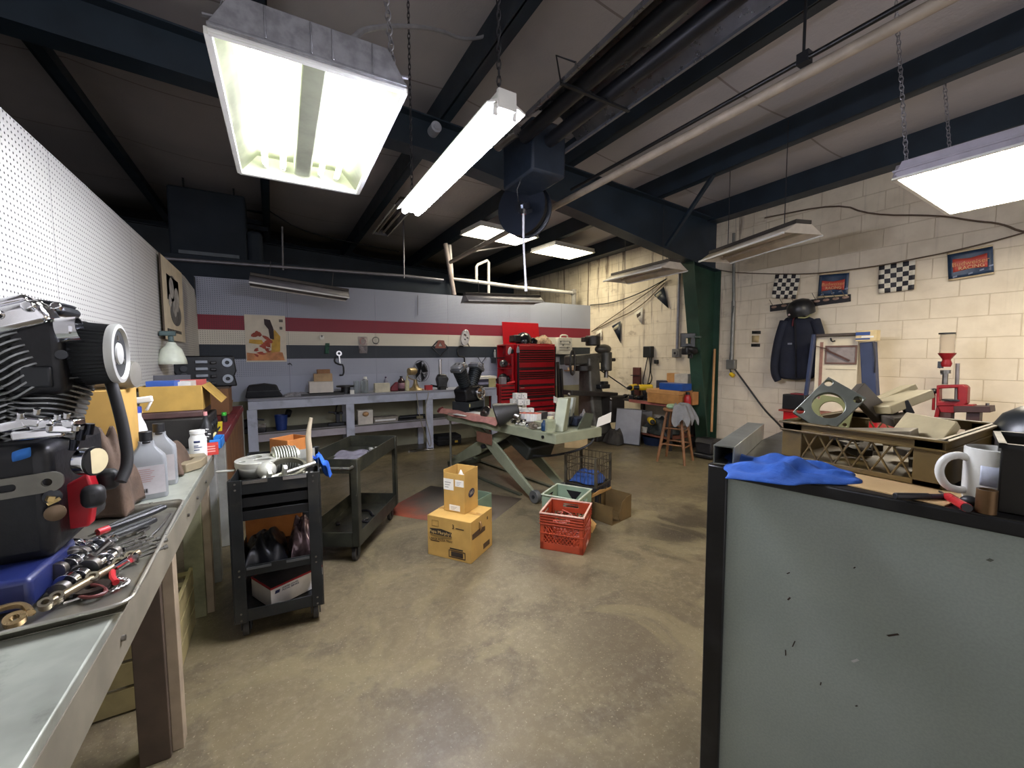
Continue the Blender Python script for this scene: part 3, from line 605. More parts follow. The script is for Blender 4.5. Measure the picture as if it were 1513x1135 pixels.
for px, py in ((108, 665), (118, 650), (130, 642)): b.cyl(e(px, py, -.1), e(px+3, py-16, -.1), .010, n=10)
b.build('oil_fitting', M('black chrome', '2a2c33', .2, .9), t)
# ---- behind the engine
def carton(name, lab, c, d, rz=0, m=None, open_=True, flaps=(), group=None, wall=.004, inner=None):
    """open-topped or closed cardboard box: origin at the middle of its base"""
    t = E(name, lab, 'box', c, rz, group); m = m or cardb; w, l, h = d; b = B()
    if open_:
        b.bx(-w/2, w/2, -l/2, l/2, 0, wall)
        for s in (-1, 1): b.bx(s*w/2-wall/2, s*w/2+wall/2, -l/2, l/2, 0, h); b.bx(-w/2, w/2, s*l/2-wall/2, s*l/2+wall/2, 0, h)
    else: b.bx(-w/2, w/2, -l/2, l/2, 0, h)
    b.build('body', m, t, bev=.002)
    for side, ang, ln in flaps:
        a = R(ang); f = B()
        if side in 'xX':
            s = 1 if side == 'X' else -1; p = V((s*w/2, 0, h)); q = p+V((s*cos(a)*ln, 0, sin(a)*ln)); f.bar(p, q, l*.98, wall, (-s*sin(a), 0, cos(a)) if abs(sin(a)) < .99 else (1, 0, 0))
        else:
            s = 1 if side == 'Y' else -1; p = V((0, s*l/2, h)); q = p+V((0, s*cos(a)*ln, sin(a)*ln)); f.bar(p, q, w*.98, wall, (0, -s*sin(a), cos(a)) if abs(sin(a)) < .99 else (0, 1, 0))
        f.build('flap', inner or m, t)
    return t
carton('cardboard_box', 'tall yellow cardboard box behind the big V-twin on the bench', (-.675, 2.42, .873), (.24, .24, .46), 0, cardb, False)
tag(B().lathe([(.03, -.14), (.055, -.135), (.06, -.12), (.06, .12), (.055, .135), (.03, .14)], (-.655, 2.42, 1.396), (1, -.15, 0), 24).build('grey_canister', M('grey canister', '8b8880', .45, .4)), 'grey canister lying on top of the tall yellow cardboard box', 'canister')
def heap(name, lab, cat, c, w, l, h, mat, seed=0, k=3, rz=0, group=None):
    """crumpled cloth heap"""
    rnd = random.Random(seed); ph = [rnd.uniform(0, 6.3) for _ in range(6)]
    def fn(u, v):
        x, y = u*2-1, v*2-1; rr = max(abs(x), abs(y)); d = max(0, 1-rr**2.2)
        fo = abs(sin(3.1*x*k*.6+1.9*y+ph[3]+1.2*sin(2.3*y+ph[0]))); z = h*d**.7*(.72+.16*fo+.12*sin(k*x*2+ph[0])*cos(k*y*1.6+ph[1])+.05*sin(9*x+6*y+ph[2])+.035*sin(13*y-8*x+ph[5]))
        return V((x*w/2*(1+.1*sin(4*y+ph[3])), y*l/2*(1+.12*sin(4*x+ph[4])), max(.003, z)))
    o = B().grid(fn, 18, 18).build(name, mat, sub=1, sol=.004, ang=80); return tag(o, lab, cat, group, None, c, rz)
heap('brown_cloth', 'brown leather apron bunched behind the engine hose', 'cloth', (-.585, 2.12, .876), .20, .22, .40, rag_b, 3)
heap('brown_glove', 'brown leather glove heaped behind the two grey bottles', 'glove', (-.51, 2.72, .876), .2, .26, .2, rag_b, 5)
def jug(lab, c, w, d, h, rz):
    t = E('oil_bottle', lab, 'bottle', c, rz, 'grey oil bottles')
    b = B(); rs = []
    for f, k in ((0, .94), (.03, 1), (.55, 1), (.63, .96), (.76, .5), (.8, .42), (.86, .4)): rs.append([V((x*k, y*(k if k > .7 else k*1.3), f*h)) for x, y in rrect(w, d, .018, n=4)])
    b.rings(rs); b.build('body', greyb, t)
    B().cyl((0, 0, h*.86), (0, 0, h), .022, n=22).cyl((0, 0, h*.83), (0, 0, h*.86), .024, n=22).build('cap', blkp, t, bev=.002)
    l = B().bx(-w*.42, w*.42, -d/2-.0012, -d/2, h*.08, h*.5).build('label', M('pale label', 'b4b0b2', .5), t)
    for i in range(7): B().bx(-w*.38, w*(.05+.05*(i % 3)), -d/2-.002, -d/2-.0012, h*(.27+.03*i), h*(.282+.03*i)).build('print_line', M('label print', '8d8a8c' if i % 2 else 'a58a88', .6), l)
    b = B()
    for i in range(9): b.bx(-w*.33+i*.0042, -w*.33+i*.0042+.002+.001*(i % 2), -d/2-.002, -d/2-.0012, h*.11, h*.17)
    b.build('bar_code', blk, l)
    return t
jug('front grey oil bottle with a pale label standing by the pan', (-.475, 2.265, .873), .125, .075, .285, 14)
jug('grey oil bottle behind the front one on the bench', (-.47, 2.47, .873), .12, .075, .29, 8)
t = E('spray_bottle', 'white spray bottle with blue collar behind the brown cloth', 'bottle', (-.575, 2.62, .873))
B().lathe([(.04, 0), (.042, .02), (.042, .2), (.03, .27), (.016, .31), (.016, .33)], n=20).build('body', M('milky plastic', 'c9c9cc', .4), t); B().cyl((0, 0, .33), (0, 0, .36), .018, n=16).build('collar', M('blue collar', '2b3f9a', .4), t)
B().box((.012, 0, .39), (.10, .026, .03), (0, -6, 0)).box((.045, 0, .36), (.012, .018, .05), (0, 25, 0)).build('trigger_head', white, t, bev=.008)
t = E('casting_plate', 'thick tan casting with a curved edge and dark slot on the bench', 'engine part', (-.44, 2.78, .873), -10)
B().plate([(-.1, -.12), (.06, -.13), (.1, -.05), (.095, .06), (.06, .14), (-.1, .14)], [rrect(.05, .09, .02, .02, 0)], (0, 0, .025), (1, 0, 0), (0, 1, 0), .045).build('plate', M('tan casting', '8d8168', .5, .3, .2), t, bev=.004)
t = E('white_bottle', 'white plastic jar with printed label at the far end of the front bench', 'bottle', (-.405, 3.06, .873))
B().lathe([(.042, 0), (.044, .005), (.044, .11), (.036, .125), (.034, .14)], n=24).build('body', white, t); B().lathe([(.038, .14), (.038, .16), (.0, .162)], n=24).build('cap', white, t)
b = B()
for k, (z, a) in enumerate(((.09, .7), (.07, .5), (.06, .9), (.045, .6))):
    b.grid(lambda u, v: V((.0446*cos(-1.9+a*u), .0446*sin(-1.9+a*u), z+(.012 if k == 0 else .005)*v)), 8, 1)
b.build('label_print', M('navy print', '2a3560', .5), t, sol=.0006)
t = E('red_box', 'small red printed box beside the white jar', 'box', (-.345, 3.1, .873), 5)
B().bx(-.03, .035, -.04, .04, 0, .065).build('body', M('red card', 'c23c34', .5), t, bev=.001)
for z in (.02, .035, .05): B().bx(-.024, .02, -.0412, -.0402, z, z+.007).build('print_line', M('pale red', 'e0a59c', .6), t)
# under the bench
t = E('slatted_crate', 'slatted wooden crate on the floor under the front bench', 'crate', (-.60, 2.48, 0))
for i in range(9): B().bx(-.17+.001, .18, -.28+.062*i, -.28+.062*i+.052, .30, .312).build('top_slat', M('crate slat', '8f8258', .7, 0, .2), t) if i % 2 == 0 else None
for z in (.01, .12, .23):
    B().bx(.165, .18, -.28, .28, z, z+.095).build('side_slat', M('crate slat', '8f8258', .7, 0, .2), t); B().bx(-.17, .165, -.292, -.28, z, z+.095).build('end_slat', M('crate slat', '8f8258'), t)
for x, y in ((.155, -.27), (.155, .27), (-.16, -.27)): B().bx(x-.012, x+.012, y-.012, y+.012, 0, .31).build('post', woodd, t)
t = E('navy_bin', 'navy blue bin stored under the front bench', 'bin', (-.62, 2.38, .577))
B().bx(-.14, .16, -.26, .26, 0, .015).bx(.15, .16, -.26, .26, 0, .1).bx(-.14, -.13, -.26, .26, 0, .1).bx(-.14, .16, -.26, -.25, 0, .1).bx(-.14, .16, .25, .26, 0, .1).build('tub', M('navy plastic', '223248', .5), t, bev=.004)
B().bx(.16, .172, -.26, .26, .085, .1).build('rim', M('navy rim', '3a516b', .45), t)
# ---- on the side bench
t = E('parts_bin', 'black steel bin of dark engine parts under the yellow carton', 'bin', (-.575, 3.62, .871))
B().bx(-.19, .19, -.25, .25, 0, .2).build('bin', M('sooty steel', '2c2a28', .5, .4, .3), t, bev=.01)
for k in range(4): B().cyl((.19, -.18+.11*k, .12), (.2, -.18+.11*k, .12), .03, n=14).build('port', gun, t)
B().bx(-.16, .16, -.22, .22, .2, .245).build('gasket_stack', M('dark maroon parts', '4a3330', .6, 0, .3), t, bev=.01)
t = carton('open_carton', 'open yellow cardboard box of catalogues on the dark parts bin', (-.575, 3.62, 1.118), (.32, .4, .165), 0, M('yellow cardboard', 'ac8a42', .7, 0, .1), True, (('X', -50, .16), ('x', -30, .12)))
for i, (x, y, w, l, h, col, lb) in enumerate(((-.06, -.08, .15, .1, .19, '3a5fb0', 'blue booklet standing in the open yellow carton'), (.02, .02, .14, .2, .18, 'd8d4cc', 'white booklet standing in the open yellow carton'), (.06, .12, .18, .06, .185, 'b0504a', 'red-backed booklet standing in the open yellow carton'), (-.07, .1, .1, .14, .175, '8a8a8e', 'grey booklet standing in the open yellow carton'))):
    tag(B().bx(-w/2, w/2, -l/2, l/2, 0, h).build('booklet', M('cover '+col, col, .5)), lb, 'booklet', 'booklets in the yellow carton', None, (-.575+x, 3.62+y, 1.124), 8*i-10)
t = E('black_spray_can', 'black bottle with white flecked label in front of the yellow carton', 'bottle', (-.39, 3.3, .871))
B().lathe([(.034, 0), (.035, .01), (.035, .15), (.02, .18), (.014, .2), (.014, .22)], n=20).build('body', blkp, t)
for i in range(5): a = -1.6+.3*(i % 3); B().box((.0355*cos(a), .0355*sin(a), .07+.016*i), (.016, .003, .006), (0, 12, math.degrees(a)+90)).build('print_fleck', white, t)
B().cyl((0, 0, .22), (0, 0, .245), .011, n=10).build('cap', M('pink cap', 'c98a8a', .5), t)
tag(B().prism([(-.03, 0), (.03, 0), (.035, .08), (-.03, .075)], dep=.05).build('yellow_tub', M('yellow plastic', 'd8c32a', .45), bev=.006), 'bright yellow plastic tub behind the black bottle', 'tub', None, None, (-.40, 4.0, .875))
t = E('green_capped_bottle', 'small dark bottle with a bright green cap on the red cloth', 'bottle', (-.40, 4.55, .877)); B().cyl((0, 0, 0), (0, 0, .06), .025, n=16).build('body', blkp, t); B().cyl((0, 0, .06), (0, 0, .09), .02, n=14).build('cap', M('green cap', '49c045', .4), t)
tag(B().grid(lambda u, v: V((-.80+.475*u, 3.75+2.25*v, .8765+.006*sin(9*u+7*v)*sin(11*v)-(.05*max(0, u-.96)/.04))), 26, 30).build('red_cloth', M('red cloth', '6e1a24', .85, 0, .2, 9, bump=.4), sol=.003), 'dark red cloth spread over the side bench', 'cloth')
t = E('blue_tray', 'bright blue plastic tray with a brush hung on the bench corner', 'tray', (-.40, 3.36, .871), 0)
B().bx(-.06, .09, -.09, .12, 0, .006).bx(.082, .09, -.09, .12, 0, .06).bx(-.06, -.052, -.09, .12, 0, .06).bx(-.06, .09, -.09, -.082, 0, .06).bx(-.06, .09, .112, .12, 0, .06).build('tray', blue_pl, t, bev=.003)
t = E('cleaning_brush', 'cream handled brush lying in the blue tray', 'brush', (-.39, 3.38, .895)); B().tube([(-.02, -.07, 0), (0, 0, .01), (.03, .1, .05)], lambda f: .014-.006*f, 10, 1).build('handle', M('cream grip', 'c9bf8f', .5), t); B().cyl((.03, .1, .05), (.05, .16, .08), .006, n=8).build('bristle', gun, t)
# frame, lamp, V8 block
t = E('picture_frame', 'small grey twin-window frame leaning by the desk lamp', 'frame', (-.73, 4.15, .875), -5)
B().plate([(-.14, 0), (.14, 0), (.14, .46), (-.14, .46)], [[(-.11, .08), (-.01, .08), (-.01, .4), (-.11, .4)], [(.01, .08), (.11, .08), (.11, .4), (.01, .4)]], (0, 0, 0), (1, 0, 0), (0, .2, .98), .02).build('frame', M('grey frame', '55555c', .5), t)
B().prism([(-.13, .02), (.13, .02), (.13, .45), (-.13, .45)], (0, .013, 0), (1, 0, 0), (0, .2, .98), .004).build('photo_sheet', M('faded sheet', 'a9a8ae', .6), t)
lp = at(254, 526, Y=4.5); t = E('desk_lamp', 'desk lamp with a white bell shade on a dark arm by the pegboard', 'lamp', (lp.x, 4.5, .876))
zz = lp.z-.876
B().lathe([(.015, .12), (.03, .115), (.04, .09), (.07, .06), (.098, -.03), (.104, -.07)], (0, 0, zz), n=28, cap=False).build('shade', M('cream shade', 'd6dccb', .4), t, sol=.003)
B().cyl((0, 0, zz+.12), (0, 0, zz+.17), .02, n=12).box((-.02, 0, zz+.19), (.11, .05, .04)).build('socket', M('grey green socket', '4f6262', .5), t, bev=.008)
B().bar((-.1, 0, zz+.16), (-.13, 0, .02), .025, .025, (1, 0, 0)).bar((-.12, 0, zz+.17), (-.02, 0, zz+.19), .022, .022).build('arm', gun, t); B().cyl((-.13, 0, 0), (-.13, 0, .025), .06, n=24).build('base', gun, t)
vb = at(303, 550, Y=5.25); t = E('wooden_stand', 'brown plywood crate under the black engine block', 'crate', (vb.x, 5.3, .881)); zs = at(300, 571, Y=5.25).z-.881
B().bx(-.2, .2, -.2, .2, 0, zs).build('crate', ply, t, bev=.004); B().bx(-.21, .21, -.21, .21, zs-.02, zs).build('lid', woodd, t)
t = E('engine_block', 'black V8 engine block on end at the back corner of the side bench', 'engine block', (vb.x, 5.25, .882+zs), 8)
H = at(303, 526, Y=5.25).z-.882-zs
b = B().prism([(-.26, 0), (.26, 0), (.24, H*.35), (.26, H*.5), (.24, H), (-.23, H), (-.26, H*.55), (-.23, H*.4)], (0, 0, 0), (1, 0, 0), (0, 0, 1), .34); b.build('block', M('black iron', '1f2124', .4, .5, .25, 10), t, bev=.012)
for i in range(4): B().cyl((-.17, -.172, H*(.16+.22*i)), (-.17, -.2, H*(.16+.22*i)), .028, n=16).build('core_plug', gun, t); B().bx(-.08, .02, -.19, -.168, H*(.1+.22*i), H*(.2+.22*i)).build('bearing_web', M('grey iron', '7f858d', .4, .6), t, bev=.004); B().bx(.04, .09, -.2, -.165, H*(.08+.22*i), H*(.17+.22*i)).build('boss', blk, t, bev=.006)
for z in (.25, .78): B().lathe([(.02, 0), (.045, 0), (.045, .02), (.02, .02)], (.18, -.17, H*z), (0, -1, 0), 18).build('water_port', M('grey iron', '7f858d'), t)
tag(B().lathe([(.03, 0), (.07, .06), (.08, .1), (.07, .1), (.02, .02)], n=20).build('tan_bowl', M('tan bowl', '7d6a3f', .5)), 'tan bowl beside the engine block crate', 'bowl', None, None, (-.48, 5.62, .881))
# poster on the left pegboard
ya, yb = at(240, 450, X=-.797).y, at(271, 460, X=-.797).y; za, zb = at(243, 501, X=-.797).z, 2.36
t = E('engine_poster', 'cream poster with a grey engine drawing on the white pegboard', 'poster', (-.798, (ya+yb)/2, 0))
hw = (yb-ya)/2; B().bx(0, .004, -hw, hw, za, zb).build('sheet', M('cream poster', 'cfc2a8', .6, 0, .08), t); B().bx(-.001, .008, -hw-.02, -hw, za, zb).build('edge_strip', woodd, t)
zm = (za+zb)/2; H2 = zb-za
b = B(); b.prism(rrect(hw*1.1, H2*.36, hw*.5, -.02, zm+H2*.16), (.005, 0, 0), (0, 1, 0), (0, 0, 1), .002); b.prism(circ(hw*.12, zm-H2*.14, hw*.52, 28, H2*.16), (.0056, 0, 0), (0, 1, 0), (0, 0, 1), .002); b.build('drawing', M('ink wash grey', '5d5c5a', .7, 0, .3), t)
b = B()
for y, z, r in ((-.1, .17, .2), (.12, .05, .24), (.05, .1, .1), (-.2, .0, .12), (.0, -.08, .16)): b.prism(circ(y*hw*2, zm+z*H2, r*hw, 20), (.0072+.0002*y, 0, 0), (0, 1, 0), (0, 0, 1), .001)
b.build('drawing_highlight', M('pale ink wash', 'a09d98', .7, 0, .35), t)
b = B()
for i in range(9): b.bx(.0055, .007, -hw*.75+i*hw*.15, -hw*.75+i*hw*.15+hw*.1, zm-H2*.40, zm-H2*.36)
b.build('print_bar', M('ink black', '2c2a2a', .7), t)
# ================================================================ carts
cartb = M('cart black steel', '1d2022', .42, .35, .25, 6, stain='4a473f', samt=.35); tire = M('caster rubber', '2a2826', .6)
ink = M('box ink', '2a2015', .7); lab_m = M('white label', 'e4e0d6', .6, 0, .04); inkl = M('label grey ink', '8f8c88', .7)
olive_c = M('olive cart steel', '33342c', .42, .45, .25, 5, stain='5d5a48', samt=.45)
def caster(par, x, y, z, r=.045):
    c = B().cyl((x-.014, y, r), (x+.014, y, r), r, n=20).build('caster', tire, par, bev=.004)
    B().bx(x-.024, x-.018, y-.02, y+.02, r-.01, z).bx(x+.018, x+.024, y-.02, y+.02, r-.01, z).bx(x-.03, x+.03, y-.03, y+.03, z-.004, z).build('fork', gun, c)
def trayb(w, l, z0, h, th=.004): return B().bx(-w/2, w/2, -l/2, l/2, z0, z0+th).bx(-w/2, -w/2+th, -l/2, l/2, z0, z0+h).bx(w/2-th, w/2, -l/2, l/2, z0, z0+h).bx(-w/2, w/2, -l/2, -l/2+th, z0, z0+h).bx(-w/2, w/2, l/2-th, l/2, z0, z0+h)
t = E('tool_cart', 'black three-shelf tool cart loaded with aluminium engine cases', 'cart', (.02, 2.79, 0), -5)
w, l = .41, .70
trayb(w, l, .77, .075).build('top_tray', cartb, t, bev=.002)
for z in (.735, .665): trayb(w-.02, l-.02, z-.035, .05).build('drawer', M('cart drawer', '15171a', .4, .3), t, bev=.003); 
trayb(w, l, .34, .055).build('middle_shelf', cartb, t, bev=.002); trayb(w, l, .10, .065).build('bottom_shelf', cartb, t, bev=.002)
for x in (-1, 1):
    for y in (-1, 1):
        b = B().bx(x*w/2, x*(w/2-.055), y*(l/2+.002), y*(l/2+.006), .1, .848); b.bx(x*(w/2+.001), x*(w/2+.005), y*(l/2+.006), y*(l/2-.055), .1, .848)
        p_ = b.build('corner_post', cartb, t, bev=.0015)
        for z in (.83, .8, .38, .35, .15, .115): B().cyl((x*(w/2-.028), y*(l/2+.006), z), (x*(w/2-.028), y*(l/2+.009), z), .005, n=8).build('rivet', steelg, p_) if y < 0 else None
        caster(t, x*(w/2-.04), y*(l/2-.06), .1)
for x in (-.09, .09): B().bx(x-.055, x+.055, -l/2-.004, -l/2-.001, .825, .842).build('label_holder', chrome, t); B().bx(x-.055, x+.055, -l/2-.004, -l/2-.001, .375, .388).build('label_holder', M('scuffed strip', '55575a', .4, .5), t)
Bz = .776
casem = M('bright cast aluminium', 'c3c3b8', .42, .45, .12, 16, stain='8a8778', samt=.45)
t = E('engine_case', 'cast aluminium crankcase half with deep pockets lying on the black cart', 'engine part', (-.095, 2.80, Bz), -12)
o = circ(0, 0, .115, 32, .13); b = B().plate(o, [circ(-.03, .045, .04, 18, .05), rrect(.09, .06, .025, .03, -.03), circ(-.065, -.06, .018, 14)], (0, 0, .085), (1, 0, 0), (0, 1, 0), .03); b.build('face', casem, t, bev=.002)
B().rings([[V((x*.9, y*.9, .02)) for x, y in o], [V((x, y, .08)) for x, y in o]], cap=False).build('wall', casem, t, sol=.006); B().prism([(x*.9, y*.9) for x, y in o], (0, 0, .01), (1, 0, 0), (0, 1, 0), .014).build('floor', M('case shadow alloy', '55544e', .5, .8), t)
B().ell((.07, -.12, .055), (.05, .06, .05), (0, 0, 20)).build('nose', casem, t); B().bx(-.19, -.1, -.075, -.05, .05, .06).build('ear', casem, t, bev=.004)
t = E('finned_cylinder', 'finned aluminium cylinder barrel lying on its side on the black cart', 'engine part', (.045, 2.84, Bz+.075), 0)
b = B()
for i in range(9): b.lathe([(.04, 0), (.078-.006*(i > 6), .0), (.078-.006*(i > 6), .004), (.04, .004)], (-.06+.014*i, .0, 0), (1, .2, .0), 28)
b.build('fins', casem, t); B().lathe([(.038, 0), (.05, 0), (.05, .145), (.038, .145)], (-.07, 0, 0), (1, .2, 0), 28).build('barrel', casem, t)
tag(B().lathe([(.085, 0), (.1, 0), (.1, .03), (.085, .03)], (0, 0, 0), (0, -.35, 1), 36).build('ring_gear', M('tan alloy', '8d8a78', .4, .8)), 'wide flat aluminium ring leaning in front of the finned barrel', 'engine part', None, None, (.05, 2.66, Bz+.04))
t = E('cylinder_head', 'ribbed aluminium cylinder head at the cart back edge', 'engine part', (.16, 2.98, Bz), 10); b = B()
for i in range(6): b.bx(-.05, .05, -.05+.018*i, -.046+.018*i, 0, .1-.008*i)
b.build('fins', casem, t); B().bx(-.045, .045, -.05, .045, 0, .05).build('body', casem, t, bev=.006)
t = E('threaded_bar', 'long threaded steel bar with two clevis arms across the black cart', 'bar', (0, 0, 0)); p, q = V((-.175, 2.52, Bz+.012)), V((.195, 2.64, Bz+.07))
B().tube([p, p.lerp(q, .45), q], lambda f: .006+.007*min(1, abs(f-.2)*3), 10).build('bar', M('pale steel', 'b3b0a4', .35, .8), t)
for k in (.35, .55): c = p.lerp(q, k); B().bar(c+V((0, 0, -.02)), c+V((.012, -.05, .05)), .02, .03).build('clevis', casem, t, bev=.003)
t = E('hammer', 'hammer with a pale wooden handle standing upright in the black cart', 'hammer', (.17, 2.74, Bz))
B().tube([(0, 0, .02), (.005, 0, .12), (-.002, 0, .2), (.008, 0, .27), (.02, 0, .325)], lambda f: .014+.004*sin(f*5), 12, 2).build('handle', M('pale ash', 'b8ab92', .55, 0, .12, 6), t); B().box((0, 0, .02), (.09, .034, .034), (0, 12, 20)).build('head', steelg, t, bev=.005)
for k in range(10):
    c = V((random.uniform(-.13, .18), random.uniform(2.5, 2.72), Bz+.012)); tag(B().lathe([(.01, 0), (.016, .0), (.016, .02), (.008, .03)], c, (random.uniform(-1, 1), random.uniform(-1, 1), .6), 12).build('small_casting', casem if k % 2 else sm[0]), 'small alloy casting loose among the parts on the black cart', 'engine part', 'loose castings on the black cart')
tag(B().grid(lambda u, v: V((.245+.07*(u-.5)+.02*sin(9*v), 2.80+.13*(v-.5)+.015*sin(8*u), Bz+.06-.17*max(0, u-.3)**1.2+.018*sin(11*u+5*v)+.02*sin(13*v))), 14, 14).build('blue_shop_towel', blue_rag, sub=1, sol=.004), 'bright blue shop towel hanging off the cart beside the hammer', 'towel')
carton('torn_carton', 'orange-brown cardboard carton torn open at the rear of the black cart', (.085, 3.045, Bz+.05), (.17, .17, .115), 35, M('orange cardboard', 'a8682e', .7, 0, .12), True)
tag(B().bx(-.1, .1, -.06, .06, 0, .045).build('grey_block', M('grey brown block', '6b6354', .6, 0, .3), bev=.006), 'grey brown block under the torn carton on the black cart', 'block', None, None, (.075, 3.04, Bz+.002), 5)
carton('orange_carton', 'orange cardboard sheet box at the rear of the middle cart shelf', (-.02, 2.98, .346), (.3, .2, .2), -5, M('orange cardboard', 'a8682e'), False)
heap('black_bag', 'black bag slumped on the middle cart shelf', 'bag', (-.07, 2.66, .345), .2, .3, .17, M('black bag', '15161a', .35, 0, .2), 9)
heap('plastic_bag', 'clear pinkish plastic bag of small parts on the middle cart shelf', 'bag', (.115, 2.62, .345), .15, .24, .24, M('crinkled pink plastic', '6d5a5e', .12, .3, .5, 18), 12)
t = E('mailing_box', 'flat white mailing box with a red edge on the bottom cart shelf', 'box', (.045, 2.665, .106), 26)
B().bx(-.16, .14, -.1, .12, 0, .11).build('body', M('white card', 'd6cfc6', .6, 0, .06), t, bev=.002)
B().bx(-.161, .141, -.101, .121, .104, .113).build('red_edge', M('mail red', '9a2028', .5), t); B().bx(-.155, .135, -.095, .115, .1125, .1135).build('top_panel', M('shaded lid card', '2e2a2e', .7), t)
B().prism([(-.012, -.008), (.012, -.008), (.017, .009), (-.008, .009)], (-.128, -.1012, .082), dep=.001).build('eagle_mark', M('mail navy', '23284a', .5), t)
text('lettering', 'UNITED STATES\nPOSTAL SERVICE', .0125, M('mail navy', '23284a'), t, (-.1, -.1012, .083), align='LEFT')
# ---- two-tray cart
t = E('utility_cart', 'dark olive two-tray steel utility cart with a pull handle', 'cart', (.535, 3.457, 0), -32.7)
w, l = .42, .85
trayb(w, l, .65, .105).build('top_tray', olive_c, t, bev=.003); trayb(w, l, .12, .105).build('bottom_tray', olive_c, t, bev=.003)
for x in (-1, 1):
    for y in (-1, 1):
        B().bx(x*(w/2+.001), x*(w/2-.045), y*(l/2+.001), y*(l/2+.005), .13, .75).bx(x*(w/2+.001), x*(w/2+.005), y*(l/2+.005), y*(l/2-.045), .13, .75).build('corner_post', olive_c, t, bev=.002); caster(t, x*(w/2-.05), y*(l/2-.06), .12, .05)
B().tube([(-w/2+.03, -l/2, .70), (-w/2+.03, -l/2-.05, .70), (w/2-.03, -l/2-.05, .70), (w/2-.03, -l/2, .70)], .012, 10, 0).build('pull_handle', M('worn bright tube', '9d9c92', .3, .9), t)
def on(p0, rz, x, y, z): a = R(rz); return V((p0[0]+x*cos(a)-y*sin(a), p0[1]+x*sin(a)+y*cos(a), z))
uc = (.535, 3.457); o_ = lambda x, y, z: on(uc, -32.7, x, y, z)
tag(B().grid(lambda u, v: V((.26*(u-.5)+.02*sin(7*v), .34*(v-.5)+.02*sin(6*u), .012+.012*sin(9*u+2)*sin(8*v))), 14, 14).build('grey_rag', M('grey shop rag', '5d5a64', .9, 0, .25, 12, bump=.4), sub=1, sol=.004), 'grey rag spread in the top tray of the olive cart', 'rag', None, None, o_(-.02, .02, .66), -20)
for i in range(16):
    p = o_(.10+random.uniform(-.07, .06), random.uniform(-.3, .33), .662); a = random.uniform(0, 3)
    tag(B().cyl(p, p+V((cos(a)*.035, sin(a)*.035, .0)), .011, n=12).build('socket', M('satin socket', 'b4b3ae', .35, .45) if i % 3 else sm[1], bev=.001), 'chrome socket lying in the top tray of the olive cart', 'socket', 'sockets in the top tray')
for i in range(3): p = o_(-.12+.05*i, -.33+.03*i, .662); tag(B().bar(p, p+V((.12, .03, .004)), .016, .008).build('wrench', M('pale steel', 'b3b0a4')), 'pale steel wrench at the handle end of the top tray', 'wrench', 'wrenches in the top tray')
tag(B().tube([o_(.1, .12, .13), o_(.04, .2, .145), o_(-.02, .22, .14), o_(-.08, .2, .13)], .011, 8, 2).build('black_pipe', blk), 'bent black pipe in the bottom tray of the olive cart', 'pipe')
tag(B().lathe([(.02, 0), (.035, .01), (.03, .05), (.012, .07), (.012, .09)], n=16).build('chrome_fitting', chrome), 'upright chrome fitting in the bottom tray of the olive cart', 'fitting', None, None, o_(.09, -.17, .126))
for i in range(10):
    p = o_(random.uniform(-.14, .12), random.uniform(-.36, .1), .131); tag(B().box(p, (.05, .03, .014), (random.uniform(-20, 20), 0, random.uniform(0, 180))).build('scrap_bracket', sm[i % 2], bev=.004), 'small steel bracket scattered in the bottom tray', 'bracket', 'brackets in the bottom tray')
# ================================================================ boxes and crates on the floor
t = E('shipping_carton', 'large cardboard pizza tray carton on the floor in the middle', 'box', (1.186, 2.82, 0), 35)
w, l, h = .325, .37, .30; B().bx(-w/2, w/2, -l/2, l/2, 0, h).build('body', cardb, t, bev=.003)
B().bx(-.02, .02, -l/2, l/2, h, h+.0012).build('tape', M('packing tape', 'a67d3f', .3), t)
def face_print(t, w, l, h, k=1):
    L = -w/2-.0012
    b = B(); b.prism([(-.165+.33/2*0, 0), (0, 0), (0, .045), (-.08, .058), (-.165, .05)], (L, .165-.165, .165), (0, 1, 0), (0, 0, 1), .001)
    return b
# left face reads along -Y
lf = dict(u=(0, -1, 0), v=(0, 0, 1))
def L_(s, z): return (-w/2-.001, l/2-s, z)
B().prism([(0, 0), (.19, 0), (.19, .034), (.1, .048), (0, .04)], L_(.022, .165), (0, -1, 0), (0, 0, 1), .001).build('brand_panel', ink, t)
B().prism([(0, 0), (.19, 0), (.188, -.012), (.1, -.024), (.01, -.012)], L_(.022, .162), (0, -1, 0), (0, 0, 1), .0008).build('brand_swoosh', M('box ink soft', '7d6230', .7), t)
text('lettering', "Papa Murphy's", .034, M('box card light', 'c9a86a', .7), t, (-w/2-.0018, l/2-.117, .184), ext=.0003, **lf); text('lettering', 'LARGE PIZZA TRAY', .023, ink, t, (-w/2-.0012, l/2-.118, .13), **lf); text('lettering', '3', .045, ink, t, (-w/2-.0012, l/2-.225, .245), **lf)
B().prism([(0, 0), (.07, 0), (.07, .006), (0, .006)], L_(.245, .235), (0, -1, 0), (0, 0, 1), .001).prism([(0, 0), (.08, 0), (.08, .006), (0, .006)], L_(.025, .112), (0, -1, 0), (0, 0, 1), .001).prism([(0, 0), (.11, 0), (.11, .01), (0, .01)], L_(.195, .079), (0, -1, 0), (0, 0, 1), .001).build('small_print', ink, t)
B().plate([(0, 0), (.14, 0), (.14, .055), (0, .055)], [[(.006, .006), (.134, .006), (.134, .049), (.006, .049)]], L_(.185, .018), (0, -1, 0), (0, 0, 1), .001).prism([(.02, .01), (.12, .01), (.12, .045), (.02, .045)], L_(.185, .018), (0, -1, 0), (0, 0, 1), .001).build('bar_panel', ink, t)
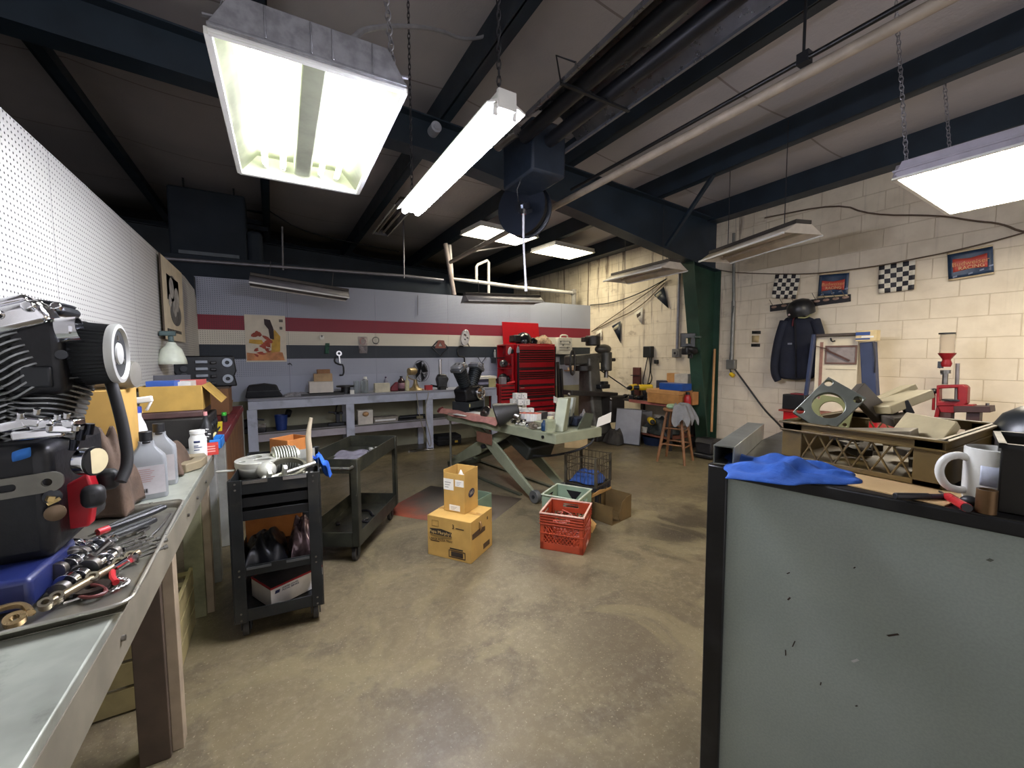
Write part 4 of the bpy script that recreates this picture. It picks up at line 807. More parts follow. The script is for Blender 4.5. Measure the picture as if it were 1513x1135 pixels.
B().plate([(0, 0), (.06, 0), (.06, .045), (0, .045)], [[(.003, .003), (.057, .003), (.057, .042), (.003, .042)]], L_(.04, .225), (0, -1, 0), (0, 0, 1), .001).build('stamp_frame', M('box ink soft', '7d6230'), t)
rf = (-w/2+.02, -l/2-.001); B().prism([(0, 0), (.19, 0), (.19, .034), (.1, .046), (0, .04)], (rf[0], rf[1], .165), dep=.001).prism([(0, 0), (.1, 0), (.1, .04), (0, .04)], (rf[0]+.16, rf[1], .03), dep=.001).prism([(0, 0), (.015, 0), (.015, .022), (0, .022)], (rf[0]+.22, rf[1], .235), dep=.001).build('end_print', M('box ink faint', '4b3620', .7), t)
B().grid(lambda u, v: V((rf[0]+.10+.02*u, -l/2-.004-.012*sin(pi*v), .19+.075*v)), 1, 6).build('torn_strip', card_in, t, sol=.002)
t = E('parts_carton', 'tall open cardboard carton with an oval mark on top of the big carton', 'box', (1.213, 2.865, .3025), 33)
w, l, h = .185, .185, .315; wl = .0035
b = B().bx(-w/2, w/2, -l/2, l/2, 0, wl)
for s in (-1, 1): b.bx(s*w/2-wl/2, s*w/2+wl/2, -l/2, l/2, 0, h-.02*(s < 0)); b.bx(-w/2, w/2, s*l/2-wl/2, s*l/2+wl/2, 0, h)
b.build('body', cardb, t, bev=.0015)
def pat(par, name, x0, x1, z0, z1, m): return B().prism([(0, 0), (x1-x0, 0), (x1-x0, z1-z0), (0, z1-z0)], (-w/2-.0025, l/2-x0, z0), (0, -1, 0), (0, 0, 1), .001).build(name, m, par)
for a in ((.0, .09, .165, .25), (.105, .18, .20, .25), (.05, .145, .012, .055)):
    lb = pat(t, 'label', *a, lab_m)
    for i in range(3): pat(lb, 'print_line', a[0]+.012, a[0]+(a[1]-a[0])*(.5+.12*i), a[2]+(a[3]-a[2])*(.2+.22*i), a[2]+(a[3]-a[2])*(.27+.22*i), inkl).data.transform(MX.Translation((-.0006, 0, 0)))
B().prism(circ(0, 0, .042, 28, .032), (.0, -l/2-.0025, .135), (1, 0, .12), (0, 0, 1), .001).build('oval_mark', M('oval navy', '2c2a3c', .6), t); text('lettering', 'S&S', .036, M('mark pale', '9a917f', .7), t, (0, -l/2-.0032, .135), (1, 0, .12), ext=.0003)
heap('packing_paper', 'crumpled white packing paper inside the open carton on top', 'paper', (1.21, 2.87, .31), .15, .15, .29, paper, 4, rz=33)
rust = NT('rusty plate'); cc = rust.coord(True); nn = rust.noise(cc, 2.2, 6, .65); x_, y_, z_ = rust.sep(cc)
pl_m = rust.bsdf(rust.mix(rust.ramp(rust.math('ADD', rust.math('MULTIPLY', nn, .6), rust.math('MULTIPLY', x_, -.75)), -.75, -.35), lin('5f564a'), rust.mix(rust.ramp(nn, .3, .7), lin('86442f'), lin('a8563c'))), .55)
A = [at(563, 758, Z=0), at(712, 783, Z=0), at(771, 737, Z=0), at(636, 718, Z=0)]
B_ = B(); f = B_._f([B_.b.verts.new((p.x, p.y, .003)) for p in A]); tag(B_.build('floor_plate', pl_m, sol=.006), 'rusty red steel cover plate set flat on the concrete behind the cartons', 'plate')
t = E('green_bin', 'small grey-green bin standing behind the stacked cartons', 'bin', (1.50, 3.27, 0), 30); trayb(.24, .24, 0, .24, .006).build('bin', M('sage plastic', '6c7d66', .5), t, bev=.003); B().bx(-.125, -.12, -.1, .02, .24, .34).build('paper_sheet', paper, t)
def milk_crate(lab, loc, rz, m, rimm, s=.33, h=.28, holes=False, grp='plastic milk crates'):
    t = E('milk_crate', lab, 'crate', loc, rz, grp); b = B().bx(-s/2, s/2, -s/2, s/2, 0, .006)
    for k in range(4):
        q = B(); a = s/2
        if holes: q.plate([(-a, 0), (a, 0), (a, h), (-a, h)], [[(-.075, h*.86), (.075, h*.86), (.0, h*.5)], [(-.14, h*.42), (-.05, h*.42), (-.095, h*.62)], [(.05, h*.42), (.14, h*.42), (.095, h*.62)], [(-.12, h*.1), (.12, h*.1), (.1, h*.3), (-.1, h*.3)]], (0, -a+.003, 0), (1, 0, 0), (0, 0, 1), .005)
        else:
            q.plate([(-a, h*.66), (a, h*.66), (a, h), (-a, h)], [rrect(.13, .035, .012, 0, h*.85)], (0, -a+.003, 0), (1, 0, 0), (0, 0, 1), .005)
            q.bx(-a, a, -a, -a+.005, 0, h*.2); q.bx(-a, -a+.03, -a, -a+.006, 0, h); q.bx(a-.03, a, -a, -a+.006, 0, h)
            for i in range(4): q.bx(-a, a, -a-.007, -a, h*(.7+.075*i), h*(.7+.075*i)+.006)
            for i in range(11):
                x = -a+.03+(2*a-.06)*i/10
                for sg in (-1, 1):
                    x2 = x+sg*.1; x2c = max(-a+.03, min(a-.03, x2)); zz2 = h*.2+(h*.46)*(abs(x2c-x)/.1); q.bar((x, -a+.004, h*.2), (x2c, -a+.004, zz2), .006, .006, (0, 1, 0))
            q.bx(-a, a, -a-.004, -a+.004, h*.44, h*.47)
        q.turn((0, 0, 90*k)); 
        me = bpy.data.meshes.new('tmp'); q.b.to_mesh(me); q.b.free(); b.b.from_mesh(me); bpy.data.meshes.remove(me)
    b.build('body', m, t, bev=.001)
    r = B()
    for k in (-1, 1): r.bx(-s/2-.006, s/2+.006, k*s/2-.008, k*s/2+.006, h-.004, h+.006); r.bx(k*s/2-.008, k*s/2+.006, -s/2, s/2, h-.004, h+.006)
    r.build('rim', rimm, t, bev=.002)
    if not holes: B().bx(-.05, .03, -s/2-.003, -s/2, h*.05, h*.14).build('name_plate', M('pale plaque', 'c9a49a', .5), t)
    return t
milk_crate('red plastic milk crate on the floor, its grid full of reddish straps', (1.945, 2.50, 0), 39, M('crate red', '98381c', .45, 0, .12), M('worn pale red rim', 'c9a08e', .5))
milk_crate('sage green plastic milk crate behind the red one', (2.185, 2.80, 0), 30, M('crate sage', '7d8f78', .5, 0, .08), M('worn sage rim', 'b4bba4', .5), holes=True)
b = B()
for i in range(46):
    a = random.uniform(0, 6.3); p = V((1.945, 2.50, .02+random.uniform(0, .17))) + V((random.uniform(-.09, .09), random.uniform(-.09, .09), 0)); b.tube([p, p+V((cos(a)*.05, sin(a)*.05, random.uniform(-.01, .03))), p+V((cos(a+1)*.08, sin(a+1)*.08, random.uniform(0, .03)))], .005, 5, 1)
tag(b.build('tangled_straps', M('pinkish straps', 'a0564a', .6, 0, .25)), 'tangle of pinkish straps filling the red milk crate', 'straps', None, 'stuff')
t = E('black_crate', 'black plastic crate under the wire basket', 'crate', (2.64, 3.05, 0), 22); milk = trayb(.33, .33, 0, .235, .008)
for i in range(5): milk.bx(-.15+.065*i, -.13+.065*i, -.172, -.165, .02, .22)
milk.build('body', blkp, t, bev=.003)
t = E('wire_basket', 'rusty wire basket of blue rags on the black crate', 'basket', (2.64, 3.05, .237), 22); b = B(); a = .16; hh = .27
for z in (.004, .13, .2, hh):
    for k in range(4): c, d = [(-a, -a), (a, -a), (a, a), (-a, a)][k], [(a, -a), (a, a), (-a, a), (-a, -a)][k]; b.bar((*c, z), (*d, z), .007, .007)
for i in range(9):
    x = -a+2*a*i/8
    for p, q in (((x, -a), 0), ((x, a), 0), ((-a, x), 0), ((a, x), 0)): b.tube([(*p, 0), (p[0]+(.012*sin(i*2) if abs(p[1]) == a else 0), p[1], hh*.5), (*p, hh)], .0028, 5)
    b.bar((x, -a, .003), (x, a, .003), .005, .005)
b.build('wires', M('rusty wire', '4d463a', .5, .6, .3), t)
for x in (-a, a):
    for y in (-a, a): B().bar((x, y, 0), (x, y, hh+.01), .022, .022).build('corner_post', M('rusty post', '4f4a3c', .5, .5, .3), t)
heap('blue_rags', 'dark blue rags heaped in the wire basket', 'rags', (2.64, 3.05, .247), .29, .29, .12, M('navy rag', '1f3f78', .9, 0, .25, 14, bump=.4), 21, rz=22)
t = E('ripped_carton', 'dark brown ripped cardboard carton right of the milk crates', 'box', (2.60, 2.72, 0), 12)
b = B().bx(-.15, .15, -.14, .14, 0, .004); b.bx(-.15, .15, .136, .14, 0, .2); b.bx(.146, .15, -.14, .14, 0, .21); b.bx(-.15, -.146, -.14, .14, 0, .16); b.prism([(-.02, 0), (.15, 0), (.15, .21), (.08, .2), (.0, .17), (-.05, .05)], (0, -.138, 0), dep=.004); b.build('body', M('dark carton', '57431f', .75, 0, .15), t)
B().prism([(-.15, .19), (.15, .21), (.14, .235), (.05, .225), (-.05, .245), (-.15, .22)], (0, .138, 0), (1, 0, 0), (0, -.3, 1), .004).build('torn_flap', M('torn edge card', 'a8804a', .75), t)
tag(B().box((0, 0, .045), (.1, .09, .004), (38, 0, 0)).box((-.06, -.01, .02), (.1, .08, .004), (10, -12, 0)).build('card_scrap', M('torn edge card', 'a8804a')), 'folded scrap of cardboard by the red milk crate', 'scrap', None, None, (2.30, 2.62, .0), 30)
# ================================================================ motorcycle lift
oliv = M('lift olive', '82866f', .5, .1, .12, 5, stain='5a5f4c', samt=.45)
LC = V((2.35, 4.13, 0)); LR = 8; TZ = .75
lo = lambda x, y, z=0: on(LC, LR, x, y, z)
t = E('motorcycle_lift', 'olive green scissor motorcycle lift table covered with parts', 'lift table', LC, LR)
out = [(-.28, -1.08), (.34, -1.10), (.34, .85), (.2, 1.12), (-.22, 1.12), (-.34, .8)]
B().prism(out, (0, 0, TZ-.008), (1, 0, 0), (0, 1, 0), .012).build('deck', oliv, t)
b = B()
for p, q in zip(out, out[1:]+out[:1]): b.bar((*p, TZ-.05), (*q, TZ-.05), .008, .09)
b.build('side_skirt', oliv, t, bev=.002)
for x in (-.24, .18):
    def arm(p, q, wd):
        P, Q = V(p), V(q); d = (Q-P).normalized(); u = V((0, 0, 1)); n = V((1, 0, 0)).cross(d); o = []
        pts = [P+n*wd*.35, P.lerp(Q, .5)+n*wd*.62, Q+n*wd*.35, Q-n*wd*.35, P.lerp(Q, .5)-n*wd*.62, P-n*wd*.35]
        return B().prism([(k.y, k.z) for k in pts], (p[0], 0, 0), (0, 1, 0), (0, 0, 1), .03)
    arm((x, -.73, .07), (x, .42, .69), .12).build('scissor_arm', oliv, t, bev=.003); arm((x*.86, .98, .05), (x*.86, -.3, .66), .12).build('scissor_arm', oliv, t, bev=.003)
    B().cyl((x-.025, -.75, .065), (x+.03, -.75, .065), .065, n=24).build('wheel', M('grey caster', '5d5e5c', .5, .3), t, bev=.006)
    B().cyl((x-.03, -.75, .065), (x+.036, -.75, .065), .02, n=14).build('hub', gun, t)
B().cyl((-.27, .15, .42), (.27, .15, .42), .025).cyl((-.24, -.75, .065), (.24, -.75, .065), .018).cyl((-.2, .98, .05), (.2, .98, .05), .02).build('axle', gun, t)
B().bx(-.22, .22, .9, 1.05, .01, .06).bx(-.24, -.2, -.5, 1.0, .004, .02).bx(.2, .24, -.5, 1.0, .004, .02).build('base_frame', M('dark olive', '3a3f32', .5), t)
B().box((0, -.35, .55), (.36, .5, .16), (25, 0, 0)).cyl((0, .7, .2), (0, -.2, .55), .05).build('hydraulic_unit', M('dark hydraulic', '1f221e', .5), t, bev=.02)
B().bx(-.275, -.262, -.05, .25, .47, .59).build('maker_plate', M('red brown plate', '6d4a3a', .5), t)
B().cyl((-.3, .82, .0), (-.3, .82, .69), .014).cyl((-.3, .82, .2), (-.27, .74, .2), .008).build('support_leg', M('grey leg tube', '7d7c70', .4, .5), t)
def chock(px, y, hh=.30):
    p = lo(px, y, TZ); return B().prism([(-.06, 0), (.06, 0), (.19, hh), (.09, hh+.005)], (px, y, TZ+.002), (.9, .43, 0), (0, 0, 1), .11)
chock(-.13, -.98).build('wheel_chock', oliv, t, bev=.006); chock(.16, -.78, .27).build('wheel_chock', M('pale grey chock', '8b8f86', .45, .2), t, bev=.006)
B().bx(-.22, -.02, -.82, -.70, TZ, TZ+.07).build('chock_base', oliv, t, bev=.004); B().prism([(.05, 0), (.24, 0), (.28, .13), (.17, .15)], (0, -1.04, TZ+.004), dep=.02).build('end_plate', M('dark olive', '3a3f32'), t)
B().cyl((-.30, -.92, TZ-.05), (-.289, -.92, TZ-.05), .016).build('plug', blk, t)
tag(B().tube([lo(.30, -1.0, .70), lo(.22, -1.12, .62), lo(.05, -1.05, .54), lo(-.1, -.8, .46), lo(-.1, -.55, .42)], .012, 8, 2).build('hydraulic_hose', rub), 'black hydraulic hose looping from the lift end over the wire basket', 'hose')
zt = TZ+.006
def px_(x, y, z=zt): return at(x, y, Z=z)
# towel, sheets
tag(B().grid(lambda u, v: lo(-.352+.13*u+.008*sin(9*v), -.25+1.30*v-.05*(1-u)*0, zt-.05*max(0, .35-u)/.35+.012*abs(sin(4*u+v*9))+.008), 10, 40).build('pink_towel', M('pink towel', 'a8756b', .95, 0, .15, 14, bump=.5), sub=1, sol=.006), 'pinkish red towel folded along the near edge of the lift table', 'towel')
heap('towel_end', 'dark red corner of towel hanging at the tip of the lift table', 'towel', lo(-.27, 1.10, TZ-.03), .1, .12, .08, M('dark red towel', '6a2a2a', .95), 2)
tag(B().box((0, 0, .004), (.34, .24, .006)).build('paper_stack', M('bright paper', 'dddcd8', .6, 0, .03)), 'stack of white sheets on the lift beside the black engine', 'paper', None, None, px_(694, 612), 14)
# engine two on its stand
E2 = at(690, 607, Z=zt); t = E('black_engine', 'black V-twin engine with a chrome pulley on a stand on the lift table', 'engine', (E2.x+.02, E2.y, zt), 28)
B().bx(-.17, .17, -.13, .13, 0, .012).bx(-.17, .17, -.13, -.115, .05, .13).bx(-.17, .17, .115, .13, .05, .13).bx(-.17, -.15, -.13, .13, 0, .13).bx(.15, .17, -.13, .13, 0, .13).build('stand', M('stand grey black', '2e3336', .45, .3), t, bev=.004)
B().prism([(-.17, .13), (.16, .13), (.17, .24), (.12, .33), (-.1, .33), (-.19, .28), (-.16, .2)], (0, 0, 0), dep=.2).build('crankcase', cast, t, bev=.02)
for s, pq in ((-1, ((-.05, .31), (-.17, .53))), (1, ((.06, .31), (.17, .53)))):
    (ax, az), (bx_, bz) = pq; p, q = V((ax, 0, az)), V((bx_, 0, bz)); b = B()
    for i in range(9):
        c = p.lerp(q, (i+.5)/9); d = (q-p).normalized(); b.cyl(c-d*.003, c+d*.003, .078+.012*(i/8), n=24)
    b.cyl(p, q, .066, n=20); b.build('cylinder', M('black fins', '2e3336', .4, .4), t)
    d = (q-p).normalized(); m = q+d*.03; rot = (0, math.degrees(math.atan2(d.x, d.z)), 0)
    B().box(m, (.17, .17, .05), rot).build('cylinder_head', M('grey head', '6b6e72', .35, .5, .2), t, bev=.012); rb = B().box(m+d*.04, (.14, .15, .035), rot).build('rocker_cover', M('satin rocker', 'a9abb0', .3, .5, .1), t, bev=.012)
    for y in (-.06, .0, .06): B().cyl(m+d*.02+V((0, y-.03, 0)), m+d*.065+V((.0, y-.03, 0)), .013, n=10).build('boss', chrome, rb)
B().lathe([(.02, 0), (.085, 0), (.09, .006), (.09, .03), (.085, .034), (.07, .028), (.065, .01), (.02, .01)], (.10, -.105, .23), (0, -1, 0), 32).build('pulley', chrome, t); B().cyl((.10, -.1, .23), (.10, -.18, .23), .022, n=16).build('shaft_nut', steelg, t, bev=.003)
B().box((-.14, -.132, .09), (.018, .004, .04)).build('tag', M('yellow tag', 'b9b27a', .6), t)
def px_(x, y, z=zt): return at(x, y, Z=z)
c = px_(717, 618); tag(B().lathe([(.01, -.01), (.07, -.008), (.075, .0), (.07, .008), (.02, .014), (.016, .05), (.0, .05)], (0, 0, .07), (-.8, -.25, .45), 28).build('valve_disc', steelg), 'round steel disc with a stem leaning among the parts on the lift', 'engine part', None, None, c)
c = px_(752, 628); t = E('cone_filter', 'large dark cone-shaped filter housing lying on the lift table', 'filter', c+V((.0, .04, .0)), 0); B().lathe([(.02, -.13), (.06, -.12), (.07, -.08), (.12, .08), (.125, .12), (.1, .13)], (0, 0, .13), (-.75, .35, -.25), 28).build('cone', M('dark rubber cone', '2d2c2b', .45), t); B().cyl((.06, -.06, .1), (.09, -.1, .08), .04, n=16).build('clamp_end', steelg, t)
wc = M('white small carton', 'd5d3cd', .6, 0, .08, 20)
for i, (x, y, z) in enumerate([(758, 609, 0), (768, 611, 0), (778, 612, 0), (785, 612, 0), (761, 606, .075), (770, 607, .075), (779, 607, .075), (765, 606, .15), (775, 606, .15), (764, 602, .0), (774, 603, .0)]):
    c = px_(x, y)+V((0, .03, z)); o = tag(B().bx(-.038, .038, -.038, .038, 0, .072).build('small_carton', wc, bev=.002), 'small white parts carton in the pile by the red tool chests', 'box', 'small white cartons on the lift', None, c, random.uniform(-14, 14))
    B().prism(circ(0, 0, .009, 8), (random.uniform(-.02, .02), -.0385, .04), dep=.001).prism([(-.02, .0), (.012, 0), (.012, .006), (-.02, .006)], (0, -.0385, .015), dep=.001).build('print_spot', inkl, o)
for i, x in enumerate((766, 775, 784, 792)):
    c = px_(x, 622+i*.3)+V((.01, .02, 0)); o = E('red_top_carton', 'small white carton with a salmon red lid in the row on the lift', 'box', c, 16, 'red-lidded cartons on the lift'); B().bx(-.042, .042, -.045, .045, 0, .085).build('body', wc, o, bev=.002); B().bx(-.043, .043, -.046, .046, .085, .091).build('lid', M('salmon lid', 'c9604e', .6), o)
tag(B().bx(-.05, .05, -.05, .05, 0, .09).build('dark_carton', M('dark card', '3b3a3a', .6), bev=.002), 'dark grey carton at the right end of the red-lidded row', 'box', None, None, px_(801, 621)+V((.02, .04, 0)), 16)
t = E('blue_bottle', 'small dark blue bottle at the near end of the lift table', 'bottle', px_(804, 636)); B().lathe([(.028, 0), (.03, .01), (.03, .06), (.014, .085), (.012, .1)], n=18).build('body', M('navy gloss', '16324f', .25), t)
t = E('glass_jar', 'clear glass jar of pale fluid beside the dark blue bottle', 'jar', px_(816, 640)+V((0, .03, 0))); B().bx(-.04, .04, -.035, .035, 0, .13).build('jar', GL('pale jar', 'c9cfae', .1, .45, .6), t, bev=.012, seg=3); B().lathe([(.03, .13), (.03, .15), (.0, .152)], n=18).build('lid', M('cream lid', 'bcb896', .5), t)
tag(B().bx(-.055, .055, -.04, .04, 0, .06).build('clear_tub', GL('clear tub', 'a89a86', .12, .5, .6), bev=.008), 'clear plastic tub of small parts near the dark blue bottle', 'tub', None, None, px_(793, 634)+V((0, .03, 0)), 10)
for i in range(34):
    f = random.random(); c = px_(738+62*f+random.uniform(-6, 10), 622+13*f+random.uniform(-5, 1)); k = i % 4; b = B()
    if k == 0: b.lathe([(.012, 0), (.022, 0), (.022, .018), (.012, .018)], (0, 0, .004), (random.uniform(-1, 1), random.uniform(-.5, .5), 1), 14)
    elif k == 1: b.cyl((0, 0, .01), (.05, .02, .016), .01, n=10)
    elif k == 2: b.box((0, 0, .016), (.06, .035, .03), (0, 0, 40*i))
    else: b.ell((0, 0, .02), (.03, .022, .018))
    tag(b.build('small_part', [chrome, sm[0], sm[1], casem][(i*7) % 4], bev=.002), 'small steel part in the clutter along the near side of the lift', 'engine part', 'small parts on the lift', None, c, i*33)
tag(B().tube([(-.1, 0, .16), (-.06, .0, .1), (0, 0, .05), (.06, 0, .03)], lambda f: .012+.022*f, 10, 2, .5).build('white_funnel', M('cream plastic', 'c9c6b4', .4)), 'curved cream plastic duct by the upright chock', 'duct', None, None, px_(828, 612), 20)
tag(B().prism([(-.09, 0), (.1, -.02), (.1, .02), (-.09, .09)], dep=.004).build('card_sheet', M('bright paper', 'dddcd8')), 'white card sheet leaning behind the upright chock', 'card', None, None, px_(830, 604)+V((0, .1, .08)), 20)
tag(B().bx(-.08, .08, -.06, .06, 0, .05).build('book', M('grey white book', 'a9a39c', .6), bev=.002), 'pale book lying left of the upright chock', 'book', None, None, px_(818, 617)+V((0, .05, 0)), 20)
c = lo(.30, -1.12, TZ+.01); tag(B().prism([(-.06, 0), (.16, .03), (.17, .13), (-.03, .09)], dep=.004).build('notice_sheet', M('bright paper', 'dddcd8')), 'white sheet propped at the right corner of the lift', 'paper', None, None, c, 8)
heap('grey_glove', 'grey work glove standing on the far right corner of the lift', 'glove', lo(.3, -.9, TZ+.01), .1, .1, .16, M('grey knit', '77736f', .9, 0, .2), 30)
t = E('tool_pouch', 'navy pouch with cables behind the right chock', 'pouch', lo(.2, -.88, TZ+.006), 20); B().bx(-.06, .07, -.05, .05, 0, .09).build('pouch', M('navy pouch', '222a3a', .8), t, bev=.015); B().tube([(-.1, 0, .02), (-.08, -.02, .11), (-.04, 0, .13), (.0, .02, .1)], .005, 6, 2).build('cable', blk, t)
t = carton('white_carton', 'open white and tan box of parts on the floor beyond the lift', (4.20, 5.16, 0), (.36, .24, .2), -38, M('tan white card', 'bfa678', .7, 0, .1), True)
# ================================================================ back bench
lav = M('lavender grey paint', 'b0b6c6', .55, 0, .1, 4, stain='6f7078', samt=.4); lavd = M('dull mauve paint', 'a39ea6', .6, 0, .12, 4)
t = E('back_bench', 'long lavender painted bench with a lower shelf along the striped wall', 'workbench', (0, 0, 0))
YF = 6.2; BT = .93
B().bx(-.29, 3.31, YF, YB-.01, BT-.03, BT).build('benchtop', M('bench top board', '8a8c98', .5, 0, .12, 3), t, bev=.003)
B().bx(-.29, 3.31, YF, YF+.03, BT-.14, BT-.032).build('apron', lav, t, bev=.003)
B().bx(-.29, 3.31, YF+.03, YB-.01, .455, .475).build('shelf', M('shelf board', '5d5c58', .6, 0, .15), t); B().bx(-.29, 3.31, YF+.035, YF+.06, .36, .48).build('shelf_lip', lavd, t, bev=.003)
for x in (-.25, .935, 2.11, 3.265):
    B().bx(x-.055, x+.055, YF-.004, YF+.034, 0, BT-.14).build('leg', lav, t, bev=.003); B().bx(x-.045, x+.045, YB-.06, YB-.02, 0, BT-.03).build('leg', lav, t)
def pb(x, y=None, d=.0): return at(x, y if y else 570, Y=6.45+d)
def sz(x0, x1, y0, y1, d=0):
    xm, ym = (x0+x1)/2, (y0+y1)/2; a, b_ = at(x0, ym, Y=6.45+d), at(x1, ym, Y=6.45+d); return (a+b_)/2, abs(b_.x-a.x), abs(at(xm, y0, Y=6.45+d).z-at(xm, y1, Y=6.45+d).z)
def bench_thing(name, lab, cat, x0, x1, y0, y1, d=0, base=BT+.001, group=None):
    c, w, h = sz(x0, x1, y0, y1, d); t = E(name, lab, cat, (c.x, 6.45+d, base), 0, group); return t, w, h
def bench_box(name, lab, cat, x0, x1, y0, y1, m, d=0, dep=.12, base=BT+.001, group=None, bev=.002):
    c, w, h = sz(x0, x1, y0, y1, d); return tag(B().bx(-w/2, w/2, -dep/2, dep/2, 0, h).build(name, m, bev=bev), lab, cat, group, None, (c.x, 6.45+d, base))
def bottle(lab, x0, x1, y0, y1, m, capm, d=0, lm=None, neck=.7, name='bottle'):
    t, w, h = bench_thing(name, lab, 'bottle', x0, x1, y0, y1, d); r = w/2
    B().lathe([(r*.92, 0), (r, .01), (r, h*neck), (r*.5, h*(neck+.14)), (r*.34, h*(neck+.17)), (r*.34, h*.92)], n=18).build('body', m, t); B().cyl((0, 0, h*.9), (0, 0, h), r*.42, n=14).build('cap', capm, t)
    if lm: B().cyl((0, 0, h*.18), (0, 0, h*.55), r*1.012, n=18, cap=False).build('label', lm, t, sol=.0006)
    return t
softb = M('black soft case', '17191f', .8, 0, .15, bump=.2)
t, w, h = bench_thing('tool_case', 'long black zip case with a sloping end at the left of the back bench', 'case', 362, 418, 565, 585)
B().prism([(-w/2, 0), (w/2, 0), (w*.42, h*.3), (w*.34, h*.85), (0, h), (-w*.42, h*.9)], (0, 0, 0), dep=.24).build('body', softb, t, bev=.02); B().bx(-w*.44, w*.44, -.124, -.118, h*.45, h*.5).build('zip', gun, t)
heap('plastic_wrap', 'crumpled clear plastic and papers right of the black zip case', 'papers', (at(438, 578, Y=6.42).x, 6.42, BT+.001), .34, .22, .06, M('grey plastic wrap', '8f8f96', .3, 0, .35, 22), 6)
t, w, h = bench_thing('drip_tray', 'flat black drip tray under the white box on the back bench', 'tray', 444, 506, 573, 580, -.05); trayb(w, .3, 0, .03).build('tray', blk, t, bev=.003)
bench_box('white_box', 'plain white box on the black drip tray', 'box', 456, 491, 557, 573, M('white card', 'd6cfc6'), -.02, .2, BT+.034)
b1, w1, h1 = sz(463, 490, 546, 557); tag(B().bx(-w1/2, w1/2, -.06, .06, 0, h1).build('tan_box', M('tan small box', 'b09470', .7, 0, .15), bev=.002), 'tan shipping box stacked on the plain white box', 'box', None, None, (b1.x, 6.44, BT+.037+sz(456, 491, 557, 573)[2]))
b1, w1, h1 = sz(468, 487, 540, 546); tag(B().bx(-w1/2, w1/2, -.05, .05, 0, h1).build('brown_box', M('brown small box', '8d6646', .7, 0, .15), bev=.002), 'small brown box topmost of the stack on the back bench', 'box', None, None, (b1.x, 6.45, BT+.039+sz(456, 491, 557, 573)[2]+sz(463, 490, 546, 557)[2]))
t, w, h = bench_thing('clutch_plate', 'black plate on a dark hub beside the glass jars', 'engine part', 499, 522, 563, 577, -.05); B().cyl((0, 0, 0), (0, 0, h*.7), w*.3, n=20).build('hub', gun, t); B().cyl((0, 0, h*.7), (0, 0, h*.85), w*.6, n=24).build('plate', blk, t)
for k, (x0, x1) in enumerate(((522, 531), (532, 544))):
    t, w, h = bench_thing('glass_jar', ['narrow clear glass jar', 'wide clear glass jar'][k]+' in front of the silver spray can', 'jar', x0, x1, 560, 578, -.12); B().lathe([(w*.44, 0), (w*.48, .01), (w*.48, h), (w*.43, h), (w*.43, .012), (0, .012)], n=20).build('jar', GL('jar glass', 'c9d3d6', .05, .4, .7), t)
bench_box('white_cube', 'tiny white carton in front of the narrow glass jar', 'box', 517, 523, 573, 579, white, -.2, .04)
t, w, h = bench_thing('spray_can', 'silver spray can with a white cap on the back bench', 'can', 535, 544, 552, 575); B().lathe([(w*.48, 0), (w*.5, .004), (w*.5, h*.8), (w*.35, h*.86)], n=20).build('body', M('silver can', 'a5a8ae', .3, .7), t); B().cyl((0, 0, h*.86), (0, 0, h), w*.3, n=16).build('cap', white, t)
bench_box('cream_box', 'cream box with a blank front beside the red bottles', 'box', 553, 575, 562, 575, M('cream card', 'c9c3ac', .6), -.08, .1)
bottle('small bottle with a dark purple cap behind the cream box', 567, 573, 552, 573, M('clear mauve', '8f8fa0', .2), M('purple cap', '3b2348', .4), .1)
t, w, h = bench_thing('red_jug', 'slumped red plastic jug left of the dark labelled bottle', 'jug', 576, 590, 562, 575); B().prism([(-w/2, 0), (w/2, 0), (w*.5, h), (w*.1, h), (-w*.4, h*.45)], dep=.08).build('body', M('dull red', '7d2f3a', .5), t, bev=.015)
bottle('dark bottle with a mauve label on the back bench', 588, 598, 553, 575, M('dark amber', '3a2426', .2), blk, -.06, M('mauve label', '8d6a74', .5))
bottle('cream squeeze bottle next to the desk fan', 598, 604.5, 553, 575, M('cream bottle', 'c5bf9a', .4), M('cream bottle', 'c5bf9a'), -.06, None, .6)
# fan
fx = at(614, 574, Y=6.42); t = E('desk_fan', 'old brass-toned desk fan seen from behind on the back bench', 'fan', (fx.x, 6.42, BT+.001)); brz = M('aged brass enamel', 'a3906a', .4, .4, .15)
B().lathe([(.13, 0), (.12, .02), (.06, .05), (.035, .1), (.025, .17)], n=24).build('base', brz, t); B().tube([(-.02, 0, .16), (-.12, -.01, .2), (-.13, -.01, .28), (-.05, -.02, .34)], .008, 7, 2).build('yoke', brz, t)
B().lathe([(.02, -.1), (.055, -.085), (.06, .02), (.04, .05)], (-.03, 0, .30), (1, .35, 0), 20).build('motor', brz, t)
b = B(); ax = V((1, .35, 0)).normalized(); s_ = ax.cross(V((0, 0, 1))); cF = V((.10, .045, .30))
for r, o in ((.17, 0), (.165, .05), (.11, .065), (.06, .07), (.17, -.02)): b.tube([cF+ax*o+(s_*cos(a)+V((0, 0, 1))*sin(a))*r for a in [2*pi*k/28 for k in range(29)]], .003, 5)
for k in range(14): a = 2*pi*k/14; dd = s_*cos(a)+V((0, 0, 1))*sin(a); b.tube([cF+ax*.07+dd*.03, cF+ax*.06+dd*.12, cF+dd*.17, cF-ax*.03+dd*.05], .0022, 5)
b.build('cage', gun, t)
for k in range(4):
    a = pi/2*k+.4; dd = s_*cos(a)+V((0, 0, 1))*sin(a); e_ = ax.cross(dd); B().grid(lambda u, v: cF+ax*(.01+.03*(v-.5))+dd*(.02+.13*u)+e_*(.07*(v-.5)*(1+u)), 4, 4).build('blade', M('dark fan blade', '23262a', .35, .4), t, sol=.002)
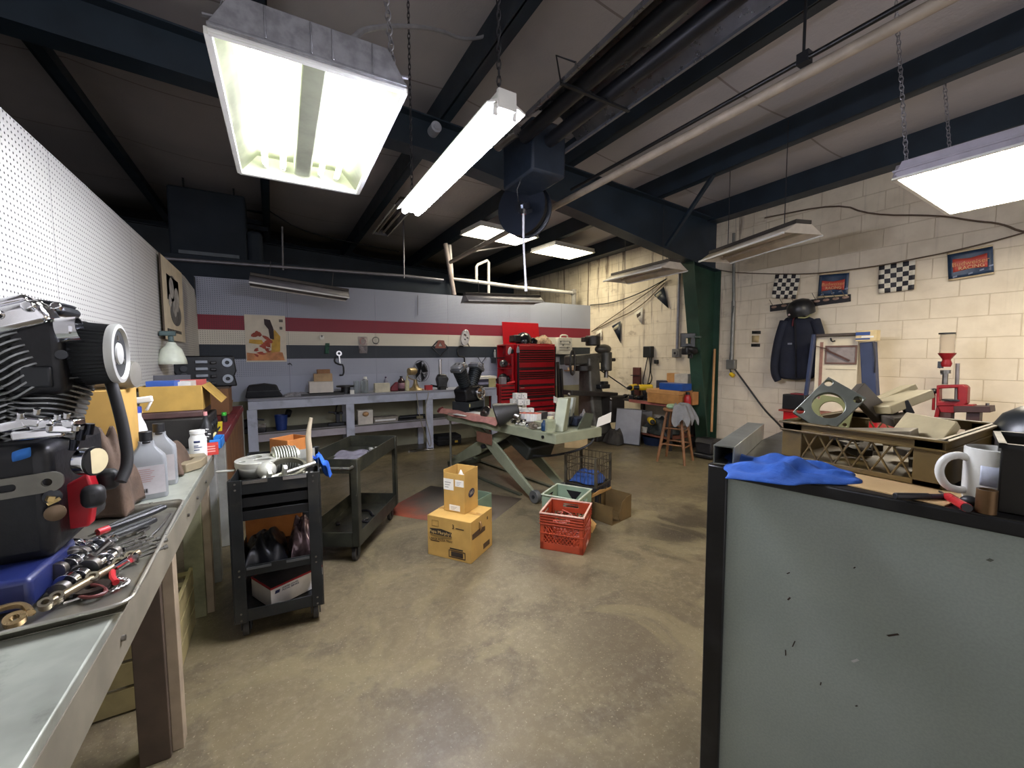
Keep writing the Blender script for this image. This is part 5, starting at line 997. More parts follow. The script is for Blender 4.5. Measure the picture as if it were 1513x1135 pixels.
fo = V((fx.x, 6.42, BT+.001)); B().tube([q-fo for q in [V((fx.x-.02, 6.3, BT+.005)), V((fx.x-.06, 6.185, BT)), V((fx.x-.03, 6.17, .55)), V((fx.x+.10, 6.16, .12)), V((fx.x+.14, 6.17, .03)), V((fx.x+.16, 6.16, .14)), V((fx.x+.05, 6.17, .6)), V((fx.x+.15, 6.185, BT)), V((fx.x+.13, 6.3, BT+.005))]], .006, 7, 2).build('power_cord', M('pale cord', '8f8a78', .6), t)
bench_box('red_tin', 'small red tin right of the desk fan', 'tin', 628, 638, 566, 573, M('red tin', 'b02a34', .4), -.1, .08)
t, w, h = bench_thing('hand_tools', 'dark pliers and rasp jumbled left of the black vise', 'tools', 637, 660, 564, 574, -.1); B().bar((-w/2, 0, .07), (w*.4, .05, .015), .05, .03).build('rasp', blk, t, bev=.004); B().bar((-w*.1, -.06, .02), (w/2, -.02, .03), .04, .02).build('handle', gun, t, bev=.004)
t, w, h = bench_thing('bench_vise', 'black bench vise with a bright screw standing on the bench edge', 'vise', 644, 662, 536, 583, -.14, .90); B().prism([(-.06, -.05), (.05, -.09), (.06, .1), (.1, .2), (.05, .28), (-.06, .28), (-.1, .2), (-.07, .08)], dep=.12).build('body', blk, t, bev=.02); B().cyl((-.03, 0, .28), (-.03, 0, h), .022, n=16).cyl((-.03, 0, h-.02), (-.03, 0, h), .03, n=16).build('screw', chrome, t); B().bx(-.1, .05, -.1, -.06, .08, .24).build('jaw', gun, t, bev=.006)
t, w, h = bench_thing('manual_stack', 'stack of dark folders and papers at the right end of the back bench', 'papers', 703, 728, 555, 571, 0)
for k, (m, o) in enumerate(((blk, 0), (M('lilac folder', '84849a', .5), .01), (M('dark violet folder', '2c2a3c', .5), -.012), (paper, .015))): B().bx(-w/2+o, w/2+o, -.12, .12, k*h/4, (k+.9)*h/4).build('folder', m, t)
bench_box('yellow_carton', 'yellowish carton against the folders at the bench end', 'box', 721, 731, 558, 571, M('yellowish card', 'b3ab7a', .6), -.1, .08)
t, w, h = bench_thing('camera_bag', 'dark red box by the small red chest', 'box', 733, 741, 555, 567, .0); B().bx(-w/2, w/2, -.08, .08, 0, h).build('body', M('dark red box', '4a2226', .5), t, bev=.004)
# lower shelf
SZ = .476
def shelf(name, lab, cat, x0, x1, y0, y1, d=-.05): return bench_thing(name, lab, cat, x0, x1, y0, y1, d, SZ)
t, w, h = shelf('mitre_saw', 'black machine with a long handle on the lower shelf', 'machine', 350, 393, 616, 636); B().bx(-w/2, w/2, -.12, .12, 0, h*.35).build('base', blk, t, bev=.01); B().box((-.03, 0, h*.6), (w*.5, .16, h*.5)).build('body', gun, t, bev=.02); B().tube([(-w*.4, 0, h*.9), (w*.1, 0, h*.95), (w*.45, 0, h*.85)], .014, 8, 1).build('handle', blk, t); B().box((.1, -.1, h*.5), (.12, .02, .05)).build('blade_guard', sm[0], t)
t, w, h = shelf('blue_bucket', 'dark blue bucket on the lower shelf of the back bench', 'bucket', 405, 426, 612, 634); B().lathe([(w*.38, 0), (w*.48, h), (w*.5, h), (w*.46, h), (w*.37, .01), (0, .01)], n=22).build('bucket', M('royal blue plastic', '1c3470', .4), t); B().cyl((w*.45, .0, h*.9), (w*.6, .05, h*1.2), .04, n=14).build('rag_end', blk, t)
t, w, h = shelf('c_clamp', 'black clamp stand on the lower shelf left of the second leg', 'clamp', 484, 508, 601, 633); B().bx(-w/2, w/2, -.06, .06, 0, .04).bx(w*.0, w*.25, -.03, .03, .04, h*.6).bx(-w*.1, w*.45, -.03, .03, h*.5, h*.6).build('stand', gun, t, bev=.005); B().tube([(0, 0, h*.6), (.02, 0, h*.95), (w*.45, 0, h)], .01, 8, 1).build('lever', blk, t); B().cyl((-w*.45, 0, h*.62), (w*.1, 0, h*.58), .012).build('spindle', sm[1], t)
t, w, h = shelf('switch_box', 'white box with a tan knob on the lower shelf', 'box', 528, 550, 608, 629, -.16); B().bx(-w/2, w/2, -.06, .06, 0, h).build('body', M('white enamel box', 'c9c4ba', .5), t, bev=.003); B().ell((.0, -.075, h*.74), (.045, .03, .035)).build('knob', M('tan knob', 'b08a62', .5), t, bev=0)
t, w, h = shelf('flat_carton', 'long flat carton right of the white knob box on the lower shelf', 'box', 551, 586, 614, 622, -.1); B().bx(-w/2, w/2, -.08, .08, 0, h).build('body', M('grey tan card', '8d877c', .6, 0, .2), t); B().bx(-w*.45, w*.4, -.082, -.08, h*.3, h*.6).build('stripe', white, t)
t, w, h = shelf('pipe_offcut', 'dark bar with scraps at the right of the lower shelf', 'bar', 590, 628, 613, 621, 0); B().cyl((-w/2, 0, .03), (w/2, 0, .03), .03, n=12).build('bar', gun, t); B().box((.1, -.06, .02), (.1, .05, .04)).build('scrap', M('tan scrap', '8a8468', .6), t)
t = E('black_case', 'black carrying case with a yellow label under the back bench', 'case', (at(661, 655, Y=6.42).x, 6.44, 0), -4); B().bx(-.2, .21, -.15, .15, 0, .165).build('shell', softb, t, bev=.03, seg=3); B().bx(-.202, .212, -.152, .152, .085, .095).build('seam', gun, t); B().bx(.09, .14, -.154, -.15, .04, .075).build('yellow_label', M('label yellow', 'c9a92e', .5), t); B().tube([(-.05, -.15, .1), (-.05, -.18, .1), (.06, -.18, .1), (.06, -.15, .1)], .008, 7).build('handle', blk, t)
t = E('chrome_stand', 'bent chrome tube stand lying on the floor below the fan cord', 'stand', (at(608, 657, Z=0).x, 6.14, .012), 0); B().tube([(-.2, 0, 0), (.18, -.03, 0), (.2, .06, 0), (-.18, .09, 0), (-.2, 0, 0)], .011, 8, 1).build('tube', chrome, t)
# ---- on the striped wall
YW = YB-.001
def pw(x, y): return at(x, y, Y=YW)
def wallq(x0, x1, y0, y1): a, b_ = pw(x0, y1), pw(x1, y0); return a, b_
a, b_ = pw(364, 535), pw(421, 467); t = E('wall_calendar', 'cream calendar sheet with warm abstract brush strokes on the striped wall', 'poster', ((a.x+b_.x)/2, YW-.004, (a.z+b_.z)/2)); w, h = b_.x-a.x, b_.z-a.z
B().bx(-w/2, w/2, -.003, 0, -h/2, h/2).build('sheet', M('calendar cream', 'd6cdbb', .6, 0, .06), t)
b = B(); b.prism([(-w*.48, -h*.47), (w*.45, -h*.47), (w*.4, -h*.3), (w*.1, -h*.25), (-w*.1, -h*.34), (-w*.48, -h*.3)], (0, -.004, 0), dep=.0015); b.build('wash', M('peach wash', 'c98a5e', .7, 0, .3, 6), t); b = B(); b.prism([(w*.12, -h*.3), (w*.34, -h*.28), (w*.36, h*.05), (w*.22, h*.2), (w*.14, h*.05)], (0, -.0042, 0), dep=.0015).prism([(-w*.42, -h*.1), (-w*.05, -h*.14), (-w*.1, -h*.03), (-w*.4, -h*.02)], (0, -.0042, 0), dep=.0015); b.build('wash', M('ochre wash', 'c29a45', .7, 0, .25, 6), t)
b = B(); rnd = random.Random(4)
for k in range(16): x, z = rnd.uniform(-.35, .12)*w, rnd.uniform(-.42, .12)*h; b.prism([(q[0]*(.5+rnd.random()), q[1]) for q in circ(0, 0, w*rnd.uniform(.04, .1), 9, h*rnd.uniform(.02, .06))], (x, -.0052-.0002*k, z), (1, 0, rnd.uniform(-.6, .6)), (0, 0, 1), .0008)
b.build('brush_stroke', M('brick stroke', 'a04a3a', .7, 0, .35, 8), t)
B().prism([(-w*.03, h*.42), (w*.12, h*.4), (w*.2, h*.2), (w*.2, -h*.02), (w*.1, .0), (w*.07, h*.2), (-w*.02, h*.3)], (0, -.0095, 0), dep=.0008).build('brush_stroke', M('umber stroke', '33262a', .7, 0, .3), t); B().bx(w*.34, w*.44, -.0045, -.003, h*.36, h*.42).build('print', M('grey print', '6a6660', .7), t); B().bx(w*.35, w*.42, -.0045, -.003, h*.2, h*.26).build('print', M('grey print', '6a6660', .7), t)
def hung(name, lab, cat, x, y, group=None): c = pw(x, y); return E(name, lab, cat, (c.x, YW, c.z), 0, group)
t = hung('peg_hook', 'small dark peg hook with a white washer above the green packet', 'hook', 475, 497); B().cyl((0, 0, 0), (0, -.06, 0), .012, n=12).build('pin', gun, t); B().lathe([(.01, -.05), (.03, -.05), (.03, -.058), (.01, -.058)], (0, 0, -.02), (0, 1, 0), 16).build('washer', white, t)
t = hung('green_packet', 'crumpled green plastic packet pinned on the dark stripe', 'packet', 482, 515); B().grid(lambda u, v: V((.06*(u-.5)+.02*v, -.015-.012*sin(6*u)*sin(5*v), .16*(v-.5))), 6, 8).build('packet', GL('green film', '4f7a6a', .2, .7, .3), t, sol=.002)
t = hung('spanner', 'chrome ring tool over a black curved pry bar hung on the wall', 'tool', 501, 535); B().lathe([(.02, 0), (.04, 0), (.04, .02), (.02, .02)], (0, -.03, .13), (0, 1, 0), 18).bar((0, -.02, .1), (.01, -.02, -.02), .026, .016).build('ring_wrench', chrome, t); B().tube([(-.05, -.01, .08), (-.07, -.01, .0), (.0, -.01, -.04), (.06, -.01, -.04), (.06, -.01, -.2), (-.0, -.01, -.2)], .012, 7, 1).build('pry_bar', blk, t)
t = hung('clear_bag', 'clear bag of pink gaskets hung on the white stripe', 'bag', 536, 510); B().grid(lambda u, v: V((.12*(u-.5)*(1+.2*v), -.02-.012*sin(7*u)*sin(6*v), .26*(v-.5))), 8, 10).build('bag', GL('clear film', 'c9c0c4', .1, .5, .5), t, sol=.002); B().tube([(.04*cos(a), -.012, .06+.05*sin(a)) for a in [2*pi*k/14 for k in range(15)]], .006, 6).build('gasket', M('pink gasket', 'b07a74', .6), t)
t = hung('wire_ring', 'thin round wire ring hung on the white stripe', 'ring', 555, 503); B().tube([(.05*cos(a), -.01, .05*sin(a)) for a in [2*pi*k/18 for k in range(19)]], .005, 6).bar((-.04, -.01, -.05), (.04, -.01, -.06), .006, .006).build('ring', gun, t)
t = hung('gasket_set', 'reddish brown gasket over a diamond wire frame hung by the fan', 'gasket', 650, 512); B().tube([(-.15, -.012, -.02), (0, -.012, -.16), (.15, -.012, -.02), (.03, -.012, .09), (-.05, -.012, .09), (-.15, -.012, -.02)], .010, 6).build('frame', gun, t); B().plate([(-.1, -.03), (.1, -.03), (.07, .1), (-.03, .11)], [[(-.035, -.0), (.04, -.0), (.0, .07)]], (0, -.02, 0), dep=.008).build('gasket', M('rust gasket', '7d4a42', .6), t)
t = hung('chrome_cover', 'oval chrome engine cover with holes hung on the red stripe', 'engine part', 686, 499); B().plate([(x*.95+.3*y, y) for x, y in circ(0, 0, .085, 24, .14)], [circ(.0, .04, .022, 12), circ(.035, -.01, .018, 12), circ(-.02, -.04, .015, 12)], (0, -.03, 0), (1, 0, 0), (-.2, 0, 1), .05).build('cover', M('pale chrome', 'c4c4c8', .25, .6), t, bev=.008); B().cyl((.05, -.03, -.1), (.09, -.03, -.17), .008).build('stud', blk, t)
t = hung('hook_bar', 'black S-shaped hook bar hung above the black engine', 'hook', 681, 525); B().tube([(.04, -.02, .15), (-.04, -.02, .16), (-.075, -.02, .08), (-.06, -.02, -.02), (.04, -.02, -.03), (.06, -.02, -.05), (.06, -.02, -.16)], .014, 8, 2).build('bar', blk, t)
t = hung('wire_triangle', 'thin dark wire bent in a V hung below the dark stripe', 'wire', 711, 531); B().tube([(-.11, -.01, .05), (-.06, -.01, .03), (0, -.01, -.07), (.1, -.01, .05)], .007, 6).build('wire', gun, t)
t = hung('wall_shelf', 'small black bracket shelf on the wall left of the red chests', 'shelf', 736, 528.5); B().bx(-.17, .17, -.2, -.0, -.012, .004).bx(-.15, -.14, -.18, 0, -.1, -.01).bx(.14, .15, -.18, 0, -.1, -.01).build('shelf', blk, t, bev=.002); sc = pw(736, 528.5)
for k, (x, r, h, m, lab) in enumerate(((-.12, .022, .14, M('grey bottle', '85888a'), 'grey tube bottle on the small black wall shelf'), (-.03, .03, .18, M('milky bottle', 'cfcabc', .4), 'milky white bottle on the small black wall shelf'))):
    t = E('shelf_bottle', lab, 'bottle', (sc.x+x, YW-.1, sc.z+.006)); B().lathe([(r, 0), (r, h*.65), (r*.4, h*.8), (r*.4, h*.86)], n=14).build('body', m, t); B().cyl((0, 0, h*.85), (0, 0, h), r*.5, n=12).build('cap', white, t)
t = E('chrome_housing', 'dull chrome housing on the small black wall shelf', 'engine part', (sc.x+.08, YW-.1, sc.z+.006)); B().ell((0, 0, .09), (.07, .06, .09), (0, 20, 0)).build('shell', M('dull chrome', '6f7072', .3, .8, .2), t)
cord('hanging_wire', 'thin wire hanging from the wall top to the blue-grey pegboard', 'wire', [pw(617, 437)+V((0, -.01, 0)), pw(617, 452)+V((0, -.01, 0)), pw(617, 466)+V((0, -.01, 0))], .005, gun, 1)
t = hung('dark_peg', 'dark peg bracket on the blue-grey pegboard under the calendar', 'hook', 429, 538); B().tube([(-.03, -.01, 0), (.0, -.05, .01), (.02, -.05, -.02)], .007, 6).build('peg', gun, t)
# ================================================================ red tool chests
redc = M('tool chest red', 'a8121e', .32, 0, .08, 4); redd = M('chest shadow red', '2c060a', .5); blkt = M('chest black trim', '15161b', .5)
def chest(name, lab, x0, x1, yf, yb, z0, z1, rows, trimz=(), side=.02):
    t = E(name, lab, 'tool chest', ((x0+x1)/2, (yf+yb)/2, z0)); w, d, h = x1-x0, yb-yf, z1-z0
    B().bx(-w/2, w/2, -d/2+.02, d/2, 0, h).build('cabinet', redc, t, bev=.003); B().bx(-w/2+side*.6, w/2-side*.6, -d/2+.0186, -d/2+.0205, rows[-1][0]-z0, rows[0][1]-z0+.004).build('gap_shade', redd, t)  # dark plate behind the drawers paints the shade in their gaps
    for za, zb in rows:
        g = B().bx(-w/2+side, w/2-side, -d/2+.002, -d/2+.018, za-z0+.004, zb-z0-.006).build('drawer', redc, t, bev=.003); hh = zb-za
        B().prism([(-d/2-.008, zb-z0-.012), (-d/2+.004, zb-z0-.006), (-d/2+.004, zb-z0-.018), (-d/2-.006, zb-z0-.018)], (0, 0, 0), (0, 1, 0), (0, 0, 1), w-2*side-.02).build('pull', redd if hh < .08 else redc, g)
    return t
def zc(v): return at(790, 470+v/8.1, Y=6.19).z
rows_px = [(385, 325), (410, 387), (438, 412), (465, 440), (492, 467), (518, 494), (592, 524), (645, 610), (668, 647), (692, 670), (718, 694), (792, 728), (850, 806), (872, 852), (898, 874), (925, 900), (982, 945), (1060, 998), (1110, 1064)]
rows = [(zc(a), zc(b)) for a, b in rows_px]; zb_ = rows[-1][0]
t = chest('tool_chest', 'tall red stacked tool chest with many drawers by the milling machine', 3.73, 4.53, 6.17, 6.66, .10, zc(312), rows+[(.12, zb_-.01)])
B().bx(-.405, -.385, -.25, -.2, .1, 1.5).build('corner_trim', blkt, t); B().bx(.402, .415, -.24, .24, .1, 1.54).build('side_panel', blkt, t)
for x in (-.33, .33):
    for y in (-.17, .17): caster(t, x, y, .0, .045) if False else B().cyl((x-.02, y, -.055), (x+.02, y, -.055), .045, n=16).build('caster', tire, t)
B().bx(-.36, -.28, -.251, -.246, zc(822)-.115, zc(812)-.115).build('badge', M('chest badge', 'b09a90', .3, .5), t)
zt_ = zc(312)
B().box((-.06, .215, zt_-.10+.207), (.80, .02, .42), (-6, 0, 0)).build('lid', redc, t, bev=.004)
t = E('black_helmet', 'glossy black helmet with a peak on top of the tall red chest', 'helmet', (3.98, 6.40, zt_+.002)); B().lathe([(.145, 0), (.155, .05), (.145, .12), (.1, .19), (.04, .215), (.0, .218)], n=26).build('shell', M('glossy black', '101318', .15), t); B().prism([(.1, .0), (.34, -.0), (.3, .05), (.14, .13)], dep=.2).build('peak', M('glossy black', '101318'), t, bev=.02); B().prism([(-.1, .02), (-.26, .03), (-.25, .16), (-.12, .17)], dep=.2).build('guard', blk, t, bev=.02)
heap('camouflage_cap', 'tan camouflage cap crumpled on the tall red chest', 'cap', (4.36, 6.38, zt_+.002), .34, .3, .19, M('camouflage cloth', '8a7660', .9, 0, .5, 16, stain='3e3628', samt=.8), 15, 2)
t = hung('white_case', 'white plastic drill case with a handle hung beside the red chest', 'case', 831, 510); B().prism(rrect(.36, .34, .03, 0, -.02), (0, -.05, 0), dep=.09).build('shell', M('white case plastic', 'c4c2b8', .45), t, bev=.008); B().tube([(-.09, -.05, .14), (-.08, -.05, .2), (.08, -.05, .2), (.09, -.05, .14)], .016, 8, 1).build('handle', M('white case plastic', 'c4c2b8'), t)
b = B()
for z in (.08, .02, -.05, -.1): b.bx(-.14, .12, -.098, -.094, z-.004, z+.004)
for x, z in ((-.13, .05), (-.07, -.02), (.04, -.07), (.1, .04)): b.bx(x, x+.03, -.099, -.094, z, z+.03)
b.build('moulding', M('case recess', '5d5c58', .6), t)
# lower chest with its open red hutch
zh = at(750, 568, Y=6.19).z; x0, x1 = at(737, 568, Y=6.19).x, 3.70
rr = []; k0 = zh-.02
for hgt in (.07, .055, .055, .055, .08, .1, .14): rr.append((k0-hgt, k0)); k0 -= hgt
t = chest('low_tool_chest', 'low red tool chest between the bench end and the tall red chest', x0+.03, x1-.02, 6.19, 6.62, .10, zh, rr, (), .015)
for x in (-.12, .12):
    for y in (-.15, .15): B().cyl((x-.02, y, -.055), (x+.02, y, -.055), .045, n=16).build('caster', tire, t)
hx0, hx1, hz1 = at(747, 500, Y=6.29).x, 3.70, at(750, 509, Y=6.29).z; hh = hz1-zh
t = E('red_hutch', 'open-fronted red hutch on the low red chest', 'hutch', ((hx0+hx1)/2, 6.44, zh+.002)); w = hx1-hx0
B().bx(w/2-.04, w/2, -.16, .16, 0, hh).bx(-w/2, w/2, .15, .17, 0, hh).bx(-w/2, w/2, -.16, .16, hh-.02, hh).bx(-w/2, w/2, -.165, -.15, hh*.72, hh).bx(-w/2, w/2-.04, -.16, .15, hh*.38, hh*.40).build('frame', redc, t, bev=.003)
for k, (x, z, r, m, lab) in enumerate(((-.07, .0, (.09, .06, .09), gun, 'gunmetal carburettor on the low red chest'), (.03, .0, (.05, .05, .07), blk, 'black round motor on the low red chest'), (-.06, hh*.41, (.08, .06, .07), M('dull chrome', '6f7072'), 'dull chrome carburettor on the hutch shelf'), (.05, hh*.41, (.05, .05, .05), M('dark red knob', '8a1f24', .4), 'dark red cap on the hutch shelf'))):
    t = E('carburettor', lab, 'engine part', (hx0+w/2+x, 6.40, zh+.004+z)); B().ell((0, 0, r[2]), r).build('body', m, t); B().cyl((0, -r[1]*.8, r[2]), (0, -r[1]*1.5, r[2]), r[0]*.4, n=14).build('intake', sm[1], t)
c = at(746, 566, Y=6.22); tag(B().bx(-.05, .05, -.05, .05, 0, .12).build('grey_carton', M('grey pink card', '8f8488', .6), bev=.002), 'grey carton at the front of the low red chest', 'box', None, None, (c.x-.03, 6.25, zh+.002))
tag(B().box((0, 0, .02), (.16, .05, .035), (0, -10, 0)).build('red_grip', M('bright red grip', 'c23034', .4), bev=.01), 'bright red handled tool on the low red chest', 'tool', None, None, (c.x+.12, 6.225, zh+.004))
t = E('white_glove', 'white and black glove hung on the red hutch front', 'glove', (hx0+.06, 6.265, zh+hh*.84)); B().ell((0, -.012, 0), (.035, .012, .07), (0, 15, 0)).build('palm', M('pale grey glove', 'c2c0c4', .7), t); B().ell((.05, -.012, -.01), (.035, .012, .045)).build('cuff', blk, t)
heap('grey_strap', 'pale blue strap hanging at the corner of the tall red chest', 'strap', (3.70, 6.135, zt_-.16), .05, .03, .14, M('pale blue strap', '8a949e', .7), 8)
for k, (px, y0, y1) in enumerate(((824, 535, 640), (829, 545, 640))):
    a, b_ = at(px, y0, Y=6.6), at(px+4, y1-20, Y=6.45); tag(B().bar(a, V((b_.x, 6.45, .02)), .045, .045).build('black_bar', M('dark bar stock', '2b2a30', .5, .4)), ['taller black bar leaning in the gap right of the tall red chest', 'shorter black bar leaning in the gap right of the tall red chest'][k], 'bar')
t = hung('small_shelf', 'little wooden shelf of white bits left of the milling machine', 'shelf', 842, 547); B().bx(-.15, .15, -.16, 0, -.015, .005).build('board', M('brown board', '6b4c3a', .6), t)
for k in range(4): B().cyl((-.1+.06*k, -.08, .005), (-.1+.06*k, -.08, .06+.03*(k % 3)), .018, n=10).build('peg', M('bone pieces', 'c2a98e', .5), t)
t = hung('outlet_plate', 'dark outlet plate on the wall right of the red chest', 'outlet', 830, 533); B().bx(-.05, .05, -.02, 0, -.08, .08).build('plate', M('navy plate', '1f2733', .5), t, bev=.004)
# ================================================================ milling machine
iron = M('machine grey', '5f5d56', .42, .4, .2, 6, stain='23221f', samt=.5); irond = M('machine dark', '34312e', .42, .3, .25, 6)
def pm(x, y, d=0): return at(x, y, Y=5.55+d)
base = pm(872, 640); t = E('milling_machine', 'old grey milling machine in the corner by the block wall', 'milling machine', (base.x, 5.55, 0)); o0 = V((base.x, 5.55, 0))
def q_(x, y, d=0): return pm(x, y, d)-o0
B().bx(-.15, .5, -.35, .35, 0, .12).build('base', irond, t, bev=.02)
b = B(); b.rings([[V((x*s+cx, y*s, z)) for x, y in rrect(.36, .42, .06)] for z, s, cx in ((.12, 1.2, .12), (.5, 1.0, .05), (1.0, .75, -.02), (1.42, .68, -.04))]); b.build('column', iron, t)
b = B(); p0, p1 = q_(838, 533), q_(884, 529); b.bar(p0, p1, .2, .17); b.build('ram', iron, t, bev=.03)
B().cyl(q_(862, 548), q_(862, 540), .16, n=24).build('turret', irond, t, bev=.01)
c1 = q_(893, 530); B().cyl(c1+V((0, -.05, -.22)), c1+V((0, -.05, .12)), .1, n=22).build('head', iron, t, bev=.02); B().ell(q_(891, 516), (.17, .12, .09)).build('belt_guard', M('guard grey', '57544e', .4, .4), t)
B().cyl(q_(876, 511), q_(876, 496), .13, n=22).build('motor', irond, t, bev=.02); B().box(q_(864, 502), (.09, .1, .08)).build('motor_box', irond, t, bev=.01)
B().cyl(c1+V((0, -.05, -.22)), c1+V((0, -.05, -.34)), .04, n=14).build('quill', steelg, t); B().cyl(c1+V((.1, -.08, -.02)), c1+V((.16, -.1, -.02)), .03).build('feed_knob', irond, t)
tz = q_(870, 580).z; B().bar(q_(838, 580, -.25), q_(906, 583, -.25), .24, .08).build('table', irond, t, bev=.01); B().bx(.08, .42, -.42, -.02, tz-.5, tz-.04).build('knee', irond, t, bev=.03)
B().box(q_(890, 571, -.2), (.22, .16, .07)).box(q_(893, 566, -.2), (.1, .1, .06)).build('vise', gun, t, bev=.01)
b = B(); hc = q_(846, 536, -.15); b.tube([hc+V((.0, .03*cos(a)*0, 0))+V((.05*cos(a), 0, .2*sin(a))) for a in [2*pi*k/20 for k in range(21)]], .018, 8); b.build('handwheel', irond, t)
for px, py, r in ((841, 583, .03), (903, 590, .03)): B().ell(q_(px, py, -.42), (r, r, r)).build('ball_handle', steelg, t)
hw2 = q_(905, 591, -.35); b = B(); b.tube([hw2+V((.04*cos(a), .0, .1*sin(a))) for a in [2*pi*k/20 for k in range(21)]], .014, 8); b.bar(hw2-V((0, 0, .1)), hw2+V((0, 0, .1)), .02, .02); b.build('table_wheel', M('pale wheel', '8a8884', .35, .7), t)
cord('machine_cable', 'dark cable slanting from the milling machine to the side bench', 'cable', [pm(884, 545), pm(900, 556), at(928, 575, X=5.2)], .011, blk, 1)
heap('dark_cover', 'dark grey dust cover slumped at the foot of the milling machine', 'cover', (base.x+.12, 5.0, .001), .4, .34, .3, M('dark grey cloth', '38352f', .85, 0, .2), 33)
# ================================================================ side bench by the column
XW = XR-.001
def pl(x, y, X): return at(x, y, X=X)
bz = .725; pf = at(946, 594, Z=bz)
yA, yB = at(912, 588, X=5.2).y, 4.12
t = E('drill_bench', 'cluttered dark bench with a red top edge between the mill and the green column', 'workbench', (5.5, (yA+yB)/2, 0)); hy = (yA-yB)/2
B().bx(-.3, .33, -hy, hy, bz-.035, bz).build('top', M('dark bench top', '3a332f', .6, 0, .2), t, bev=.003); B().bx(-.312, -.3, -hy, hy*.5, bz-.045, bz+.004).build('red_edge', M('faded red edge', '9c5a50', .6, 0, .2), t)
for y in (hy-.05, -hy+.05):
    for x in (-.27, .29): B().bx(x-.03, x+.03, y-.03, y+.03, 0, bz-.035).build('leg', M('dark leg', '2e2a29', .6), t, bev=.003)
B().bx(-.29, .32, -hy+.02, hy-.02, .17, .20).build('shelf', M('red brown shelf', '6d4030', .6, 0, .2), t)
BZ = bz+.001
def rb(x, X=5.4): p = at(x, 585, X=X); return p.y
def rbox(name, lab, cat, x0, x1, y0, y1, X, m, dep=.2, base=BZ, rz=0, group=None):
    ym, xm = (y0+y1)/2, (x0+x1)/2; a, b_ = at(x0, ym, X=X), at(x1, ym, X=X); w = abs(a.y-b_.y); h = abs(at(xm, y0, X=X).z-at(xm, y1, X=X).z); return tag(B().bx(-dep/2, dep/2, -w/2, w/2, 0, h).build(name, m, bev=.004), lab, cat, group, None, (X, (a.y+b_.y)/2, base), rz)
yel = M('tool yellow', 'd9b51c', .4, 0, .08)
def drill(lab, X, px, rz, base=BZ):
    t = E('power_drill', lab, 'drill', (X, rb(px, X), base), rz, 'yellow power drills'); B().bx(-.05, .05, -.03, .03, 0, .05).build('battery', blkp, t, bev=.006); B().bar((0, 0, .04), (.02, 0, .15), .035, .045).build('handle', blkp, t, bev=.01)
    B().cyl((-.09, 0, .148), (.08, 0, .148), .038, n=18).build('motor_case', yel, t, bev=.008); B().lathe([(.03, 0), (.024, .05), (.012, .08)], (.08, 0, .148), (1, 0, 0), 16).build('chuck', gun, t); t.scale = (1.35,)*3; return t
drill('yellow drill at the left end of the cluttered side bench', 5.30, 935, 200); drill('second yellow drill with a round nose on the cluttered side bench', 5.42, 953, 150); drill('yellow drill on the lower shelf behind the leaning grey panel', 5.30, 963, 230, .202)
t = E('brown_plank', 'tall red brown board standing upright against the block wall', 'board', (5.76, at(941, 560, X=5.76).y, BZ)); a = at(941, 543, X=5.76).z-BZ; B().bx(-.02, .02, -.085, .085, 0, a).build('board', M('red brown board', '59302c', .6, 0, .2), t, bev=.003); B().bar((-.03, .12, a*.72), (-.03, -.10, a*.72), .012, .012).build('peg', gun, t)
rbox('cardboard_tray', 'wide shallow cardboard tray on the cluttered bench under the blue case', 'box', 966, 1012, 583, 597, 5.28, M('tan tray card', 'a37440', .7, 0, .15), .3)
tz0 = BZ+abs(at(990, 597, X=5.28).z-at(990, 583, X=5.28).z)+.003
rbox('shallow_carton', 'flat tan cardboard lid between the tray and the blue case', 'box', 965, 1013, 578, 584, 5.30, M('tan lid card', 'b58550', .7, 0, .1), .32, tz0)
rbox('blue_case', 'bright blue plastic case on top of the cardboard tray', 'case', 981, 1015, 568, 578, 5.28, M('case blue', '1f4a94', .4), .22, tz0+.065)
rbox('tan_carton', 'upright tan carton at the back of the cluttered bench', 'box', 989, 1001, 549, 590, 5.62, M('tan lid card', 'b58550'), .14, BZ)
rbox('white_carton', 'white and grey upright carton right of the tan carton', 'box', 1001, 1021, 548, 590, 5.62, M('white grey card', 'b9b3a6', .6, 0, .15), .16, BZ)
rbox('navy_box', 'dark navy box left of the tan carton at the back', 'box', 974, 989, 561, 590, 5.6, M('navy box', '282c40', .6), .16, BZ)
t = E('red_canister', 'red and black canister by the column on the cluttered bench', 'canister', (5.26, rb(1016, 5.26), BZ)); B().lathe([(.045, 0), (.05, .01), (.05, .12), (.03, .16)], n=18).build('body', M('red canister paint', 'a51a1e', .4), t); B().cyl((0, 0, .15), (0, 0, .2), .028, n=14).build('cap', blk, t)
rbox('tan_block', 'tan box wedged against the green column', 'box', 1019, 1028, 573, 592, 5.42, M('tan block card', 'b07a48', .7), .14)
for k, px in enumerate((924, 930, 962, 968, 945)):
    c = V((5.30+.04*(k % 2), rb(px, 5.3), BZ)); t = E('black_fitting', 'small black fitting among the drills on the cluttered bench', 'fitting', c, 40*k, 'black fittings on the cluttered bench'); B().ell((0, 0, .035), (.06, .04, .035)).build('body', blk, t); B().cyl((.04, 0, .04), (.09, 0, .05), .018, n=12).build('nozzle', sm[0], t)
heap('tan_packet', 'tan paper packet crumpled at the back of the cluttered bench', 'packet', (5.58, rb(966, 5.58), BZ), .2, .25, .13, M('tan paper', 'a8896c', .8, 0, .15), 41)
rbox('white_bin', 'whitish bin under the top of the cluttered bench', 'bin', 920, 955, 597, 622, 5.5, M('whitish bin', 'a9a6a0', .5), .3, .202)
rbox('white_tub', 'small white tub beside the yellow drill on the lower shelf', 'tub', 950, 957, 640, 648, 5.27, M('whitish tub', 'c9c4b4', .5), .1, .202)
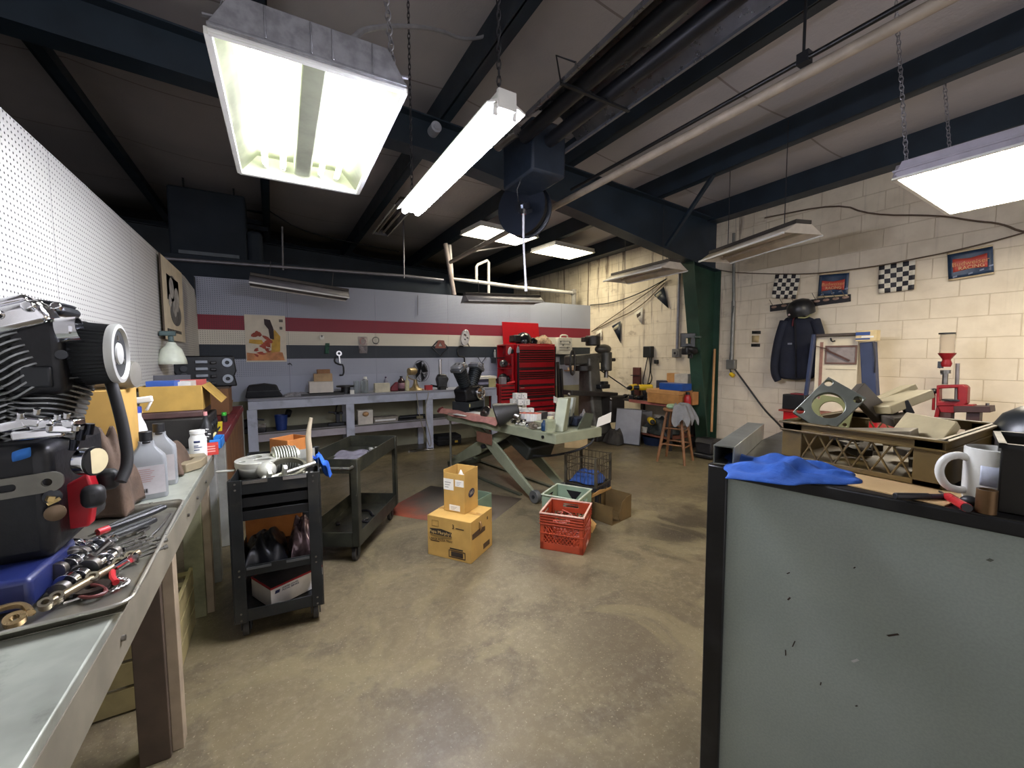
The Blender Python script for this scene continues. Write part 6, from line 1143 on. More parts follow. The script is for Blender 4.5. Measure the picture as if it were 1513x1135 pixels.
heap('black_hoses', 'tangle of dark hoses on the lower shelf of the cluttered bench', 'hoses', (5.42, 4.50, .202), .4, .5, .30, M('dark hose heap', '1f2524', .6, 0, .5, 20), 52, 5)
t = E('blue_tub', 'dark blue round tub on the floor under the cluttered bench', 'tub', (5.40, 4.62, 0)); B().lathe([(.15, 0), (.19, .13), (.2, .14), (.18, .14), (.15, .01), (0, .01)], n=26).build('tub', M('navy tub', '1b2a45', .45), t)
# leaning grey panel
a, b_ = at(907, 655, Z=0), at(945, 660, Z=0); t = E('metal_sheet', 'flat grey panel in a dark frame leaning on the cluttered bench', 'panel', (a+b_)/2, math.degrees(math.atan2(b_.y-a.y, b_.x-a.x))); w = (b_-a).length; B().box((0, .06, .30), (w, .02, .585), (-10, 0, 0)).build('frame', M('dark panel frame', '3b3a3a', .5), t, bev=.002); B().box((0, .048, .30), (w-.02, .006, .56), (-10, 0, 0)).build('face', M('panel grey', '8d8e93', .5, 0, .06), t)
# stool
sc_ = V((4.79, 3.72, 0)); t = E('bar_stool', 'worn wooden bar stool with a grey jacket thrown over its seat', 'stool', sc_, 20); sw = M('stool wood', '7d5636', .5, 0, .2, 6)
B().lathe([(.0, .70), (.16, .70), (.172, .715), (.165, .735), (.0, .74)], n=30).build('seat', sw, t)
for k in range(4):
    a = R(45+90*k); f = lambda z, a=a: V((cos(a), sin(a), 0))*(.13+.13*(1-z/.70))+V((0, 0, z)); B().tube([f(0), f(.35), f(.70)], lambda q: .016+.005*sin(pi*q), 10).build('leg', sw, t)
for z, o in ((.22, 0), (.25, 1), (.44, 0), (.47, 1)):
    for k in (0, 2):
        a, c = R(45+90*(k+o)), R(135+90*(k+o)); r = .13+.13*(1-z/.70); B().cyl((cos(a)*r, sin(a)*r, z), (cos(c)*r, sin(c)*r, z), .010, n=10).build('rung', sw, t)
tag(B().lathe([(.0, 0), (.12, .0), (.13, .02), (.12, .045), (.0, .05)], n=24).build('seat_cushion', M('pale green vinyl', '8fae8c', .6)), 'pale green round cushion on the bar stool seat', 'cushion', None, None, sc_+V((.0, 0, .741)))
def jk(u, v):
    a = -2.6+2.3*u; r = .05+.23*v; z = .81-.02*v-(.34*max(0, v-.55)**1.0*(1+.9*sin(7*a)**2)); return sc_+V((cos(a)*r*(1+.1*sin(9*a)), sin(a)*r*(1+.1*sin(6*a+1)), z+.012*sin(12*a+8*v)))
tag(B().grid(jk, 24, 14).build('grey_jacket', M('grey sweatshirt', '77787a', .95, 0, .12, 10, bump=.4), sub=1, sol=.008), 'grey jacket draped over the cushion of the bar stool', 'jacket')
# wall fittings left of the column
def pr_(x, y, d=0): return at(x, y, X=XW-d)
t = E('charger_box', 'black wall box with cords hanging from it left of the column', 'electrical box', pr_(961, 520)); B().bx(-.1, 0, -.085, .085, -.1, .1).build('box', M('black wall box', '1d2021', .45), t, bev=.012); c0 = pr_(961, 520)
for k, (pts) in enumerate(([(957, 527), (953, 548), (949, 565), (953, 571), (960, 566)], [(960, 527), (961, 548), (957, 568)], [(963, 527), (961, 550), (964, 560), (958, 571)])):
    B().tube([pr_(x, y, .03+.01*k)-c0 for x, y in pts], .009, 7, 2).build('cord', blkp, t)
B().bx(-.05, 0, -.19, -.12, -.21, -.14).build('plug', blkp, t, bev=.008)
t = E('conduit_drop', 'vertical grey conduit with a round outlet box left of the green column', 'conduit', pr_(1002, 521)); c0 = pr_(1002, 521); B().cyl(pr_(1006, 398)-c0+V((-.03, 0, 0)), V((-.03, 0, .04)), .022, n=12).build('pipe', M('grey conduit', '84838a'), t); B().bx(-.07, 0, -.07, .07, -.08, .06).cyl((-.07, 0, -.01), (-.085, 0, -.01), .05, n=20).build('outlet_box', M('outlet grey', '7f7d7a', .5, .3), t, bev=.006); B().cyl((-.085, 0, -.01), (-.09, 0, -.01), .02, n=14).build('socket', blk, t)
kb = at(1020, 515, X=5.25); t = E('bracket_grinder', 'black bracketed tool with a pistol-like clamp fixed to the green column', 'tool', kb); B().bx(.02, .12, -.04, .04, -.02, .02).bx(-.14, -.02, -.05, .05, -.09, .02).build('body', blk, t, bev=.015); B().ell((.0, .0, -.03), (.13, .1, .06), (0, 15, 10)).build('head', blk, t); B().plate([(-.14, 0), (.06, 0), (.06, .2), (-.14, .2)], [[(-.07, .05), (.0, .05), (.0, .13), (-.07, .13)]], (0, 0, .02), (.8, -.6, 0), (0, 0, 1), .05).build('yoke', gun, t, bev=.006)
for k in (-1, 0, 1): B().cyl((.03*k, .05*k, -.08), (.05*k, .06*k, -.14), .014).build('knob', blk, t)
tag(B().bx(-.10, .04, -.03, .03, -.012, .012).build('steel_tab', M('steel tab', '5d6b66', .45, .5), bev=.003), 'grey steel tab sticking out from the column above the black tool', 'bracket', None, None, at(1031, 498, X=5.36))
p, q = at(1056, 516, X=5.80), at(1051, 642, X=5.55); tag(B().cyl((p.x, p.y, p.z), (5.55, q.y, .34), .017, n=12).build('broom_handle', M('pale broom wood', 'b98a58', .5, 0, .1)), 'pale wooden broom handle leaning beside the green column', 'broom')
t = E('black_toolbox', 'black cases and a wheel stacked at the foot of the green column', 'case', (5.36, 3.62, 0), 10); t.scale = (.85, .85, .8); B().bx(-.2, .2, -.16, .16, .02, .09).build('base_case', blk, t, bev=.02); B().bx(-.14, .16, -.12, .14, .09, .28).build('box', M('black tool box', '1b1b1d', .4), t, bev=.015); B().prism([(-.18, .28), (.22, .28), (.24, .32), (-.1, .36)], dep=.28).build('lid', M('black tool box', '1b1b1d'), t, bev=.01); B().tube([(.2, -.1, .3), (.28, -.12, .28), (.29, -.12, .18)], .014, 8, 1).build('hose', rub, t); B().ell((-.1, -.2, .03), (.05, .04, .03)).build('pale_rag', M('pale rag', '9a9a98', .9), t)
# ================================================================ block wall right of the column
t = E('conduit_outlet', 'grey conduit running down the block wall to an outlet with a yellow plug', 'conduit', pr_(1083, 538)); c0 = pr_(1083, 538); cg = M('painted conduit', '83827c', .45, .4)
B().cyl(pr_(1086, 345)-c0+V((-.03, 0, 0)), pr_(1086, 445)-c0+V((-.03, 0, 0)), .02, n=12).cyl(pr_(1086, 445)-c0+V((-.03, 0, 0)), V((-.035, 0, .05)), .027, n=12).build('pipe', cg, t); B().bx(-.07, 0, -.065, .065, -.075, .065).build('outlet_box', cg, t, bev=.008)
B().tube([pr_(x, y, .05)-c0 for x, y in ((1084, 452), (1081, 480), (1082, 505), (1078, 530), (1078, 545), (1081, 553))], .008, 7, 2).build('cord', blkp, t); B().cyl(pr_(1079, 552, .05)-c0, pr_(1084, 556, .05)-c0, .03, n=14).build('yellow_plug', yel, t, bev=.005)
cord('wall_cable', 'black cable running from the outlet down to the red cabinet', 'cable', [pr_(1085, 545, .04), pr_(1105, 572, .03), pr_(1130, 607, .04), pr_(1152, 628, .1), pr_(1160, 640, .2)], .012, blkp)
cord('eave_cable', 'thin cord strung along the top of the block wall under the eave', 'cord', [pr_(1130, 322, .02), pr_(1240, 300, .02), pr_(1285, 318, .02), pr_(1390, 318, .02), pr_(1440, 327, .02), pr_(1480, 330, .02), pr_(1513, 345, .02), pr_(1560, 340, .02)], .009, M('brown cord', '5b4b3c', .7))
def polyf(name, px, m, par=None, d=.012, th=.004):
    """flat sheet against the block wall cut to a surveyed outline"""
    b = B(); b._f([b.b.verts.new(pr_(x, y, d)) for x, y in px]); return b.build(name, m, par, sol=th)
for k, (px, m, lab) in enumerate((([(1111, 489), (1124, 489), (1124, 493.5), (1111, 493.5)], blk, 'upper black tape strip on the block wall'), ([(1111, 496), (1122, 496), (1121, 506), (1111, 506)], M('aged tan paper', 'b9a479', .7), 'square of tan paper between two black tape strips'), ([(1110, 508), (1123, 508), (1123, 512.5), (1110, 512.5)], blk, 'lower black tape strip on the block wall'))): tag(polyf('wall_tape', px, m, d=.004, th=.002), lab, 'tape')
# bunting of flags
cord('bunting_string', 'long brown string of flags strung across the block wall', 'string', [pr_(1063, 399, .03), pr_(1085, 403, .03), pr_(1145, 405, .03), pr_(1200, 405, .03), pr_(1260, 398, .03), pr_(1310, 391, .03), pr_(1353, 382, .03), pr_(1400, 373, .03), pr_(1470, 356, .03), pr_(1513, 344, .03), pr_(1600, 318, .03)], .007, M('brown cord', '5b4b3c'))
fw_, fk = M('flag white', 'd8d2c2', .6, 0, .12, 20), M('flag black', '1d1c24', .55, 0, .15)
def flag(name, lab, q, fn, mats, n, sub=1, wav=.012):
    P = [pr_(x, y, .02) for x, y in q]; b = B(); N = n*sub; vs = {}
    for i in range(N+1):
        for j in range(N+1):
            u, v = i/N, j/N; p = P[0]*(1-u)*(1-v)+P[1]*u*(1-v)+P[2]*u*v+P[3]*(1-u)*v; vs[i, j] = b.b.verts.new(p+V((-wav*(1+sin(5*u+3*v))*v-.003, 0, 0)))
    for i in range(N):
        for j in range(N): b.mi = fn(i//sub, j//sub); b._f([vs[i, j], vs[i+1, j], vs[i+1, j+1], vs[i, j+1]])
    return tag(b.build(name, mats, sol=.003, ang=80), lab, 'flag')
flag('checkered_flag', 'smaller checkered flag above the coat rack, left of both blue pennants', [(1146, 406), (1183, 405), (1177, 442), (1141, 441)], lambda i, j: (i+j) % 2, [fk, fw_], 6, 2); flag('checkered_flag', 'larger checkered flag hung between the two blue pennants', [(1299, 393), (1353, 384), (1352, 428), (1299, 434)], lambda i, j: (i+j) % 2, [fk, fw_], 6, 2)
bl, hem = M('pennant blue', '1f3550', .4, 0, .3, 18), M('pennant hem', 'c9b692', .6)
def banner(lab, q, bow, l1, l2, sz):
    o = E('racing_pennant', lab, 'flag', pr_(*q[0])); c0 = pr_(*q[0]); P = [pr_(x, y, .022)-c0 for x, y in q]
    L = lambda u, v, d=0: P[0]*(1-u)*(1-v)+P[1]*u*(1-v)+P[2]*u*v+P[3]*(1-u)*v+V((-d-.006*(1+sin(6*u+2*v)), 0, 0))
    B().grid(lambda u, v: L(u, v), 10, 8).build('cloth', bl, o, sol=.003, ang=80); B().grid(lambda u, v: L(u, -.07+.07*v), 8, 1).build('hem', hem, o, sol=.004); B().grid(lambda u, v: L(u, 1+.07*v, .002), 8, 1).build('hem', hem, o, sol=.004)
    B().grid(lambda u, v: L(.12+.76*u, bow[0]+(bow[1]-bow[0])*v+(.07*(1-abs(2*u-1)) if v < .5 else -.06*(1-abs(2*u-1))), .004), 12, 4).build('bow_tie', M('pennant red', 'b8483c', .5, 0, .15), o, sol=.002)
    c = L(.52, .48, .012); c2 = L(.54, .66, .012); u = (P[1]-P[0]).normalized(); v = (P[0]-P[3]).normalized()
    text('lettering', l1, sz, M('pennant peach', 'd69a68', .5), o, c+V((-.016, 0, 0)), u, v); text('lettering', l2, sz*.8, M('pennant cream', 'dcb98a', .5), o, c2+V((-.016, 0, 0)), u, v)
    b = B()
    for a, d in ((.1, .92), (.45, .88), (.7, .82), (.9, .72)): b.grid(lambda u, v: L(a+.1*u, d+.06*v-.03*u, .005), 4, 1)
    b.build('pale_glint', M('pennant pale', '8c98b4', .5), o, sol=.001); return o
banner('smaller blue racing pennant with a red bow tie, above the coat rack', [(1211, 407), (1255, 403), (1253, 435), (1209, 438)], (.28, .78), 'Budweiser', 'RACING', .055); banner('larger blue racing pennant with a red bow tie, under the bright panel light', [(1400, 377), (1467, 364), (1469, 402), (1402, 413)], (.22, .76), 'Budweiser', 'RACING', .058)
# black pennants on the far stretch of the wall
cord('pennant_string', 'string of small pennants sloping on the far stretch of block wall', 'string', [pr_(874, 490, .03), pr_(905, 474, .03), pr_(945, 455, .03), pr_(982, 418, .03)], .009, M('brown cord', '5b4b3c'))
cord('pennant_string', 'upper thin cord sloping across the far stretch of block wall', 'string', [pr_(874, 490, .035), pr_(925, 455, .035), pr_(985, 412, .035)], .008, M('brown cord', '5b4b3c'))
cord('slack_cable', 'slack dark cable from the striped wall top to the far reflector light', 'cable', [pr_(872, 451, .03), pr_(905, 448, .04), pr_(945, 434, .05), pr_(985, 412, .06)], .010, blkp)
pn = M('pennant black', '1c2430', .5, 0, .2)
for k, (px, m, lab) in enumerate((([(904, 482), (917, 474.5), (917, 507)], pn, 'black triangular pennant right above the milling machine'), ([(966, 436), (981, 424), (988, 456)], pn, 'black triangular pennant high beside the far reflector light'), ([(937, 464), (950, 453), (949, 480)], fw_, 'white triangular pennant between the two black ones'), ([(880, 490), (889, 486), (890, 501), (881, 500)], fw_, 'small white square pennant by the corner of the striped wall'))):
    o = E('corner_pennant', lab, 'flag', (0, 0, 0)); polyf('cloth', px, m, o, .03)
    x, y = px[0][0]*.35+px[1][0]*.65, px[0][1]*.35+px[1][1]*.65; polyf('printed_band', [(x-7, y+8), (x+1, y+2), (x+2, y+6), (x-5, y+12)] if k < 2 else [(x-5, y+8), (x+1, y+4), (x+1, y+9), (x-4, y+13)], M('band pale', 'a9a48f', .6) if k < 2 else M('band ink', '4b4038', .7), o, .036, .002)
# coat rack, helmet, jacket
def bx2(name, p, q, w, h, m, par=None): return B().bar(p, q, w, h).build(name, m, par, bev=.003)
ra, rb_ = pr_(1138, 456, .012), pr_(1257, 440, .012); t = E('coat_rack', 'black coat rack board with pale knobs and wire hooks on the block wall', 'coat rack', (ra+rb_)/2); c0 = (ra+rb_)/2; B().bar(ra-c0, rb_-c0, .02, .085).build('board', M('rack black', '1c1b1f', .5), t, bev=.004)
for f in (.06, .2, .35, .62, .73, .84, .95): p = ra.lerp(rb_, f)-c0; B().ell(p+V((-.012, 0, .012)), (.006, .035, .017)).build('plate', M('aged brass plate', '9a8070', .5, .3), t); B().tube([p+V((-.012, 0, .02)), p+V((-.05, .01, .05)), p+V((-.07, .03, .11))], .004, 6, 1).build('hook', M('hook wire', '6b645a', .4, .6), t)
hp = pr_(1183, 458, .13); t = E('half_helmet', 'matt black half helmet hung over the navy jacket on the coat rack', 'helmet', hp); B().lathe([(.145, -.06), (.15, .0), (.14, .06), (.105, .11), (.05, .135), (.0, .14)], (0, 0, 0), (-.3, .1, 1), 28).build('shell', M('matt black shell', '1a1b1d', .35), t); B().prism([(-.03, 0), (.05, .02), (.05, .035), (-.03, .02)], (-.1, .05, -.07), (0, -1, 0), (0, 0, 1), .05).build('visor_clip', M('pale clip', 'c4b0ae', .5), t); B().tube([(.0, -.12, -.05), (-.06, -.1, -.11), (-.1, -.02, -.1)], .009, 7, 1).build('strap', M('strap tan', '8a8a60', .7), t)
jn = M('navy work jacket', '161b2b', .85, 0, .25, 7, bump=.5)
jc = pr_(1180, 515, .12); t = E('work_jacket', 'navy work jacket hanging from the coat rack', 'jacket', jc)
jw = lambda x, y, d: pr_(x, y, d+.03)-jc
def sect(y, xl, xr, dp): 
    rs = []; a, b_ = jw(xl, y, .09), jw(xr, y, .09)
    for k in range(32): th = 2*pi*k/32; f = .5-.5*cos(th); p = a.lerp(b_, f); rs.append(p+V((-dp*sin(th)*(1+.16*sin(5*th+y)), 0, .006*sin(7*th))))
    return rs
B().rings([sect(*s) for s in ((466, 1172, 1186, .03), (470, 1160, 1204, .05), (480, 1153, 1211, .07), (500, 1150, 1209, .08), (525, 1149, 1207, .085), (550, 1149, 1206, .085), (562, 1150, 1205, .075))]).build('body', jn, t, sub=1, ang=80)
B().tube([jw(1160, 474, .1), jw(1151, 500, .13), jw(1145, 530, .14), jw(1144, 552, .13), jw(1150, 563, .12)], lambda f: .075-.022*f, 12, 2, .8).build('sleeve', jn, t, sub=1, ang=80)
B().tube([jw(1204, 473, .1), jw(1212, 495, .13), jw(1215, 520, .13), jw(1214, 540, .12)], lambda f: .07-.02*f, 12, 2, .8).build('sleeve', jn, t, sub=1, ang=80)
B().tube([jw(1172, 468, .15), jw(1175, 480, .175), jw(1176, 520, .18), jw(1176, 558, .175)], .010, 6, 1).build('placket', M('jacket dark seam', '0d0f18', .9), t); B().tube([jw(1174, 467, .15), jw(1172, 474, .165), jw(1171, 482, .165)], .012, 6, 1).build('red_lining', M('maroon lining', '4a1620', .9), t); B().box(jw(1167, 508, .178), (.004, .05, .022)).build('name_patch', M('grey patch', '7d8290', .8), t)
# red cabinet, black box, white gauge cabinet
t = E('red_cabinet', 'bright red steel cabinet by the block wall behind the plastic bread crate', 'cabinet', (5.5, 2.10, 0)); B().bx(-.28, .3, -.42, .46, 0, .80).build('body', M('cabinet red', 'b5141a', .35, 0, .08), t, bev=.004); B().bx(-.31, .3, -.44, .5, .80, .82).build('top', M('worn red top', '7d2a22', .5, 0, .25), t, bev=.003); B().bx(-.288, -.28, -.38, .42, .08, .72).build('door', M('cabinet red', 'b5141a'), t, bev=.003)
c = at(1174, 590, X=5.30); t = E('black_battery_box', 'black box with a dull red top on the red cabinet', 'box', (5.36, c.y, .822)); h = at(1170, 583, X=5.3).z-.822; B().bx(-.09, .1, -.12, .12, 0, h).build('body', blk, t, bev=.008); B().bx(-.06, .06, -.08, .05, h, h+.015).build('top_pad', M('dull red rubber', '6d2a30', .5), t, bev=.004)
Xc = 5.42
def pc(x, y, d=0): return at(x, y, X=Xc-d)
yl, yr = pc(1205, 520).y, pc(1268, 520).y; zt2 = pc(1235, 497).z; t = E('gauge_cabinet', 'cream cabinet with a dark-framed window and blue side posts on the red cabinet', 'cabinet', (Xc, (yl+yr)/2, .822)); c0 = V((Xc, (yl+yr)/2, .822)); hw3 = (yl-yr)/2; H3 = zt2-.822
crm = M('cream enamel', 'd6ccb4', .45, 0, .06)
B().bx(0, .36, -hw3, hw3, 0, H3).build('body', crm, t, bev=.004)
wx0, wx1, wz0, wz1 = pc(1219, 538).y-c0.y, pc(1266, 538).y-c0.y, pc(1219, 538).z-.822, pc(1219, 511).z-.822
B().plate([(-wx0, wz0), (-wx1, wz0), (-wx1, wz1), (-wx0, wz1)], [[(-wx0+.015, wz0+.02), (-wx1-.015, wz0+.02), (-wx1-.015, wz1-.02), (-wx0+.015, wz1-.02)]], (-.008, 0, 0), (0, -1, 0), (0, 0, 1), .016).build('window_frame', M('brown window frame', '6b5148', .5), t, bev=.003)
B().prism([(-wx0+.01, wz0+.01), (-wx1-.01, wz0+.01), (-wx1-.01, wz1-.01), (-wx0+.01, wz1-.01)], (-.004, 0, 0), (0, -1, 0), (0, 0, 1), .004).build('window_pane', M('smoky pane', '8f8786', .2, 0, .2), t); B().bar((-.02, wx0-.02, wz1-.05), (-.02, wx1+.06, wz0+.04), .012, .018).bar((-.02, wx0+.10, wz1+.0), (-.02, wx0-.04, wz1-.04), .008, .008).build('wiper_arm', M('rust arm', '5b4038', .5, .4), t)
B().bx(-.004, 0, -hw3+.01, hw3-.11, wz0-.06, wz0-.054).build('door_seam', M('seam shade', '9b8f78', .6), t); B().bx(-.006, .0, hw3-.075, hw3-.045, .1, H3-.06).build('red_strip', M('red brown strip', '8f6a5c', .6, 0, .2), t); B().bx(-.05, .4, -hw3-.02, hw3+.02, H3, H3+.03).build('top_cap', M('dark top cap', '4a4038', .5, 0, .25), t, bev=.004)
a, b_ = at(1203, 494, X=5.36)-c0, at(1190, 590, X=5.36)-c0; B().bar(a, b_, .03, .05).build('blue_post', M('slate blue post', '2f3a58', .45), t, bev=.004)
a, b_ = at(1283, 505.5, X=5.42)-c0, at(1287, 585, X=5.42)-c0; B().bar(a, b_, .12, .10).build('blue_post', M('slate blue post', '2f3a58', .45), t, bev=.01); B().tube([a+V((-.06, -.06, 0)), a+V((-.08, -.09, -.15)), a+V((-.07, -.09, -.32))], .006, 6, 1).build('cord', blk, t); B().tube([(-.02, .05, H3-.02), (-.04, .03, H3-.06), (-.03, .0, H3-.05)], .008, 6, 1).build('top_hook', gun, t)
a, b_ = at(1267, 505, X=5.40), at(1298, 490, X=5.40); t = E('blue_label_box', 'small cream box with blue printed bands on top of the cream cabinet', 'box', (5.40, (a.y+b_.y)/2, a.z+.004)); w = abs(a.y-b_.y); h = .11; B().bx(-.05, .05, -w/2, w/2, 0, h).build('body', M('cream gold card', 'cdb98c', .6), t, bev=.002); B().bx(-.052, -.05, -w/2+.05, w/2, .06, .095).bx(-.052, -.05, -w/2+.05, w/2, .015, .03).build('blue_band', M('print blue', '2b4a86', .5), t); B().bx(-.0535, -.05, -w/2+.02, w/2-.05, .035, .052).build('white_band', white, t)
# reloading press on its stand
Xp = 5.30
def pp(x, y, d=0): return at(x, y, X=Xp-d)
c0 = V((Xp, pp(1415, 600).y, .0)); pz = lambda x, y, d=0: pp(x, y, d)-c0
t = E('press_stand', 'dark low stand carrying the red press, behind the bread crate', 'stand', c0); B().bx(-.25, .3, -.32, .25, .62, .66).build('top', woodd, t, bev=.004)
for x in (-.2, .25):
    for y in (-.28, .2): B().bx(x-.03, x+.03, y-.03, y+.03, 0, .62).build('leg', woodd, t)
cr = M('press red', '7f1018', .4, .1, .12); t = E('reloading_press', 'red bench press with a clear powder hopper by the block wall', 'press', c0+V((0, 0, .661)))
o = V((0, 0, -.661)); z_ = lambda x, y, d=0: pz(x, y, d)+o
b = B(); fr = [(1386, 569), (1426, 568), (1432, 572), (1431, 596), (1424, 600), (1385, 600)]; ho = [(1390, 574), (1417, 573), (1417, 592), (1390, 593)]
u0 = z_(1386, 600); f2 = lambda x, y: (-(z_(x, y).y), z_(x, y).z)
b.plate([f2(*p) for p in fr], [[f2(*p) for p in ho]], (0, 0, 0), (0, -1, 0), (0, 0, 1), .09); b.build('frame', cr, t, bev=.008)
B().prism([f2(*p) for p in ((1386, 598), (1420, 598), (1412, 610), (1392, 609))], (0, 0, 0), (0, -1, 0), (0, 0, 1), .08).bar(z_(1388, 600), z_(1383, 622), .03, .05).build('base', cr, t, bev=.006)
B().cyl(z_(1399, 609), V((0, z_(1399, 609).y, 0)), .045, .055, n=18).build('pedestal', M('dark pedestal', '4a3230', .4, .3), t); B().cyl(z_(1408, 592), z_(1408, 590), .07, n=24).build('shell_plate', gun, t); B().cyl(z_(1413, 593), z_(1415, 537), .014, n=12).build('rod', M('grey rod', '8b8484', .35, .8), t); B().cyl(z_(1409, 607), V((0, z_(1409, 607).y, 0)), .008, n=8).build('thin_rod', gun, t)
B().cyl(z_(1380, 578), z_(1379, 606), .011, n=10).build('lever', cr, t); B().ell(z_(1380, 578), (.024, .03, .026)).build('ball_knob', blk, t)
B().cyl(z_(1396, 568), z_(1397, 552), .02, n=14).cyl(z_(1397, 552), z_(1397, 547), .035, n=14).bar(z_(1390, 553), z_(1400, 553), .02, .012).build('drum', steelg, t); B().lathe([(.03, 0), (.038, .03), (.028, .06), (.03, .07), (.058, .115), (.06, .125)], z_(1398, 542), (0, 0, 1), 20).build('measure', cr, t); B().box(z_(1390, 539), (.03, .035, .06)).bar(z_(1390, 538), z_(1387, 544), .012, .02).build('drum_handle', gun, t)
hz, hz2 = z_(1399, 524), z_(1399.5, 494); B().lathe([(.052, 0), (.052, (hz2-hz).length), (.048, (hz2-hz).length), (.048, 0)], hz, (0, 0, 1), 22).build('hopper', GL('hopper tube', 'cfc4b4', .1, .5, .6), t); B().cyl(hz2, hz2+V((0, 0, .014)), .056, n=22).build('hopper_cap', blk, t)
t = E('bench_shelf', 'short dark wooden shelf on a post right of the red press', 'shelf', c0+V((0, 0, .661))); B().bar(z_(1413, 604), z_(1467, 604), .16, .055).build('board', M('dark oiled board', '3b2424', .5, 0, .2), t, bev=.004); B().bar(z_(1440, 608), V((0, z_(1440, 608).y, 0)), .08, .09, (1, 0, 0)).build('post', M('dark oiled board', '3b2424'), t); B().cyl(z_(1459, 600), z_(1459, 596), .012, n=10).build('bolt', steelg, t)
tag(B().bar(z_(1412, 599)+c0-o*0+V((0, 0, .661)), z_(1441, 599)+c0+V((0, 0, .661)), .1, .018).build('red_tray', cr, bev=.004), 'flat red tray lying on the dark shelf beside the press', 'tray')
# ================================================================ near steel bench at the right
NC, NR = V((1.203, .807, 0)), -77.5; NZ = 1.12
nl = lambda x, y, z=0: on(NC, NR, x, y, z)
ax_, ay_ = V((cos(R(NR)), sin(R(NR)), 0)), V((-sin(R(NR)), cos(R(NR)), 0))
def npx(x, y):                                     # a point of the bench's front sheet
    d = _f + R2*((x-756.5)/FPX) - U2*((y-567.5)/FPX); s = (NC-CAMP).dot(ay_)/d.dot(ay_); p = CAMP+d*s; q = p-NC; return (q.dot(ax_), p.z)
blf = M('chipped black frame', '0e0f12', .4, 0, .3, 8, stain='3a3a3c', samt=.25)
shm = NT('grey green sheet'); cc = shm.coord(); n1 = shm.noise(cc, 2.2, 4); n2 = shm.noise(cc, 160, 2)
sheet_m = shm.bsdf(shm.mix(shm.math('MULTIPLY', shm.ramp(n2, .35, .65), .15), shm.mix(shm.ramp(n1, .35, .65), lin('98a29c'), lin('a2aca6')), lin('6c7470')), .42, .2, shm.bump(n1, .05, .05))
t = E('steel_bench', 'grey sheet-sided steel bench with a black angle frame in the right foreground', 'workbench', NC, NR)
B().bx(.05, 1.3, .006, .012, 0, NZ-.03).build('front_sheet', sheet_m, t); B().bx(0, .058, -.006, .05, 0, NZ-.002).build('corner_post', blf, t, bev=.004); B().bx(.058, 1.3, -.006, .03, NZ-.035, NZ-.002).build('top_rail', blf, t, bev=.004); B().bx(0, 1.3, -.004, .86, NZ-.006, NZ).build('top', M('black bench top', '191817', .5, 0, .25), t); B().bx(0, .008, .05, .86, 0, NZ-.006).build('end_sheet', M('dark end sheet', '2a2d2e', .5), t); B().bx(0, .05, .82, .86, 0, NZ-.006).build('corner_post', blf, t, bev=.003)
for px, py, w, h, rot, m in ((1164, 848, .004, .010, 40, 0), (1165, 886, .006, .012, 20, 0), (1172, 953, .004, .022, 12, 0), (1160, 966, .004, .018, -8, 0), (1212, 1012, .004, .010, 0, 0), (1319, 940, .006, .026, 50, 0), (1263, 978, .008, .018, 35, 1), (1262, 840, .004, .006, 20, 0), (1265, 1045, .004, .006, 30, 0), (1463, 829, .010, .008, 20, 2)):
    u, z = npx(px, py); B().prism([(-w/2, -h/2), (w*.2, -h*.4), (w/2, h/2), (-w*.2, h*.45)], (u, .0052, z), (cos(R(rot)), 0, -sin(R(rot))), (sin(R(rot)), 0, cos(R(rot))), .0008).build('paint_chip', [M('rust chip', '2e2018', .7), M('bright chip', 'd5d8d6', .3, .5), M('smudge', '565c54', .6)][m], t)
d = V((.49, .18, 0)).normalized(); p = V((1.215, .765, NZ+.033)); t = E('square_tube', 'length of square steel tube lying on the corner of the grey bench', 'tube', p, math.degrees(math.atan2(d.y, d.x))); B().plate([(-.03, -.031), (.03, -.031), (.03, .031), (-.03, .031)], [[(-.0255, -.0265), (.0255, -.0265), (.0255, .0265), (-.0255, .0265)]], (.28, 0, 0), (0, 1, 0), (0, 0, 1), .56).build('tube', M('bare tube steel', '7d7f78', .38, .7, .15), t, bev=.001)
def tw(u, v):
    x, y = u*2-1, v*2-1; b0 = V((1.32, .63, NZ)); a = V((.10, -.13, 0)); c = V((.13, .085, 0)); k = max(0, 1-max(abs(x), abs(y))**3)
    taper = 1-.55*max(0, x)
    return b0+a*x+c*(y*taper)+V((.01*sin(7*y), .01*sin(6*x), .004+.042*k*(.55+.45*sin(5.2*x+3.2*y+1)*cos(4.5*y-1))+.008*sin(9*x-6*y)*k))
tag(B().grid(tw, 22, 22).build('blue_towel', M('blue shop towel', '1f4a94', .95, 0, .12, 30, bump=.5), sub=1, sol=.004, ang=80), 'blue shop towel crumpled beside the square tube on the grey bench', 'towel')
b = B(); b.prism([(p.x, p.y) for p in (at(1183, 703, Z=NZ), at(1395, 749, Z=NZ), at(1440, 736, Z=NZ), at(1235, 688, Z=NZ))], (0, 0, NZ+.0025), (1, 0, 0), (0, 1, 0), .003); tag(b.build('hardboard_sheet', M('tan hardboard', 'b89a6c', .6, 0, .08, 5)), 'flat tan hardboard sheet under the blue towel on the grey bench', 'board')
